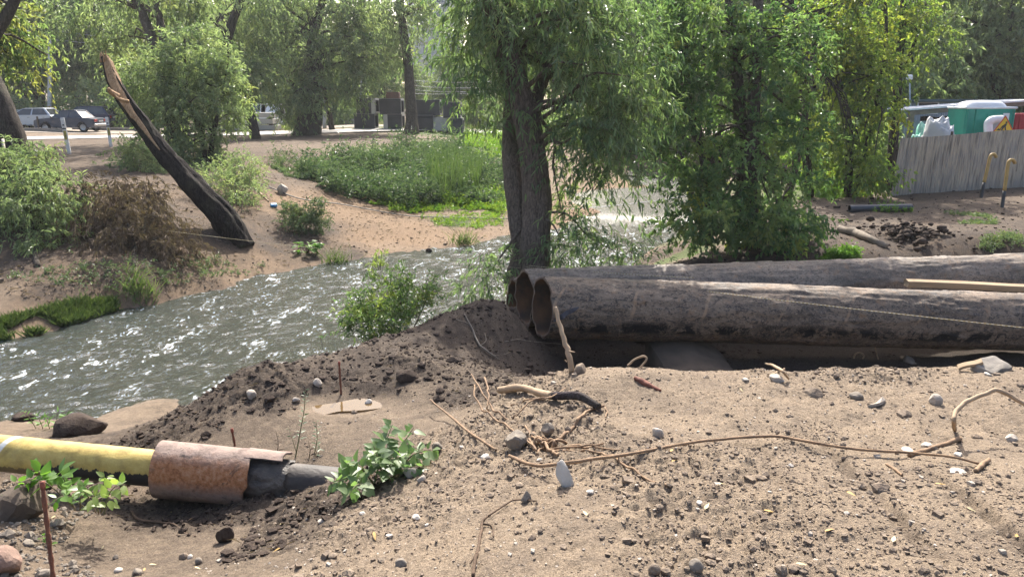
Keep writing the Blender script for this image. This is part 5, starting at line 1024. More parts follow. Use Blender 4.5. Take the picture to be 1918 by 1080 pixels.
a = at(1918, 222, 26.5); t = thing('red_container', 'red metal box cut by the right edge beside the green booth', 'container', (a[0], a[1], -1.0)); m = MB(); box(m, (a[0]+.5, a[1]+.4, .1), (1.7, 1.0, 2.2), bev=.03); m.build('body', M['red_paint'], t, False)
for k in range(5): m = MB(); box(m, (a[0]-.2+k*.33, a[1]-.11, .1), (.06, .03, 2.1), bev=.008); m.build('rib', M['red_paint'], t, False)
def tarp(name, label, px, py, d, rx, rz, mat_, seed):
    c_ = at(px, py, d); u, v = np.meshgrid(np.linspace(0, 2*np.pi, 48, endpoint=False), np.linspace(0, 1, 22)); rr_ = np.cos(v*np.pi/2)**.75; zt = np.sin(v*np.pi/2)**.8
    P = np.stack([rx*rr_*np.cos(u), .8*rx*rr_*np.sin(u), rz*zt], -1); n = fbm(P[..., 0]*2.2+seed, P[..., 1]*2.2, P[..., 2]*2.2+seed, 4); cr = 1-np.abs(fbm(P[..., 0]*3+seed, P[..., 1]*3, P[..., 2]*3, 3)); P = P*(1+.25*n+.18*(cr-.7))[..., None]; P[..., 2] -= .02
    P = P+np.array([c_[0], c_[1], -1.05]); P[..., 2] = np.maximum(P[..., 2], -1.05); m = MB(); i, j = np.meshgrid(np.arange(21), np.arange(48), indexing='ij'); j2 = (j+1) % 48; m.add(P.reshape(-1, 3), np.stack([i*48+j, i*48+j2, (i+1)*48+j2, (i+1)*48+j], -1).reshape(-1, 4)); return tag(m.build(name, mat_, None, True, (c_[0], c_[1], -1.05)), label, 'tarpaulin')
tarp('tarpaulin', 'grey white tarpaulin heap showing above the fence', 1762, 250, 24.3, .72, 2.0, plain('grey_tarp', (.52, .52, .52), (.40, .40, .42), 2, .55, .3, 0, .3, 8), 2.0)
tarp('tarpaulin', 'green tarpaulin heap left of the grey white one above the fence', 1733, 245, 24.9, .5, 2.05, plain('green_tarp', (.10, .40, .30), (.30, .48, .42), 2.5, .5, .3, 0, .3, 8), 5.0)
def duct():
    d = 24.7; t = thing('vent_duct', 'white bent plastic duct in front of the green booth', 'duct', at(1853, 250, d)); m = MB(); a = at(1852, 262, d); b = at(1852, 228, d); tube(m, [a, b+[0, 0, -.12], b+[.03, 0, .0], b+[.14, 0, .06], b+[.42, 0, .08]], [.13, .13, .13, .125, .12], 16, 26); m.build('elbow', M['white_plastic'], t)
    m = MB(); c_ = at(1874, 236, d+.15); uu = np.linspace(0, 2*np.pi, 28, endpoint=False); ring = np.stack([.24*np.cos(uu), 0*uu, .34*np.sin(uu)], -1); k = np.arange(28); m.add(np.vstack([ring+c_, ring+c_+[0, .04, 0]]), [np.arange(28)[None, ::-1], (np.arange(28)+28)[None], np.stack([k, (k+1) % 28, 28+(k+1) % 28, 28+k], -1)]); tag(m.build('round_panel', M['galv'], None, False, tuple(c_)), 'pale round panel behind the triangular works sign', 'panel')
duct()
def works_sign():
    d = 24.0; c_ = at(1881, 237, d); t = thing('works_sign', 'yellow triangular roadworks sign with red border and digging figure', 'sign', (c_[0], c_[1], -1.0)); R = rotz(-.55)
    def poly(pts, y, name, mat_, par, thick=.006):
        p = np.array([[a, y, b] for a, b in pts]); p = np.vstack([p, p+[0, thick, 0]]) @ R.T+c_; n = len(pts); k = np.arange(n); m = MB(); m.add(p, [np.arange(n)[None, ::-1], (np.arange(n)+n)[None], np.stack([k, (k+1) % n, n+(k+1) % n, n+k], -1)]); return m.build(name, mat_, par, False)
    def tri(s): return [(0+s*0, .34*s), (-.30*s, -.19*s), (.30*s, -.19*s)][::-1]
    pl = poly(tri(1.0), 0, 'plate', plain('sign_red', (.55, .06, .03), (.48, .05, .03), 4, .45, .4), t, .014); f = poly(tri(.82), -.008, 'yellow_field', plain('sign_yellow', (.72, .45, .03), (.66, .40, .03), 4, .45, .4), t); M['sign_black'] = M['black_plastic']
    def add(pts): o = poly([(a*.68, b*.68) for a, b in pts[::-1]], -.016, 'digging_figure', M['sign_black'], t); o.parent = f
    add([(.02, .2), (.07, .23), (.11, .2), (.1, .14), (.05, .13)]); add([(-.06, .0), (.02, .13), (.1, .12), (.06, .0), (.1, -.18), (.05, -.18), (.01, -.02), (-.06, -.18), (-.11, -.18)]); add([(.02, .1), (-.09, .02), (-.16, -.14), (-.13, -.15), (-.06, .0), (.03, .06)]); add([(-.3, -.18), (-.2, -.08), (-.12, -.18)])
    m = MB(); tube(m, [(c_[0], c_[1]+.06, -1.05), c_+[0, .06, .3]], [.025, .025], 6, 4); m.build('post', M['steel_dark'], t)
works_sign()
M['rod_yellow'] = plain('ochre_yellow', (.42, .27, .08), (.32, .20, .06), 8, .55, .4)
for (bx, by, tx, ty, lab, k) in [(1837, 370, 1855, 292, 'yellow and black bent vent rod farther left before the fence', 0), (1877, 388, 1889, 303, 'yellow and black bent vent rod nearer right before the fence', 1)]:
    b = gp(bx, by); d = depth_of(b); tp = at(tx, ty, d-.05); mid = b+(tp-b)*.36; t = thing('vent_rod', lab, 'rod', b, 'yellow and black bent rods'); m = MB(); tube(m, [b-[0, 0, .15], mid], [.04, .042], 10, 6); m.build('black_half', M['black_plastic'], t)
    m = MB(); u = unit(tp-b); tube(m, [mid, mid+(tp-mid)*.6, tp-u*.05, tp+[.03, 0, .03], tp+[.10, 0, .04], tp+[.16, 0, -.02], tp+[.17, 0, -.05]], [.043, .043, .043, .042, .042, .042, .042], 10, 40); m.build('yellow_half', M['rod_yellow'], t)
a, b = gp(1590, 398), gp(1706, 396); a = a+[0, 0, .09]; b = b+[0, 0, .09]; t = thing('black_pipe', 'short black plastic pipe lying on the ground before the fence', 'pipe', a)
m = MB(); tube(m, [a, (a+b)/2, b], [.092, .092], 28, 8, caps=False); m.build('outer_wall', plain('black_pe', (.035, .037, .045), (.06, .06, .068), 3, .42, .45), t); m = MB(); tube(m, [b, (a+b)/2, a], [.078, .078], 28, 6, caps=False); m.build('inner_wall', M['black_plastic'], t)
m = MB()
for e, s in ((a, 0), (b, 1)):
    u = unit(b-a); sd = unit(np.cross([0, 0, 1.0], u)); up = np.cross(u, sd); an = np.linspace(0, 2*np.pi, 28, endpoint=False); ri = e+(np.cos(an)[:, None]*sd+np.sin(an)[:, None]*up)*.092; r2 = e+(np.cos(an)[:, None]*sd+np.sin(an)[:, None]*up)*.078; k = np.arange(28); m.add(np.vstack([ri, r2]), np.stack([k, (k+1) % 28, 28+(k+1) % 28, 28+k], -1))
m.build('end_rim', M['black_plastic'], t)
p = far_ground(1700, 30); t = thing('floodlight', 'small floodlight on a thin post above the site cabin', 'lamp', p); tp = at(1704, 145, 30); m = MB(); tube(m, [p, tp], [.03, .025], 6, 6); m.build('post', M['galv'], t); m = MB(); box(m, tp, (.22, .14, .18), rotx(.4), bev=.03); m.build('lamp_head', M['white_plastic'], t, False)
# ---------------------------------------------------------------- broken leaning trunk
def broken_trunk():
    d0, d1 = 16.4, 16.9; t_pts = [(456, 448, d0-.1), (424, 416, d0), (385, 372, d0), (335, 320, d0+.1), (295, 272, d0+.2), (265, 230, d0+.3), (235, 190, d0+.4), (212, 150, d0+.5), (196, 106, d1)]
    p = np.array(P3(t_pts)); p[0][2] = min(p[0][2], hz(p[0][0], p[0][1]))-.12; t = thing('broken_trunk', 'broken black leaning tree trunk with torn pale wood at its top', 'tree trunk', p[0])
    m = MB(); tube(m, p, [.24, .27, .235, .20, .18, .162, .15, .13, .08], 44, 140, rough=.22, ridges=.24, seed=5, rf=4)
    m.build('trunk', bark('black_bark', (.022, .018, .016), (.055, .045, .038), .9, 1.2), t)
    wm = NT('torn_wood'); o = wm.obj(); v = wm.scale(o, (12, 12, 2)); n = wm.noise(v, 3, 5, .65, .8); col = wm.ramp(n, [(.3, (.15, .085, .045)), (.5, (.34, .215, .115)), (.7, (.46, .32, .19))]); mw = wm.done(wm.bsdf(col, .85, .2, 0, wm.bump(n, .8, .03)))
    # torn strip of bare wood lying proud along the trunk, towards the viewer
    q = resample(p, 60); m = MB(); idx = np.arange(27, 60); n_ = len(idx); T = unit(np.gradient(q, axis=0))[idx]; R = np.interp(idx/59, np.linspace(0, 1, 9), [.30, .31, .25, .205, .18, .162, .15, .13, .08])
    view = unit(np.array([0, 0, CAMZ])-q[idx]); sd = unit(np.cross(T, view)); s = np.linspace(0, 1, n_); wd = np.interp(s, [0, .12, .3, .55, .75, .93, 1], [.01, .035, .06, .10, .13, .10, .02]); off = np.interp(s, [0, .4, .75, 1], [-.02, -.05, .02, .04])
    cols = np.linspace(-1, 1, 9); nrm = np.cross(sd, T); nrm = nrm*np.sign((nrm*view).sum(1, keepdims=True)); P = []
    for k, c_ in enumerate(cols):
        jag = .25*vnoise(s*9, 0*s+k*.7, 2.0); lat = off+wd*c_*(1+jag*.5); h = np.sqrt(np.maximum(.05, 1-(lat/R)**2))*R+.022+.012*vnoise(s*14, 0*s+k*.6, 1.0)
        if abs(c_) == 1: h = h-.03
        P.append(q[idx]+sd*lat[:, None]+nrm*h[:, None])
    P = np.array(P); i, j = np.meshgrid(np.arange(8), np.arange(n_-1), indexing='ij'); m.add(P.reshape(-1, 3), np.stack([i*n_+j, i*n_+j+1, (i+1)*n_+j+1, (i+1)*n_+j], -1).reshape(-1, 4)); m.build('torn_wood', mw, t)
    m = MB(); a = at(222, 180, 16.55); tube(m, [a, at(208, 173, 16.4), at(203, 166, 16.3)], [.06, .05, .035], 8, 8, rough=.3); tube(m, [at(240, 190, 16.5), at(222, 185, 16.3), at(214, 176, 16.25)], [.04, .03, .008], 7, 8, rough=.3); o = m.build('splinter', mw, t); o['kind'] = 'stuff'
    m = MB(); top = p[-1]; rs = np.random.default_rng(4)
    for k in range(9): e = rs.normal(size=3)*[.05, .05, 0]; tube(m, [top+e-[0, 0, .12], top+e*1.3+[0, 0, rs.uniform(.02, .12)]], [.035, .004], 5, 4, rough=.3)
    o = m.build('jagged_top', mw, t); o['kind'] = 'stuff'
broken_trunk()

# ---------------------------------------------------------------- brush and shrubs on the far bank
def on_ground(px0, px1, py0, py1, n, r): # ground points seen in a pixel rectangle
    return np.array([gp(a, b) for a, b in zip(r.uniform(px0, px1, n), r.uniform(py0, py1, n))])
r = np.random.default_rng(60)
d = 14.8; b0 = gp(70, 500)
e_ = [ell(60, 400, 75, 80, d, .8), ell(20, 350, 60, 60, d+.5, .8), ell(110, 370, 45, 60, d+.3, .6), ell(90, 465, 45, 40, d-.4, .5), ell(30, 300, 60, 30, d+1.2, .8)]
tree('fallen_willow', 'fallen grey green willow crown lying on the bank at the left edge', 'bush', b0, [([b0, at(60, 430, d), at(30, 330, d+.6), at(-40, 260, d+1.5)], [.05, .05, .06, .08]), ([at(-60, 300, d+1.5), at(40, 310, d+1), at(110, 330, d+.4)], [.05, .035, .01])], e_, M['bark_grey'], M['leaf_greywillow'], r,
     dict(n_clump=170, clump_r=.22, per=8, tl=.45, droop=.6, nl=12, leafL=.115, leafW=.026, yellow=.02, out=.6, leafdroop=.4, tw=.004), limb=(26, .02))
d = 14.9; b0 = gp(250, 500)
e_ = [ell(245, 430, 105, 75, d, .9), ell(190, 390, 55, 60, d+.5, .7), ell(310, 470, 60, 45, d-.2, .6), ell(180, 460, 50, 50, d-.2, .6), ell(240, 360, 50, 30, d+1.2, .6)]
tree('dead_brush', 'heap of cut branches with dead brown leaves on the far bank', 'brush heap', b0, [([b0, at(250, 440, d), at(220, 370, d+.8)], [.04, .035, .01]), ([at(300, 500, d-.3), at(260, 440, d-.3), at(180, 370, d+.5)], [.03, .03, .01]), ([at(350, 490, d-.2), at(290, 450, d-.3), at(200, 440, d-.2)], [.025, .02, .008])], e_, M['bark_grey'], M['leaf_dead'], r,
     dict(n_clump=150, clump_r=.22, per=8, tl=.5, droop=.7, nl=11, leafL=.12, leafW=.028, yellow=.05, out=.5, leafdroop=.6, tw=.005), limb=(50, .016))
m = MB()
for a in ([(60, 285, 17), (95, 305, 16.6), (110, 312, 16.5)], [(0, 300, 16.5), (50, 300, 16.2), (105, 310, 16)], [(5, 262, 17.5), (10, 290, 17.2)]): tube(m, P3(a), [.035, .03, .018], 7, 10, rough=.15)
o = m.build('pale_limb', plain('pale_bare_wood', (.42, .38, .32), (.3, .26, .2), 5, .8), None, True, tuple(at(60, 285, 17))); tag(o, 'pale snapped limbs sticking out above the fallen willow', 'limb')

def bush(name, label, base, ells, leaf_m, seed, nc, per, tl, nl, lL, lW, yellow=.03, up=.5, full=False, cat='bush', stems=5, droop=.3, leafdroop=.15, cr=.1, out=.8):
    r = np.random.default_rng(seed); base = np.asarray(base, float); t = thing(name, label, cat, base); ml, mt, cc = crown(ells, r, nc, cr, per, tl, droop, nl, lL, lW, yellow, full, up, zmin=base[2]+.02, leafdroop=leafdroop, tw=.003, out=out)
    m = MB()
    for k in range(stems): e = cc[r.integers(len(cc))]; tube(m, [base+r.normal(size=3)*[.08, .08, 0]-[0, 0, .04], (base+e)/2+r.normal(size=3)*.03, e], [.012, .008, .003], 5, 8, caps=False)
    o = m.build('stems', M['twig'], t); o['kind'] = 'stuff'; o = mt.build('twigs', M['twig'], t, False); o['kind'] = 'stuff'; o = ml.build('foliage', leaf_m, t, False); o['kind'] = 'stuff'; return t
# bright green bush at the near water's edge
d = 9.6; b = gp(725, 650); b = np.array([at(735, 620, d)[0], at(735, 620, d)[1], 0]); b[2] = hz(b[0], b[1])-.03
bush('bright_bush', 'bright green bush at the water edge left of the pipe ends', b, [ell(735, 595, 60, 35, d, .42), ell(690, 565, 28, 38, d, .2), ell(785, 570, 30, 30, d, .2), ell(735, 540, 18, 32, d, .15), ell(765, 530, 12, 30, d, .12), ell(685, 615, 35, 25, d-.1, .25), ell(710, 525, 10, 26, d, .1), ell(800, 545, 10, 22, d, .1), ell(665, 590, 12, 24, d, .1)], M['leaf_pale'], 61, 75, 7, .24, 10, .062, .019, .12, .8, True, droop=.2, cr=.10, out=.5)
for k, (px, py, hh, nb, lab) in enumerate([(260, 548, .40, 120, 'tuft of bright bent grass at the waterline below the dead brush'), (630, 495, .42, 70, 'upright grass tuft by the water right of the leafy dock plant'), (868, 458, .48, 80, 'thin green weed tuft standing on the gravel point by the water')]):
    p = gp(px, py); r = np.random.default_rng(70+k); m = MB(); n = nb; P = p+r.normal(size=(n, 3))*[.16, .10, 0]; P[:, 2] = H(P[:, 0], P[:, 1])-.02; D = r.normal(size=(n, 3))*[.45, .35, 0]+[0.15, 0, 1]
    leaves(m, P, D, hh*r.uniform(.6, 1.2, n), .014, np.stack([r.uniform(.3, 1, n), r.uniform(0, .15, n)], 1), r, True, curl=.35); o = m.build('grass_tuft', M['grass_blade'], None, False, tuple(p)); tag(o, lab, 'grass tuft')
p = gp(575, 475); r = np.random.default_rng(75); t = thing('dock_plant', 'low leafy dock plant on brown bank near the water', 'plant', p); m = MB(); n = 34; a = r.uniform(0, 6.28, n); P = p+np.stack([np.cos(a)*r.uniform(.02, .28, n), np.sin(a)*r.uniform(.02, .2, n), r.uniform(.05, .22, n)], -1); leaves(m, P, np.stack([np.cos(a), np.sin(a), r.uniform(-.2, .5, n)], -1), .20*r.uniform(.6, 1.2, n), .12, np.stack([r.uniform(.3, .9, n), 0*a], 1), r, True, curl=.25, flat=.85); o = m.build('foliage', M['leaf_bright'], t, False); o['kind'] = 'stuff'
m = MB(); [tube(m, [p, (p+q)/2+[0, 0, .04], q], [.006, .004], 4, 5, caps=False) for q in P[:16]]; o = m.build('stalks', M['twig'], t); o['kind'] = 'stuff'
d = 18.3; b = gp(570, 445); bush('bank_shrub', 'dark green weedy shrub on the brown bank above the dock plant', b, [ell(570, 420, 38, 26, d, .45), ell(545, 405, 20, 30, d, .3), ell(590, 400, 22, 26, d, .3), ell(550, 385, 10, 18, d, .15)], M['leaf_weed'], 62, 90, 8, .24, 10, .06, .02, .02, .8, cr=.08)
d = 16.9; b = gp(320, 300+20); d = depth_of(b)-.3; bush('low_bush', 'yellowish green low bush below the left of the broken trunk', b, [ell(265, 290, 42, 34, d, .6), ell(300, 320, 40, 26, d, .5), ell(330, 345, 30, 20, d-.3, .4)], M['leaf_greywillow'], 63, 70, 7, .35, 10, .085, .025, .08, .4, cr=.12)
d = 19; b = gp(450, 400); bush('low_bush', 'sparse grey green bush on the slope right of the broken trunk base', b, [ell(440, 370, 55, 55, d, .7), ell(400, 330, 40, 30, d+.5, .5), ell(460, 320, 35, 35, d+1, .5)], M['leaf_greywillow'], 64, 90, 7, .4, 10, .085, .025, .03, .5, cr=.14)
# water's edge grass strip on the left
def blades(name, pts, hgt, wid, seed, mat_, label=None, cat=None, kind='stuff', lean=.35, yl=.08, up=1.0, full=False):
    r = np.random.default_rng(seed); n = len(pts); m = MB(); D = r.normal(size=(n, 3))*[lean, lean, 0]+[0, 0, up]; leaves(m, pts, D, hgt*r.uniform(.45, 1.25, n), wid, np.stack([np.clip(r.normal(.5, .25, n), 0, 1), np.abs(r.normal(0, yl, n))], 1), r, full, curl=.3); o = m.build(name, mat_, None, False); o['kind'] = kind; o['label'] = label or ''; return o
def poly_pts(poly, n, r, zoff=-.02):
    """ground points seen inside a pixel polygon, spread evenly on the ground"""
    poly = np.array(poly, float); G = np.array([gp(*q) for q in poly])[:, :2]; lo, hi = G.min(0), G.max(0); out = []
    while sum(map(len, out)) < n:
        q = r.uniform(lo, hi, (n*2, 2)); ins = np.zeros(len(q), bool); j = len(G)-1
        for i in range(len(G)):
            a, b = G[i], G[j]; cnd = ((a[1] > q[:, 1]) != (b[1] > q[:, 1])) & (q[:, 0] < (b[0]-a[0])*(q[:, 1]-a[1])/(b[1]-a[1]+1e-12)+a[0]); ins ^= cnd; j = i
        out.append(q[ins])
    q = np.vstack(out)[:n]; return np.column_stack([q, H(q[:, 0], q[:, 1])+zoff])
r = np.random.default_rng(80)
pts = poly_pts([(-60, 620), (-60, 650), (60, 637), (150, 612), (222, 582), (215, 560), (150, 565), (60, 590)], 6500, r); pts[:, 2] = np.maximum(pts[:, 2], W-.01); cl = vnoise(pts[:, 0]*3, pts[:, 1]*3, 1.0) > -.35; blades('bank_grass', pts[cl], .17, .012, 81, M['grass_blade'], 'bright green grass strip along the far waterline at the left')
# weeds covering the far grass bank
def weeds(name, poly, n, h, seed, leaf_m, label, lL, lW, nl=9, yl=.05, thr=-.2, fr=1.0, st=3):
    r = np.random.default_rng(seed); p = poly_pts(poly, n, r); k = fbm(p[:, 0]*fr, p[:, 1]*fr, seed*1.3, 3) > thr; p = p[k]; n = len(p); hs = h*(.3+1.3*np.clip(.4+1.6*fbm(p[:, 0]*1.1, p[:, 1]*.8, seed*.7, 3), 0, 1))*r.lognormal(0, .25, n); sh = np.clip(.45+.6*fbm(p[:, 0]*.9, p[:, 1]*.9, seed*2.0, 3), 0, 1)
    C = np.repeat(p, st, 0)+r.normal(size=(n*st, 3))*[.06, .06, 0]; D = unit(r.normal(size=(n*st, 3))*[.35, .35, .1]+[0, 0, 1]); ml, mt = MB(), MB()
    twigs(ml, mt, C, D, np.repeat(hs, st)*r.uniform(.6, 1.15, n*st), .12, nl, lL, lW, np.stack([np.repeat(sh, st), np.abs(r.normal(0, yl, n*st))], 1), r, leafdroop=.1, spread=.9, tw=.003)
    o = ml.build(name, leaf_m, None, False); o['kind'] = 'stuff'; o['label'] = label; return o
weeds('bank_weeds', [(560, 330), (640, 375), (700, 380), (760, 395), (840, 385), (935, 385), (945, 330), (900, 305), (860, 292), (760, 292), (690, 296), (600, 306)], 2100, .78, 82, M['leaf_weed'], 'dense tangled weeds covering the far grass bank', .18, .042, 11, .02, -.4)
weeds('bank_weeds', [(520, 290), (600, 330), (560, 345), (505, 310)], 160, .4, 83, M['leaf_weed'], 'weeds hanging over the brow of the far bank', .11, .03, 9, .04)
weeds('low_weeds', [(660, 385), (760, 400), (840, 395), (940, 400), (945, 370), (800, 372), (740, 375)], 700, .28, 84, M['leaf_bright'], 'yellow green low weeds at the foot of the far grass bank', .09, .03, 9, .25, -.3)
weeds('low_weeds', [(800, 385), (790, 410), (850, 440), (940, 425), (945, 395)], 360, .16, 85, M['leaf_bright'], 'sparse low weeds on the gravel point', .06, .02, 7, .25, -.05)
weeds('yard_weeds', [(1540, 375), (1470, 340), (1560, 325), (1660, 345), (1655, 365)], 500, .3, 86, M['leaf_bright'], 'green weeds between the maple and the metal fence', .09, .03, 9, .1, -.3)
weeds('yard_weeds', [(1760, 425), (1870, 420), (1850, 400), (1780, 400)], 200, .14, 87, M['leaf_weed'], 'low green weeds on the bare yard before the bent rods', .06, .025, 7, .12, -.1)
weeds('yard_weeds', [(1540, 490), (1605, 488), (1600, 475), (1555, 478)], 120, .16, 88, M['leaf_bright'], 'low green weeds behind the upper pipe beside the maple clump', .06, .025, 7, .05, -.5)
weeds('yard_weeds', [(1840, 470), (1918, 465), (1918, 440), (1840, 450)], 110, .1, 89, M['leaf_weed'], 'thin weeds on the yard near the right edge', .05, .02, 6, .1, -.1)
weeds('yard_weeds', [(1630, 398), (1710, 398), (1700, 390), (1640, 392)], 40, .14, 90, M['leaf_bright'], 'small weeds growing against the short black pipe', .06, .025, 7, .1, -.6)
weeds('verge_grass', [(500, 245), (560, 250), (600, 238), (660, 236), (760, 243), (900, 245), (900, 238), (700, 232), (560, 235), (440, 240)], 1500, .25, 91, M['grass_blade'], 'thin yellow green grass verge along the road', .2, .03, 5, .25, -.1, .4)
weeds('verge_grass', [(860, 300), (960, 300), (960, 250), (870, 250)], 600, .35, 92, M['leaf_bright'], 'sunny yellow green grass behind the drooping willow', .14, .04, 8, .2, -.4, .4)
weeds('bank_weeds', [(130, 318), (250, 330), (420, 300), (350, 290), (200, 285)], 160, .16, 93, M['leaf_weed'], 'scattered weeds on the bare far bank', .07, .025, 7, .05, .12)
weeds('bank_weeds', [(0, 520), (130, 560), (300, 540), (420, 520), (500, 500), (430, 470), (300, 500), (100, 500)], 130, .14, 94, M['leaf_weed'], 'scattered weeds low on the left bank', .06, .02, 7, .05, .1)
# reeds
p = poly_pts([(800, 370), (830, 385), (900, 375), (895, 330), (815, 335)], 900, np.random.default_rng(95)); r = np.random.default_rng(95); n = len(p); m = MB(); leaves(m, p, r.normal(size=(n, 3))*[.09, .09, 0]+[0, 0, 1], 1.45*r.uniform(.55, 1.15, n), .022, np.stack([np.clip(r.normal(.35, .2, n), 0, 1), np.abs(r.normal(0, .03, n))], 1), r, True, curl=.06); o = m.build('reed_clump', M['grass_blade'], None, False, tuple(p.mean(0))); tag(o, 'tall upright reed clump on the far grass bank', 'reeds')

# ---------------------------------------------------------------- rope, cable and string lines
def rope_mat():
    t = NT('twisted_rope'); o = t.obj(); wv = t.n('TexWave', {'Vector': o, 'Scale': 9.0, 'Distortion': 0.0}); return t.done(t.bsdf(t.mix(t.ramp(wv, [(.4, 0.0), (.6, 1.0)]), (.30, .23, .09, 1), (.50, .45, .33, 1)), .8, .2))
M['rope'] = rope_mat(); dR = 12.45
wire(at(-60, 378, 16.2), at(975, 502, dR), .10, .0032, 'thin yellow twisted rope stretched low over the river to the willow', M['rope'], 'rope', 'rope')
wire(at(985, 500, dR-.35), at(1960, 618, 7.6), .03, .0032, 'thin yellow rope running from the willow across the front pipe', M['rope'], 'rope', 'rope')
wire(at(990, 497, dR-.3), at(1300, 520, 9.6), .02, .003, 'second thin rope strand hanging over the pipe mouths', M['rope'], 'rope', 'rope')
wire(at(1060, 392, 20), at(1290, 366, 24), .05, .008, 'white dashed string crossing the calm upper river', M['wire'], 'string', 'string')
pts = [gp(*q)+[0, 0, .05] for q in [(440, 336), (500, 352), (560, 375), (640, 386), (700, 397), (770, 408), (850, 410), (960, 413)]]; m = MB(); tube(m, pts, [.014, .014], 6, 60); tag(m.build('cable', M['black_plastic'], None, True, tuple(pts[0])), 'thin black cable lying across the brown ramp of the far bank', 'cable')

# ---------------------------------------------------------------- stones, clods, chunks
ICO = None
def ico(sub):
    bm = bmesh.new(); bmesh.ops.create_icosphere(bm, subdivisions=sub, radius=1); v = np.array([q.co[:] for q in bm.verts]); f = np.array([[w_.index for w_ in q.verts] for q in bm.faces]); bm.free(); return v, f
IC1, IC2, IC3 = ico(1), ico(2), ico(3)
def rock_v(base, r, dims, seed, angular=.5):
    v = base[0].copy()
    for k in range(int(5+angular*8)):                        # chop flat facets
        n = unit(r.normal(size=3)); h = r.uniform(.55, .9); dd = v @ n; v = v-np.outer(np.maximum(0, dd-h), n)
    v = v*(1+.10*fbm(v[:, 0]*2+seed, v[:, 1]*2, v[:, 2]*2+seed, 3))[:, None]; a = r.uniform(0, 6.28); return (v*dims) @ rotz(a).T
M['stone'] = plain('pale_stone', (.40, .35, .29), (.27, .235, .20), 14, .85, .25, 0, .5, 90); M['grey_stone'] = plain('grey_stone', (.23, .195, .155), (.13, .11, .09), 14, .85, .25, 0, .5, 90); M['clod'] = plain('dry_clod', (.25, .20, .15), (.13, .10, .078), 18, .95, .1, 0, .9, 70); M['dark_clod'] = plain('dark_clod', (.075, .057, .045), (.04, .03, .025), 14, .95, .1, 0, .9, 60); M['chip'] = plain('white_chip', (.50, .46, .40), (.38, .34, .29), 14, .8, .3); M['brick_red'] = plain('weathered_brick', (.24, .155, .12), (.17, .12, .095), 10, .9, .2, 0, .6, 60)
rs = np.random.default_rng(100)
def stone(px, py, wpx, hpx, mat_, label, name='stone', ang=.5, sink=.25, group=None, taper=0):
    p = gp(px, py+hpx*.35); s = depth_of(p)/FPX; dims = np.array([wpx*.5*s, (wpx*.5+hpx*.3)*.5*s*1.2, hpx*.5*s*1.15]); v = rock_v(IC3 if wpx > 18 else IC2, rs, dims, rs.uniform(0, 50), ang); v[:, :2] *= (1-taper*(v[:, 2:]/dims[2]+1)/2); v[:, 0] -= taper*.35*v[:, 2]; m = MB(); c_ = p+[0, 0, dims[2]*(1-2*sink)]; m.add(v+c_, IC3[1] if wpx > 18 else IC2[1]); o = m.build(name, M[mat_], None, ang < .4, tuple(p)); return tag(o, label, name.replace('_', ' '), group)
stone(966, 826, 46, 38, 'grey_stone', 'brown grey stone with flat pale top beside the root tangle', ang=.8, sink=.15); stone(1026, 806, 26, 26, 'grey_stone', 'grey angular stone behind the root tangle', ang=.8, sink=.15)
stone(1055, 890, 50, 54, 'chip', 'pale pointed stone standing under the long brown vine', ang=.9, sink=.12, taper=.6); stone(1232, 808, 24, 26, 'stone', 'pale rounded stone right of the bark covered branch', ang=.3); stone(770, 882, 30, 26, 'stone', 'pale tan stone beside the leafy goosefoot plant', ang=.3); stone(790, 896, 20, 16, 'stone', 'small tan stone on the mound edge below the leafy plant', ang=.5)
stone(820, 836, 28, 18, 'grey_stone', 'grey flat stone right of the leafy goosefoot plant', ang=.6); stone(752, 1053, 26, 18, 'grey_stone', 'blue grey stone at the bottom edge below the white chip', ang=.4); stone(1303, 1058, 28, 26, 'grey_stone', 'smooth blue grey stone at the bottom edge near the middle', ang=.2); stone(1226, 1064, 24, 22, 'clod', 'brown rounded stone at the bottom edge left of the blue grey one', ang=.3)
stone(985, 930, 20, 26, 'grey_stone', 'small upright grey stone below the pale pointed stone', ang=.6); stone(1752, 747, 26, 22, 'stone', 'tan angular stone inside the arc of the bent root', ang=.7); stone(1603, 741, 28, 17, 'grey_stone', 'grey angular stone left of the pale flat slab piece', ang=.8); stone(1522, 732, 40, 18, 'clod', 'brown earth clod on the crest of the sandy mound', 'soil_clod', ang=.8, sink=.4); stone(1692, 772, 40, 18, 'clod', 'brown earth clod right of the pale flat slab piece', 'soil_clod', ang=.8, sink=.4)
stone(1893, 820, 24, 18, 'stone', 'whitish stone near the right edge below the bent root', ang=.4); stone(1086, 690, 30, 26, 'clod', 'crumbly tan clod at the foot of the upright stick', 'soil_clod', ang=.3); stone(760, 702, 40, 26, 'dark_clod', 'dark hollowed clod at the edge of the sandy basin', 'soil_clod', ang=.8, sink=.35); stone(422, 1002, 36, 34, 'dark_clod', 'dark pyramid shaped clod lying in the sandy hollow', 'soil_clod', ang=.7, sink=.15); stone(345, 1042, 20, 16, 'clod', 'brown clod beside pale pebbles in the sandy hollow', 'soil_clod', ang=.5)
stone(372, 1050, 15, 15, 'grey_stone', 'grey pebble at the bottom of the sandy hollow', ang=.2); stone(356, 1042, 12, 10, 'chip', 'white round pebble in the sandy hollow', ang=.2); stone(222, 1066, 18, 12, 'chip', 'whitish pebble near the bottom edge of the hollow', ang=.3); stone(256, 1070, 24, 14, 'grey_stone', 'dark grey pebble beside the whitish one in the hollow', ang=.4); stone(217, 1042, 12, 10, 'grey_stone', 'small grey pebble in the hollow right of the rebar stake', ang=.4)
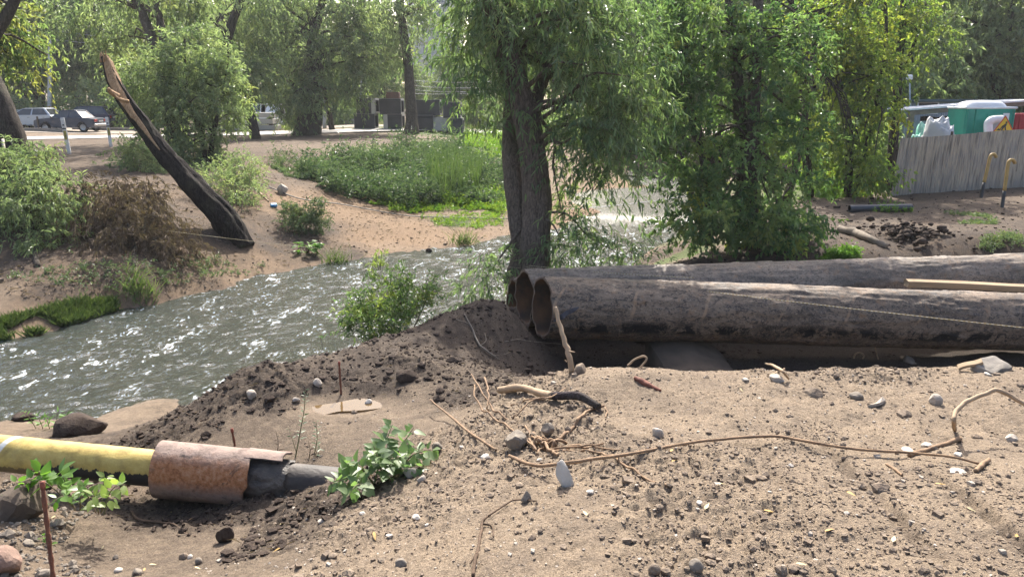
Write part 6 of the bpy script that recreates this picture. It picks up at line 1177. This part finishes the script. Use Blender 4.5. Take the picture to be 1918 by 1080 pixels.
stone(603, 975, 22, 10, 'stone', 'pale flat chip of stone on the mound slope above the hollow', ang=.7); stone(470, 738, 24, 18, 'stone', 'tan rounded lump on the dark ridge beside the puddle', ang=.4); stone(595, 716, 18, 18, 'stone', 'orange tan stone left of the upright rebar stake', ang=.5); stone(690, 752, 16, 12, 'chip', 'pale stone beside the muddy puddle', ang=.4); stone(555, 748, 16, 12, 'stone', 'pale small stone on sand left of the puddle', ang=.4)
stone(530, 355, 22, 22, 'stone', 'square pale stone on the far bank above the brown ramp', ang=.8); stone(803, 469, 13, 12, 'dark_clod', 'dark round stone at the tip of the gravel point', ang=.2); stone(35, 940, 150, 70, 'dirty_concrete', 'large dark concrete chunk behind the leafy plant at the left', 'concrete_chunk', ang=.9, sink=.2); stone(8, 1050, 70, 60, 'brick_red', 'pinkish weathered brick lump at the lower left corner', 'brick_lump', ang=.4); stone(110, 980, 30, 18, 'grey_stone', 'grey stone beside the foreground rebar stake', ang=.6); stone(80, 1072, 34, 22, 'grey_stone', 'grey stone at the lower left corner by the rebar foot', ang=.5); stone(55, 1015, 26, 16, 'grey_stone', 'grey flat stone between brick lump and rebar stake', ang=.6)
stone(45, 780, 40, 22, 'dark_clod', 'dark clod on the water edge behind the yellow pipe', 'soil_clod', ang=.4); stone(150, 795, 100, 46, 'dark_clod', 'large dark earth lump behind the yellow pipe', 'soil_clod', ang=.5)
b_ = gp(1855, 692); broken_block('concrete_chunk', 'grey broken concrete chunk lying at the crest at the right', 'concrete chunk', b_+[0, 0, .0], (.27, .17, .12), .45, 7, M['grey_concrete'], .035, 14, .2); a, b = gp(1795, 695)+[0, 0, .02], at(1838, 674, depth_of(b_)-.05); beam('wood_strip', 'thin pale wood strip lying against the grey concrete chunk', 'wood strip', a, b, .05, .022, M['old_wood'], .3, jag=.01)
def branch(name, label, cat, pxs, radii, mat_, lift=None, seg=9, n=40, rough=.12, off=0.0, dep=None, side=None):
    """a stick or root: pixels are dropped on the ground and lifted"""
    P = []
    for k, q in enumerate(pxs):
        p = gp(q[0], q[1]) if len(q) == 2 else at(*q)
        if len(q) == 2: p = p+[0, 0, (lift[k] if lift else np.interp(k/(max(len(pxs)-1, 1)), np.linspace(0, 1, len(radii)), radii)*.8)]
        P.append(p)
    P = resample(P, len(P)*5); sd_ = pxs[0][0]*.37; wg = np.stack([vnoise(np.arange(len(P))*.45, sd_+0*P[:, 0], q) for q in (1.0, 2.0, 3.0)], -1)*np.array([1, 1, .4])*max(radii)*.4; P = P+wg
    m = MB(); tube(m, P, radii, seg, max(n, len(P)*2), rough=rough+.08, seed=len(pxs)*1.3+pxs[0][0]*.01)
    for s in (side or []):
        q = []
        for v in s[0]: q.append(at(*v) if len(v) == 3 else gp(*v)+[0, 0, .012])
        tube(m, q, s[1], 6, max(8, len(q)*5), rough=.1)
    return tag(m.build(name, mat_, None, True, tuple(P[0])), label, cat)
M['vine'] = plain('dry_vine', (.29, .19, .11), (.15, .095, .06), 14, .8, .25, 0, .5, 50); M['bare_stick'] = plain('bare_stick', (.37, .27, .175), (.25, .175, .11), 10, .75, .25, 0, .3, 40); M['root_dark'] = plain('dark_root', (.12, .08, .055), (.07, .05, .035), 14, .9, .15, 0, .6, 60)
dS = depth_of(gp(1073, 692)); branch('upright_stick', 'bare pale stick standing upright before the front pipe mouth', 'stick', [(1072, 696, dS), (1066, 665, dS), (1058, 640, dS+.05), (1049, 612, dS+.1), (1040, 575, dS+.15)], [.022, .021, .019, .017, .015], M['bare_stick'], rough=.15, side=[([(1063, 657, dS), (1077, 659, dS-.03)], [.009, .003]), ([(1062, 677, dS), (1058, 674, dS)], [.007, .003])])
b0 = gp(1040, 750); dB = depth_of(b0)
t = thing('cut_branch', 'cut branch half stripped and half covered in dark bark', 'branch', b0); m = MB(); tube(m, [gp(936, 738)+[0, 0, .035], gp(962, 736)+[0, 0, .04], gp(985, 738)+[0, 0, .045], gp(1012, 748)+[0, 0, .05], gp(1034, 752)+[0, 0, .045]], [.028, .030, .026, .026, .025], 12, 30, rough=.16, seed=3); m.build('stripped_wood', M['bare_stick'], t); m = MB(); tube(m, [gp(1030, 752)+[0, 0, .045], gp(1050, 753)+[0, 0, .045], gp(1085, 755)+[0, 0, .05], gp(1122, 770)+[0, 0, .03]], [.028, .03, .029, .024], 14, 34, rough=.12, ridges=.15, seed=9); m.build('bark', bark('purple_bark', (.055, .042, .045), (.12, .10, .105), 2.5, .8), t)
branch('long_vine', 'long thin dry vine lying across the sandy mound to the right', 'vine', [(955, 862), (990, 882), (1030, 892), (1090, 887), (1180, 866), (1280, 845), (1360, 834), (1450, 829), (1530, 843), (1600, 852), (1700, 857), (1780, 865), (1832, 874)], [.009, .009, .008, .008, .007, .006], M['vine'], n=110, lift=[.03, .04, .06, .07, .05, .045, .04, .04, .04, .035, .03, .03, .02])
branch('dry_stick', 'straight dry stem slanting down at the left of the root tangle', 'stick', [(806, 770), (840, 790), (880, 815), (930, 845)], [.006, .008, .008, .007], M['vine'], lift=[.10, .06, .02, .01])
branch('dry_stick', 'short dry stick at the right end of the long vine', 'stick', [(1702, 856), (1735, 845), (1798, 825)], [.010, .012, .013], M['vine']); branch('dry_stick', 'short brown stick stub at the far right of the long vine', 'stick', [(1828, 884), (1838, 874), (1850, 863)], [.010, .012, .011], M['vine']); branch('dry_stick', 'small curved stick below the right part of the long vine', 'stick', [(1661, 871), (1675, 880), (1690, 891)], [.007, .008, .006], M['vine'])
branch('bent_root', 'bent pale root arching out of the sand near the right edge', 'root', [(1788, 808), (1786, 790, 4.05), (1792, 768, 4.1), (1815, 750, 4.15), (1845, 737, 4.2), (1868, 730, 4.2), (1890, 740, 4.2), (1925, 760, 4.2)], [.012, .012, .012, .011, .011], M['bare_stick'], n=60)
d1, d2 = depth_of(gp(1185, 690)), depth_of(gp(1608, 672)); branch('root_loop', 'thin pale root loop on the crest below the front pipe', 'root', [(1176, 684, d1), (1186, 675, d1), (1200, 668, d1), (1209, 668, d1), (1210, 674, d1), (1202, 685, d1), (1193, 696, d1)], [.008, .008, .007], M['bare_stick'], n=40)
branch('root_loop', 'small pale root loop on the crest right of the middle', 'root', [(1598, 675, d2), (1602, 663, d2), (1610, 660, d2), (1618, 666, d2), (1614, 676, d2)], [.011, .012, .010], M['bare_stick'], n=30); branch('thin_twig', 'thin grey twig standing up before the front pipe', 'twig', [(1647, 684, d2), (1643, 665, d2), (1637, 645, d2), (1629, 628, d2+.1)], [.009, .008, .006], M['bare_stick'])
branch('log_stump', 'stubby pale log end poking out of the crest at the right', 'log', [(1697, 672, d2-.05), (1712, 684, d2-.1), (1728, 694, d2-.15), (1760, 700, d2-.2)], [.055, .058, .05, .04], M['grey_wood'], seg=16, rough=.18); branch('crossed_sticks', 'pale crossed sticks on the crest right of the concrete support', 'sticks', [(1432, 688), (1455, 700), (1478, 714)], [.012, .011, .008], M['bare_stick'], lift=[.06, .05, .02], side=[([(1455, 695, 5.5), (1456, 722, 5.4)], [.006, .005]), ([(1440, 705, 5.5), (1470, 690, 5.55)], [.010, .006])])
stone(1455, 708, 34, 16, 'stone', 'tan stone under the pale crossed sticks', ang=.8); p = gp(1648, 760); m = MB(); s = depth_of(p)/FPX; v = np.array([[-26, -3], [-5, -4], [20, 9], [14, 10], [-6, 2]])*s; P = np.array([[p[0]+a, p[1]+b*2.2, p[2]+.015+.02*(k % 2)] for k, (a, b) in enumerate(v)]); m.add(np.vstack([P, P-[0, 0, .02]]), [np.arange(5)[None], np.arange(5, 10)[None, ::-1], np.array([[k, 5+k, 5+(k+1) % 5, (k+1) % 5] for k in range(5)])]); tag(m.build('flat_shard', M['stone'], None, False, tuple(p)), 'pale flat triangular shard of stone on the mound at the right', 'shard')
# root tangle
def tangle():
    b = gp(1035, 835); t = thing('root_tangle', 'tangle of thin dry roots knotted on the sandy mound', 'roots', b); R_ = np.random.default_rng(8)
    L = [([(882, 700, 5.75), (905, 735, 5.3), (925, 765, 5.1), (950, 785, 4.95), (975, 800, 4.85), (1000, 848)], [.005, .008, .009, .007]), ([(888, 720, 5.5), (890, 740, 5.3), (905, 765, 5.1), (930, 790), (965, 812), (1005, 850)], [.006, .008, .008]), ([(909, 706, 5.6), (914, 735, 5.3), (913, 765, 5.1), (918, 775)], [.009, .007, .005]),
         ([(960, 786), (975, 770, 4.95), (1000, 748, 5.05), (1030, 742, 5.1), (1060, 730)], [.007, .007, .005]), ([(958, 760), (985, 754), (1020, 745, 5.05), (1040, 741)], [.008, .007, .005]), ([(1130, 762), (1105, 770), (1085, 785), (1075, 802), (1055, 818), (1030, 830), (1012, 828)], [.010, .012, .013, .009]), ([(1135, 765), (1137, 775), (1133, 785)], [.006, .004]),
         ([(1040, 848), (1070, 842), (1100, 840), (1160, 843)], [.012, .010, .005]), ([(1030, 845), (1080, 840), (1130, 835)], [.009, .006]), ([(1060, 846), (1110, 848), (1135, 852), (1170, 875), (1210, 900), (1248, 917)], [.007, .008, .008, .006]), ([(1000, 812), (1010, 825), (1030, 845), (1045, 852)], [.010, .012, .010]), ([(985, 800), (1000, 825), (1015, 838), (1005, 850)], [.009, .009, .007])]
    for pxs, rad in L:
        P = [at(*q) if len(q) == 3 else gp(*q)+[0, 0, .012] for q in pxs]; P = resample(P, len(P)*5); wg = np.stack([vnoise(np.arange(len(P))*.5, 7.1*len(P)+0*P[:, 0], q) for q in (1.0, 2.0, 3.0)], -1)*.011; m = MB(); tube(m, P+wg, [q_*.8 for q_ in rad], 7, len(P)*2, rough=.2, seed=R_.uniform(0, 9)); m.build('root', M['vine'], t)
    for k in range(7):
        c_ = gp(1025+R_.uniform(-12, 18), 838+R_.uniform(-8, 8)); a = np.linspace(0, R_.uniform(3.5, 6.0), 9)+R_.uniform(0, 6); rr_ = R_.uniform(.03, .07); P = [c_+[rr_*math.cos(q), rr_*.7*math.sin(q), .02+.025*math.sin(q*1.7+k)] for q in a]; m = MB(); tube(m, P, [.006, .009, .006], 6, 30); m.build('root', M['vine'], t)
tangle()
branch('dark_root', 'dark forked root lying on the sand at the bottom middle', 'root', [(886, 1080), (893, 1040), (900, 1000), (905, 975), (920, 965)], [.007, .007, .006, .003], M['root_dark'], side=[([(905, 985), (922, 990), (924, 1010)], [.005, .003]), ([(915, 970), (945, 950), (965, 940), (1005, 942)], [.004, .003]), ([(893, 1040), (880, 1060)], [.004, .002])])
branch('bark_strip', 'reddish brown strip of bark on the crest of the mound', 'bark strip', [(1190, 710), (1210, 722), (1236, 733)], [.015, .022, .008], plain('red_bark', (.20, .075, .05), (.12, .05, .035), 9, .85), rough=.3); branch('forked_twig', 'pale forked twig on the dark slope left of the pipe ends', 'twig', [(870, 590), (885, 620), (897, 648), (912, 662), (936, 677)], [.006, .008, .010, .010, .006], M['grey_wood'], lift=[.02, .02, .03, .03, .02], side=[([(897, 650), (910, 640), (908, 625)], [.006, .003]), ([(855, 600), (880, 610), (893, 640)], [.004, .005]), ([(920, 668), (945, 665), (955, 660)], [.004, .002])])
branch('thin_root', 'thin pale root on dark soil before the pipe mouths', 'root', [(945, 640), (970, 636), (1000, 640), (1050, 644)], [.004, .005, .003], M['grey_wood']); branch('bare_stalk', 'dark thin stalk on the dark slope left of the yellow pipe sleeve', 'stalk', [(350, 775), (380, 790), (415, 802)], [.006, .007, .004], M['root_dark']); branch('thin_root', 'thin dark root running over the sandy hollow under the sleeve', 'root', [(248, 960), (262, 975), (300, 980), (330, 985), (345, 998), (365, 1005)], [.011, .010, .007, .005], M['root_dark'], n=50, rough=.3)
branch('bark_plank', 'rotten brown plank lying on the yard right of the maple clump', 'plank', [(1572, 434), (1600, 442), (1632, 455), (1660, 464)], [.07, .08, .08, .05], M['grey_wood'], seg=7, rough=.3); p = gp(1700, 440); m = MB(); rs2 = np.random.default_rng(9)
for k in range(220): q = p+rs2.normal(size=3)*[.30, .38, 0]; q[2] = hz(q[0], q[1])+abs(rs2.normal(0, .10)); m.add(rock_v(IC1, rs2, np.array([.05, .045, .03])*rs2.lognormal(0, .5), k*1.0, .6)+q, IC1[1])
o = m.build('soil_heap', M['dark_clod'], None, True, tuple(p)); tag(o, 'dark heap of turned soil on the yard before the fence', 'soil heap'); o['kind'] = 'stuff'
p = gp(513, 388); m = MB(); box(m, p+[0, 0, .05], (.17, .12, .08), rotz(.4) @ rotx(.4), bev=.02); tag(m.build('plastic_scrap', plain('blue_plastic', (.06, .28, .55), (.05, .22, .45), 6, .4, .4), None, False, tuple(p)), 'small blue plastic scrap on the far bank', 'scrap'); branch('pale_stick', 'pale stick lying on the far bank above the blue scrap', 'stick', [(475, 352), (490, 366), (503, 378)], [.02, .022, .02], M['bare_stick'])
# rebar stakes
M['rebar'] = plain('rusty_rebar', (.20, .085, .05), (.11, .05, .035), 30, .85, .2, 0, .6, 120); M['red_tip'] = plain('red_tip', (.26, .07, .045), (.18, .06, .04), 9, .7)
def stake(x0, y0, x1, y1, r_, label, dd=None):
    b = gp(x0, y0) if dd is None else at(x0, y0, dd); d = depth_of(b); tp = at(x1, y1, d); t = thing('rebar_stake', label, 'stake', b); u = unit(tp-b); m = MB(); n = max(int(np.linalg.norm(tp-b)/.012), 20); s = np.linspace(0, 1, n); P = (b-u*.1)+(tp-b+u*.1)*s[:, None]; tube(m, P, list(r_*(1+.12*np.sign(np.sin(s*n*1.1)))), 8, n); m.build('bar', M['rebar'], t); m = MB(); tube(m, [tp-u*.03, tp+u*.002], [r_*1.15, r_*1.15], 10, 4); m.build('red_tip', M['red_tip'], t)
stake(100, 1085, 79, 902, .010, 'tall rusty rebar stake in the lower left foreground', 3.45); stake(440, 834, 434, 802, .010, 'short rusty rebar stake with red tip behind the rusty sleeve'); stake(639, 738, 635, 677, .0095, 'rusty rebar stake standing beside the muddy puddle'); stake(605, 655, 601, 632, .009, 'thin rusty stake on the dark ridge before the water')

# ---------------------------------------------------------------- foreground plants, each leaf a part
def leaf_proto(shape, n=7):
    """unit leaf along +X with midrib fold and a drooping tip"""
    s = np.linspace(0, 1, n); wd = np.interp(s, np.linspace(0, 1, len(shape)), shape); m = MB(); z = -.22*s**2
    mid = np.stack([s, 0*s, z-.03*np.sin(np.pi*s)], -1); l_ = np.stack([s-.06*wd, wd, z+.10*wd], -1); r_ = np.stack([s-.06*wd, -wd, z+.10*wd], -1); i = np.arange(n-1)
    m.add(np.vstack([mid, l_, r_]), np.concatenate([np.stack([i, i+1, n+i+1, n+i], -1), np.stack([i+1, i, 2*n+i, 2*n+i+1], -1)])); return m
LEAFSH = {'goose': [.02, .30, .36, .27, .20, .12, 0.0], 'compound': [.02, .20, .27, .27, .21, .12, 0.0], 'small': [.02, .13, .16, .14, .10, .06, 0.0]}
def plant(name, label, base, stems, leaf_shape, leaf_m, seed, cat='plant', stem_m='twig'):
    """stems: list of (points, radius, n leaves, leaf length, start fraction)"""
    r = np.random.default_rng(seed); t = thing(name, label, cat, base); protos = []
    for k in range(4):
        me = leaf_proto(LEAFSH[leaf_shape]); v = len(me.v[0]); me.t[0] = np.tile([[.2+.22*k, .02, 0, 1]], (v, 1)); q = me.mesh('leaf', True); q.materials.append(leaf_m); protos.append(q)
    for pts, rad, nl, lL, s0 in stems:
        m = MB(); tube(m, pts, [rad, rad*.7, rad*.35], 6, 20, caps=False); m.build('stem', M[stem_m], t); q = resample(pts, 50)
        for k in range(nl):
            f = s0+(1-s0)*(k+.5)/nl; p = q[min(int(f*49), 49)]; T = unit(q[min(int(f*49)+1, 49)]-q[max(int(f*49)-1, 0)]); a = k*2.4+r.uniform(-.5, .5); sd = unit(np.cross(T, [0, 0, 1.0])) if abs(T[2]) < .95 else np.array([1.0, 0, 0]); sb = np.cross(T, sd); D = unit(sd*math.cos(a)+sb*math.sin(a)+T*.35+np.array([0, 0, .1])); size = lL*r.uniform(.7, 1.2)*(1-.45*f)
            N = unit(np.array([0, -.25, 1.0])+r.normal(size=3)*.25); Y_ = unit(np.cross(N, D)); N = np.cross(D, Y_); o = bpy.data.objects.new('leaf', protos[int(r.integers(4))]); COL.objects.link(o); o.parent = t; Mx = Matrix(((D[0], Y_[0], N[0]), (D[1], Y_[1], N[1]), (D[2], Y_[2], N[2]))).to_4x4(); o.matrix_local = Matrix.Translation(Vector(p+D*size*.18-np.array(t['_o'])))@Mx@Matrix.Scale(size, 4)
    return t
M['stem_green'] = plain('green_stem', (.12, .17, .06), (.16, .10, .07), 20, .7)
def st(px0, px1, d0, d1, bow, rad, nl, lL, s0=.15):
    a, b = at(*px0, d0), at(*px1, d1); return ([a, (a+b)/2+[0, 0, bow], b], rad, nl, lL, s0)
b = gp(715, 905); dG = depth_of(b)
stems = [st((700, 910), (735, 795), dG, dG+.1, .03, .006, 26, .12), st((720, 905), (775, 800), dG, dG+.1, .03, .006, 18, .115), st((700, 905), (640, 870), dG, dG-.1, .06, .006, 20, .12, .1), st((690, 915), (622, 905), dG, dG-.25, .05, .006, 20, .12, .1), st((730, 900), (815, 840), dG, dG+.1, .06, .006, 20, .11, .2), st((720, 905), (700, 835), dG, dG-.1, .02, .006, 18, .12, .2), st((735, 905), (800, 875), dG, dG-.05, .05, .005, 14, .105, .1), st((690, 915), (650, 930), dG-.1, dG-.35, .05, .005, 12, .105, .1), st((710, 905), (760, 850), dG-.05, dG-.15, .04, .005, 14, .115, .2)]
plant('goosefoot_plant', 'leafy dark green goosefoot plant spreading over the black pipe end', b, stems, 'goose', M['leaf_maple'], 1, stem_m='stem_green')
b = gp(130, 940); dL = 4.95
stems = [st((140, 950), (60, 880), dL, dL-.1, .08, .005, 11, .14, .3), st((140, 950), (25, 905), dL, dL-.2, .10, .005, 11, .14, .35), st((140, 955), (110, 880), dL, dL-.15, .05, .005, 13, .14, .25), st((150, 955), (160, 905), dL-.1, dL-.3, .05, .005, 10, .09, .2), st((160, 950), (90, 945), dL-.1, dL-.35, .07, .004, 9, .10, .3)]
plant('broad_leaf_plant', 'bright green broad leaved plant under the yellow pipe at the left', b, stems, 'compound', M['leaf_bright'], 2, stem_m='stem_green')
b = gp(190, 955); dL = 4.75; stems = [st((190, 960), (235, 905), dL, dL-.1, .06, .004, 9, .105, .3), st((190, 960), (200, 890), dL, dL, .05, .004, 9, .10, .3), st((185, 962), (175, 925), dL, dL-.2, .04, .004, 8, .10, .2), st((195, 962), (215, 930), dL-.1, dL-.25, .04, .004, 8, .095, .2), st((180, 960), (150, 920), dL, dL-.1, .05, .004, 7, .085, .3)]
plant('broad_leaf_plant', 'lighter green young plant at the edge of the sandy hollow', b, stems, 'compound', M['leaf_lightmaple'], 3, stem_m='stem_green')
b = gp(80, 800); dL = depth_of(b); stems = [st((70+k*12, 806), (40+k*22+4*(k % 2), 768+6*(k % 3)), dL, dL-.1, .04, .004, 10, .085, .1) for k in range(6)]; plant('waterside_plant', 'green leafy plant behind the yellow pipe by the water', b, stems, 'small', M['leaf_bright'], 4, stem_m='stem_green')
b = gp(555, 855); dT = depth_of(b); plant('tall_weed', 'tall thin green weed standing in the sandy basin behind the pipe', b, [([at(553, 858, dT), at(562, 810, dT), at(570, 765, dT), at(572, 728, dT)], .005, 30, .055, .25), st((556, 850), (540, 800), dT, dT, .01, .003, 5, .05, .5)], 'small', M['leaf_weed'], 5, stem_m='stem_green')
b = gp(590, 852); dT = depth_of(b); plant('small_weed', 'shorter green weed right of the tall thin weed', b, [([at(588, 856, dT), at(594, 820, dT), at(592, 788, dT)], .004, 22, .045, .2), st((590, 855), (600, 835), dT, dT, .01, .003, 6, .05, .1)], 'small', M['leaf_weed'], 6, stem_m='stem_green')
for k, (px, y0, y1, lab) in enumerate([(518, 852, 808, 'brown dried weed left of the tall thin weed'), (578, 858, 825, 'brown dried weed between the two green weeds')]): b = gp(px, y0); dT = depth_of(b); plant('dried_weed', lab, b, [([at(px, y0+4, dT), at(px+3, (y0+y1)/2, dT), at(px-1, y1, dT)], .004, 14, .045, .2)], 'small', M['leaf_dead'], 7+k)
b = gp(90, 1020); dT = depth_of(b); plant('seedling', 'small green seedling beside the foreground rebar stake', b, [st((90, 1025), (82, 1000), dT, dT, .01, .003, 8, .06, .1)], 'compound', M['leaf_bright'], 12, stem_m='stem_green')
b = gp(5, 960); dT = depth_of(b); plant('seedling', 'small green seedling at the left edge before the concrete chunk', b, [st((2, 975), (8, 940), dT, dT-.05, .02, .003, 8, .09, .1)], 'compound', M['leaf_bright'], 13, stem_m='stem_green')
# fallen yellow leaves
r = np.random.default_rng(14); lp = leaf_proto(LEAFSH['small']).mesh('fallen_leaf', True); lp.materials.append(plain('fallen_leaf', (.50, .37, .13), (.36, .20, .08), 9, .7, .2)); lp2 = lp.copy(); lp2.materials.clear(); lp2.materials.append(plain('pale_fallen_leaf', (.62, .52, .30), (.5, .40, .22), 9, .7, .2))
for k, (px, py) in enumerate([(105, 968), (63, 1008), (195, 1025), (322, 962), (365, 1065), (525, 1030), (1320, 958), (1750, 910), (1810, 955), (1585, 925), (1672, 1020), (1260, 845), (1385, 730), (1545, 1000), (1490, 1060), (1430, 960), (525, 985), (1900, 1010), (1340, 910), (1265, 865), (1100, 970), (700, 1000), (280, 1060), (270, 1072)]):
    p = gp(px, py); o = bpy.data.objects.new('fallen_leaf', lp if k % 2 else lp2); COL.objects.link(o); o.location = p+[0, 0, .014]; o.rotation_euler = (r.uniform(-.3, .3), r.uniform(-.3, .3), r.uniform(0, 6.3)); s = r.uniform(.03, .055); o.scale = (s, s, s); o['_o'] = [0, 0, 0]; tag(o, 'small fallen yellow leaf lying on the bare ground', 'leaf', 'fallen leaves on the ground')
# white chips on the mound
for k, (px, py, w_, h_) in enumerate([(780, 967, 20, 8), (730, 1002, 16, 8), (1105, 920, 18, 9), (1735, 832, 26, 8), (1700, 842, 30, 8), (1795, 882, 40, 8), (1795, 850, 22, 7), (800, 982, 12, 6), (1010, 860, 14, 8), (1480, 870, 13, 7), (1310, 940, 16, 8), (910, 855, 22, 14), (1585, 960, 13, 7), (1850, 700, 20, 7), (680, 960, 14, 7), (1395, 710, 16, 8)]): stone(px, py, w_, h_, 'chip', 'small flat whitish chip lying on the sandy mound', 'stone_chip', .7, .3, 'whitish chips on the mound')

# ---------------------------------------------------------------- crumbs, clods and gravel: too many to count
def scatter(name, P, sz, mat_, seed, base=IC1, label='', flat=.75):
    r = np.random.default_rng(seed); n = len(P); V = base[0]; k = len(V); pr = []
    for q in range(8): pr.append(rock_v(base, r, np.array([1, .85, flat]), q*3.1, .7))
    pr = np.array(pr); a = r.uniform(0, 6.28, n); s = sz*r.lognormal(0, .55, n); W_ = pr[r.integers(8, size=n)]; c_, s_ = np.cos(a)[:, None], np.sin(a)[:, None]
    v = np.stack([W_[..., 0]*c_-W_[..., 1]*s_, W_[..., 0]*s_+W_[..., 1]*c_, W_[..., 2]], -1)*s[:, None, None]+P[:, None]+np.array([0, 0, 1])*(s*.08)[:, None, None]; f = (np.arange(n)[:, None, None]*k+base[1][None]).reshape(-1, 3)
    m = MB(); m.add(v.reshape(-1, 3), f); o = m.build(name, mat_, None, False); o['kind'] = 'stuff'; o['label'] = label; return o
IC0 = ico(1)
bmq = bmesh.new(); bmesh.ops.create_cube(bmq, size=1.5); bmesh.ops.triangulate(bmq, faces=bmq.faces); OCT = (np.array([q.co[:] for q in bmq.verts]), np.array([[w_.index for w_ in q.verts] for q in bmq.faces])); bmq.free()
def kindpts(n, xr, yr, seed, want):
    r = np.random.default_rng(seed); x = r.uniform(*xr, n); y = yr[0]+(yr[1]-yr[0])*r.uniform(0, 1, n)**1.3; z, k = H(x, y, True); patch = patchf(x, y)*.6-.22; keep = want(k, patch, r.uniform(size=n)); return np.column_stack([x, y, z])[keep]
sandp = lambda k, p, u: (k[:, 3] > .45) & (k[:, 0] < .5) & (u < .18+.8*smooth(-.2, .35, p))
darkp = lambda k, p, u: (k[:, 0] > .55) & (k[:, 3] > .4) & (u < .35+.6*smooth(-.3, .3, p))
P_ = kindpts(60000, (-1.6, 5.2), (1.9, 6.2), 1, sandp); scatter('soil_crumbs', P_, .0048, M['clod'], 2, OCT, 'crumbled dry soil on the sandy mound')
P_ = kindpts(8000, (-1.6, 5.2), (1.9, 6.2), 3, sandp); scatter('soil_clods', P_, .009, M['clod'], 4, IC1, 'dry clods on the sandy mound')
P_ = kindpts(3500, (-1.6, 5.2), (1.9, 6.2), 5, lambda k, p, u: k[:, 3] > .15); scatter('gravel', P_, .0048, M['stone'], 6, OCT, 'small pale gravel on the near ground')
P_ = kindpts(900, (-1.6, 5.2), (1.9, 6.2), 15, lambda k, p, u: k[:, 3] > .15); scatter('gravel', P_, .008, M['clod'], 16, IC1, 'grey gravel on the near ground')
P_ = kindpts(26000, (-3.4, 5.5), (3.4, 10.5), 7, darkp); scatter('soil_crumbs', P_, .009, M['dark_clod'], 8, OCT, 'dark crumbled soil on the ridge and slope')
P_ = kindpts(4200, (-3.4, 3.5), (3.4, 10.5), 9, darkp); scatter('soil_clods', P_, .019, M['dark_clod'], 10, IC1, 'dark clods on the ridge and slope')
P_ = kindpts(9000, (-4.2, -1.0), (2.6, 5.2), 11, lambda k, p, u: (k[:, 2] > .1)); scatter('gravel', P_, .010, M['grey_stone'], 12, IC1, 'grey rubble gravel at the lower left')
P_ = kindpts(9000, (-9, 8), (12, 30), 13, lambda k, p, u: (k[:, 1] > .3)); P_ = P_[P_[:, 2] > W+.02]; scatter('soil_clods', P_, .013, M['clod'], 14, OCT, 'clods and litter on the far bank')
P_ = kindpts(2500, (2, 16), (12.5, 26), 17, lambda k, p, u: k[:, 2] < .5); scatter('soil_clods', P_, .018, M['dark_clod'], 18, OCT, 'clods on the bare yard at the right')
# dry straw and twig litter
def litter(name, P, L, seed, mat_, label, w_=.006):
    r = np.random.default_rng(seed); n = len(P); a = r.uniform(0, 6.28, n); D = np.stack([np.cos(a), np.sin(a), r.normal(0, .2, n)], -1); m = MB(); leaves(m, P+[0, 0, .012], D, L*r.uniform(.4, 1.5, n), w_, np.stack([r.uniform(0, 1, n), r.uniform(0, .4, n)], 1), r, False, curl=.1, flat=.9); o = m.build(name, mat_, None, False); o['kind'] = 'stuff'; o['label'] = label
P_ = kindpts(5200, (-9, 3), (12, 30), 19, lambda k, p, u: (k[:, 1] > .3)); P_ = P_[P_[:, 2] > W+.03]; litter('leaf_litter', P_, .10, 20, M['leaf_dead'], 'dead leaves and straw on the far bank', .03)
P_ = kindpts(1800, (-3.4, 1.5), (3.4, 10.5), 21, darkp); litter('straw_litter', P_, .05, 22, M['leaf_dead'], 'straw and root bits in the dark soil', .006)
# ---------------------------------------------------------------- thin summer haze
def haze(density):
    m = bpy.data.materials.new('haze'); m.use_nodes = True; nt = m.node_tree; nt.nodes.clear(); o = nt.nodes.new('ShaderNodeOutputMaterial'); v = nt.nodes.new('ShaderNodeVolumePrincipled')
    v.inputs['Color'].default_value = (.93, .96, 1.0, 1); v.inputs['Density'].default_value = density; v.inputs['Anisotropy'].default_value = .35; nt.links.new(v.outputs[0], o.inputs[1])
    b = MB(); box(b, (0, 0, 16.5), (920, 920, 42)); h = b.build('haze', m, None, False); h['kind'] = 'stuff'; h['label'] = 'thin bluish summer haze in the air'
haze(HAZE)
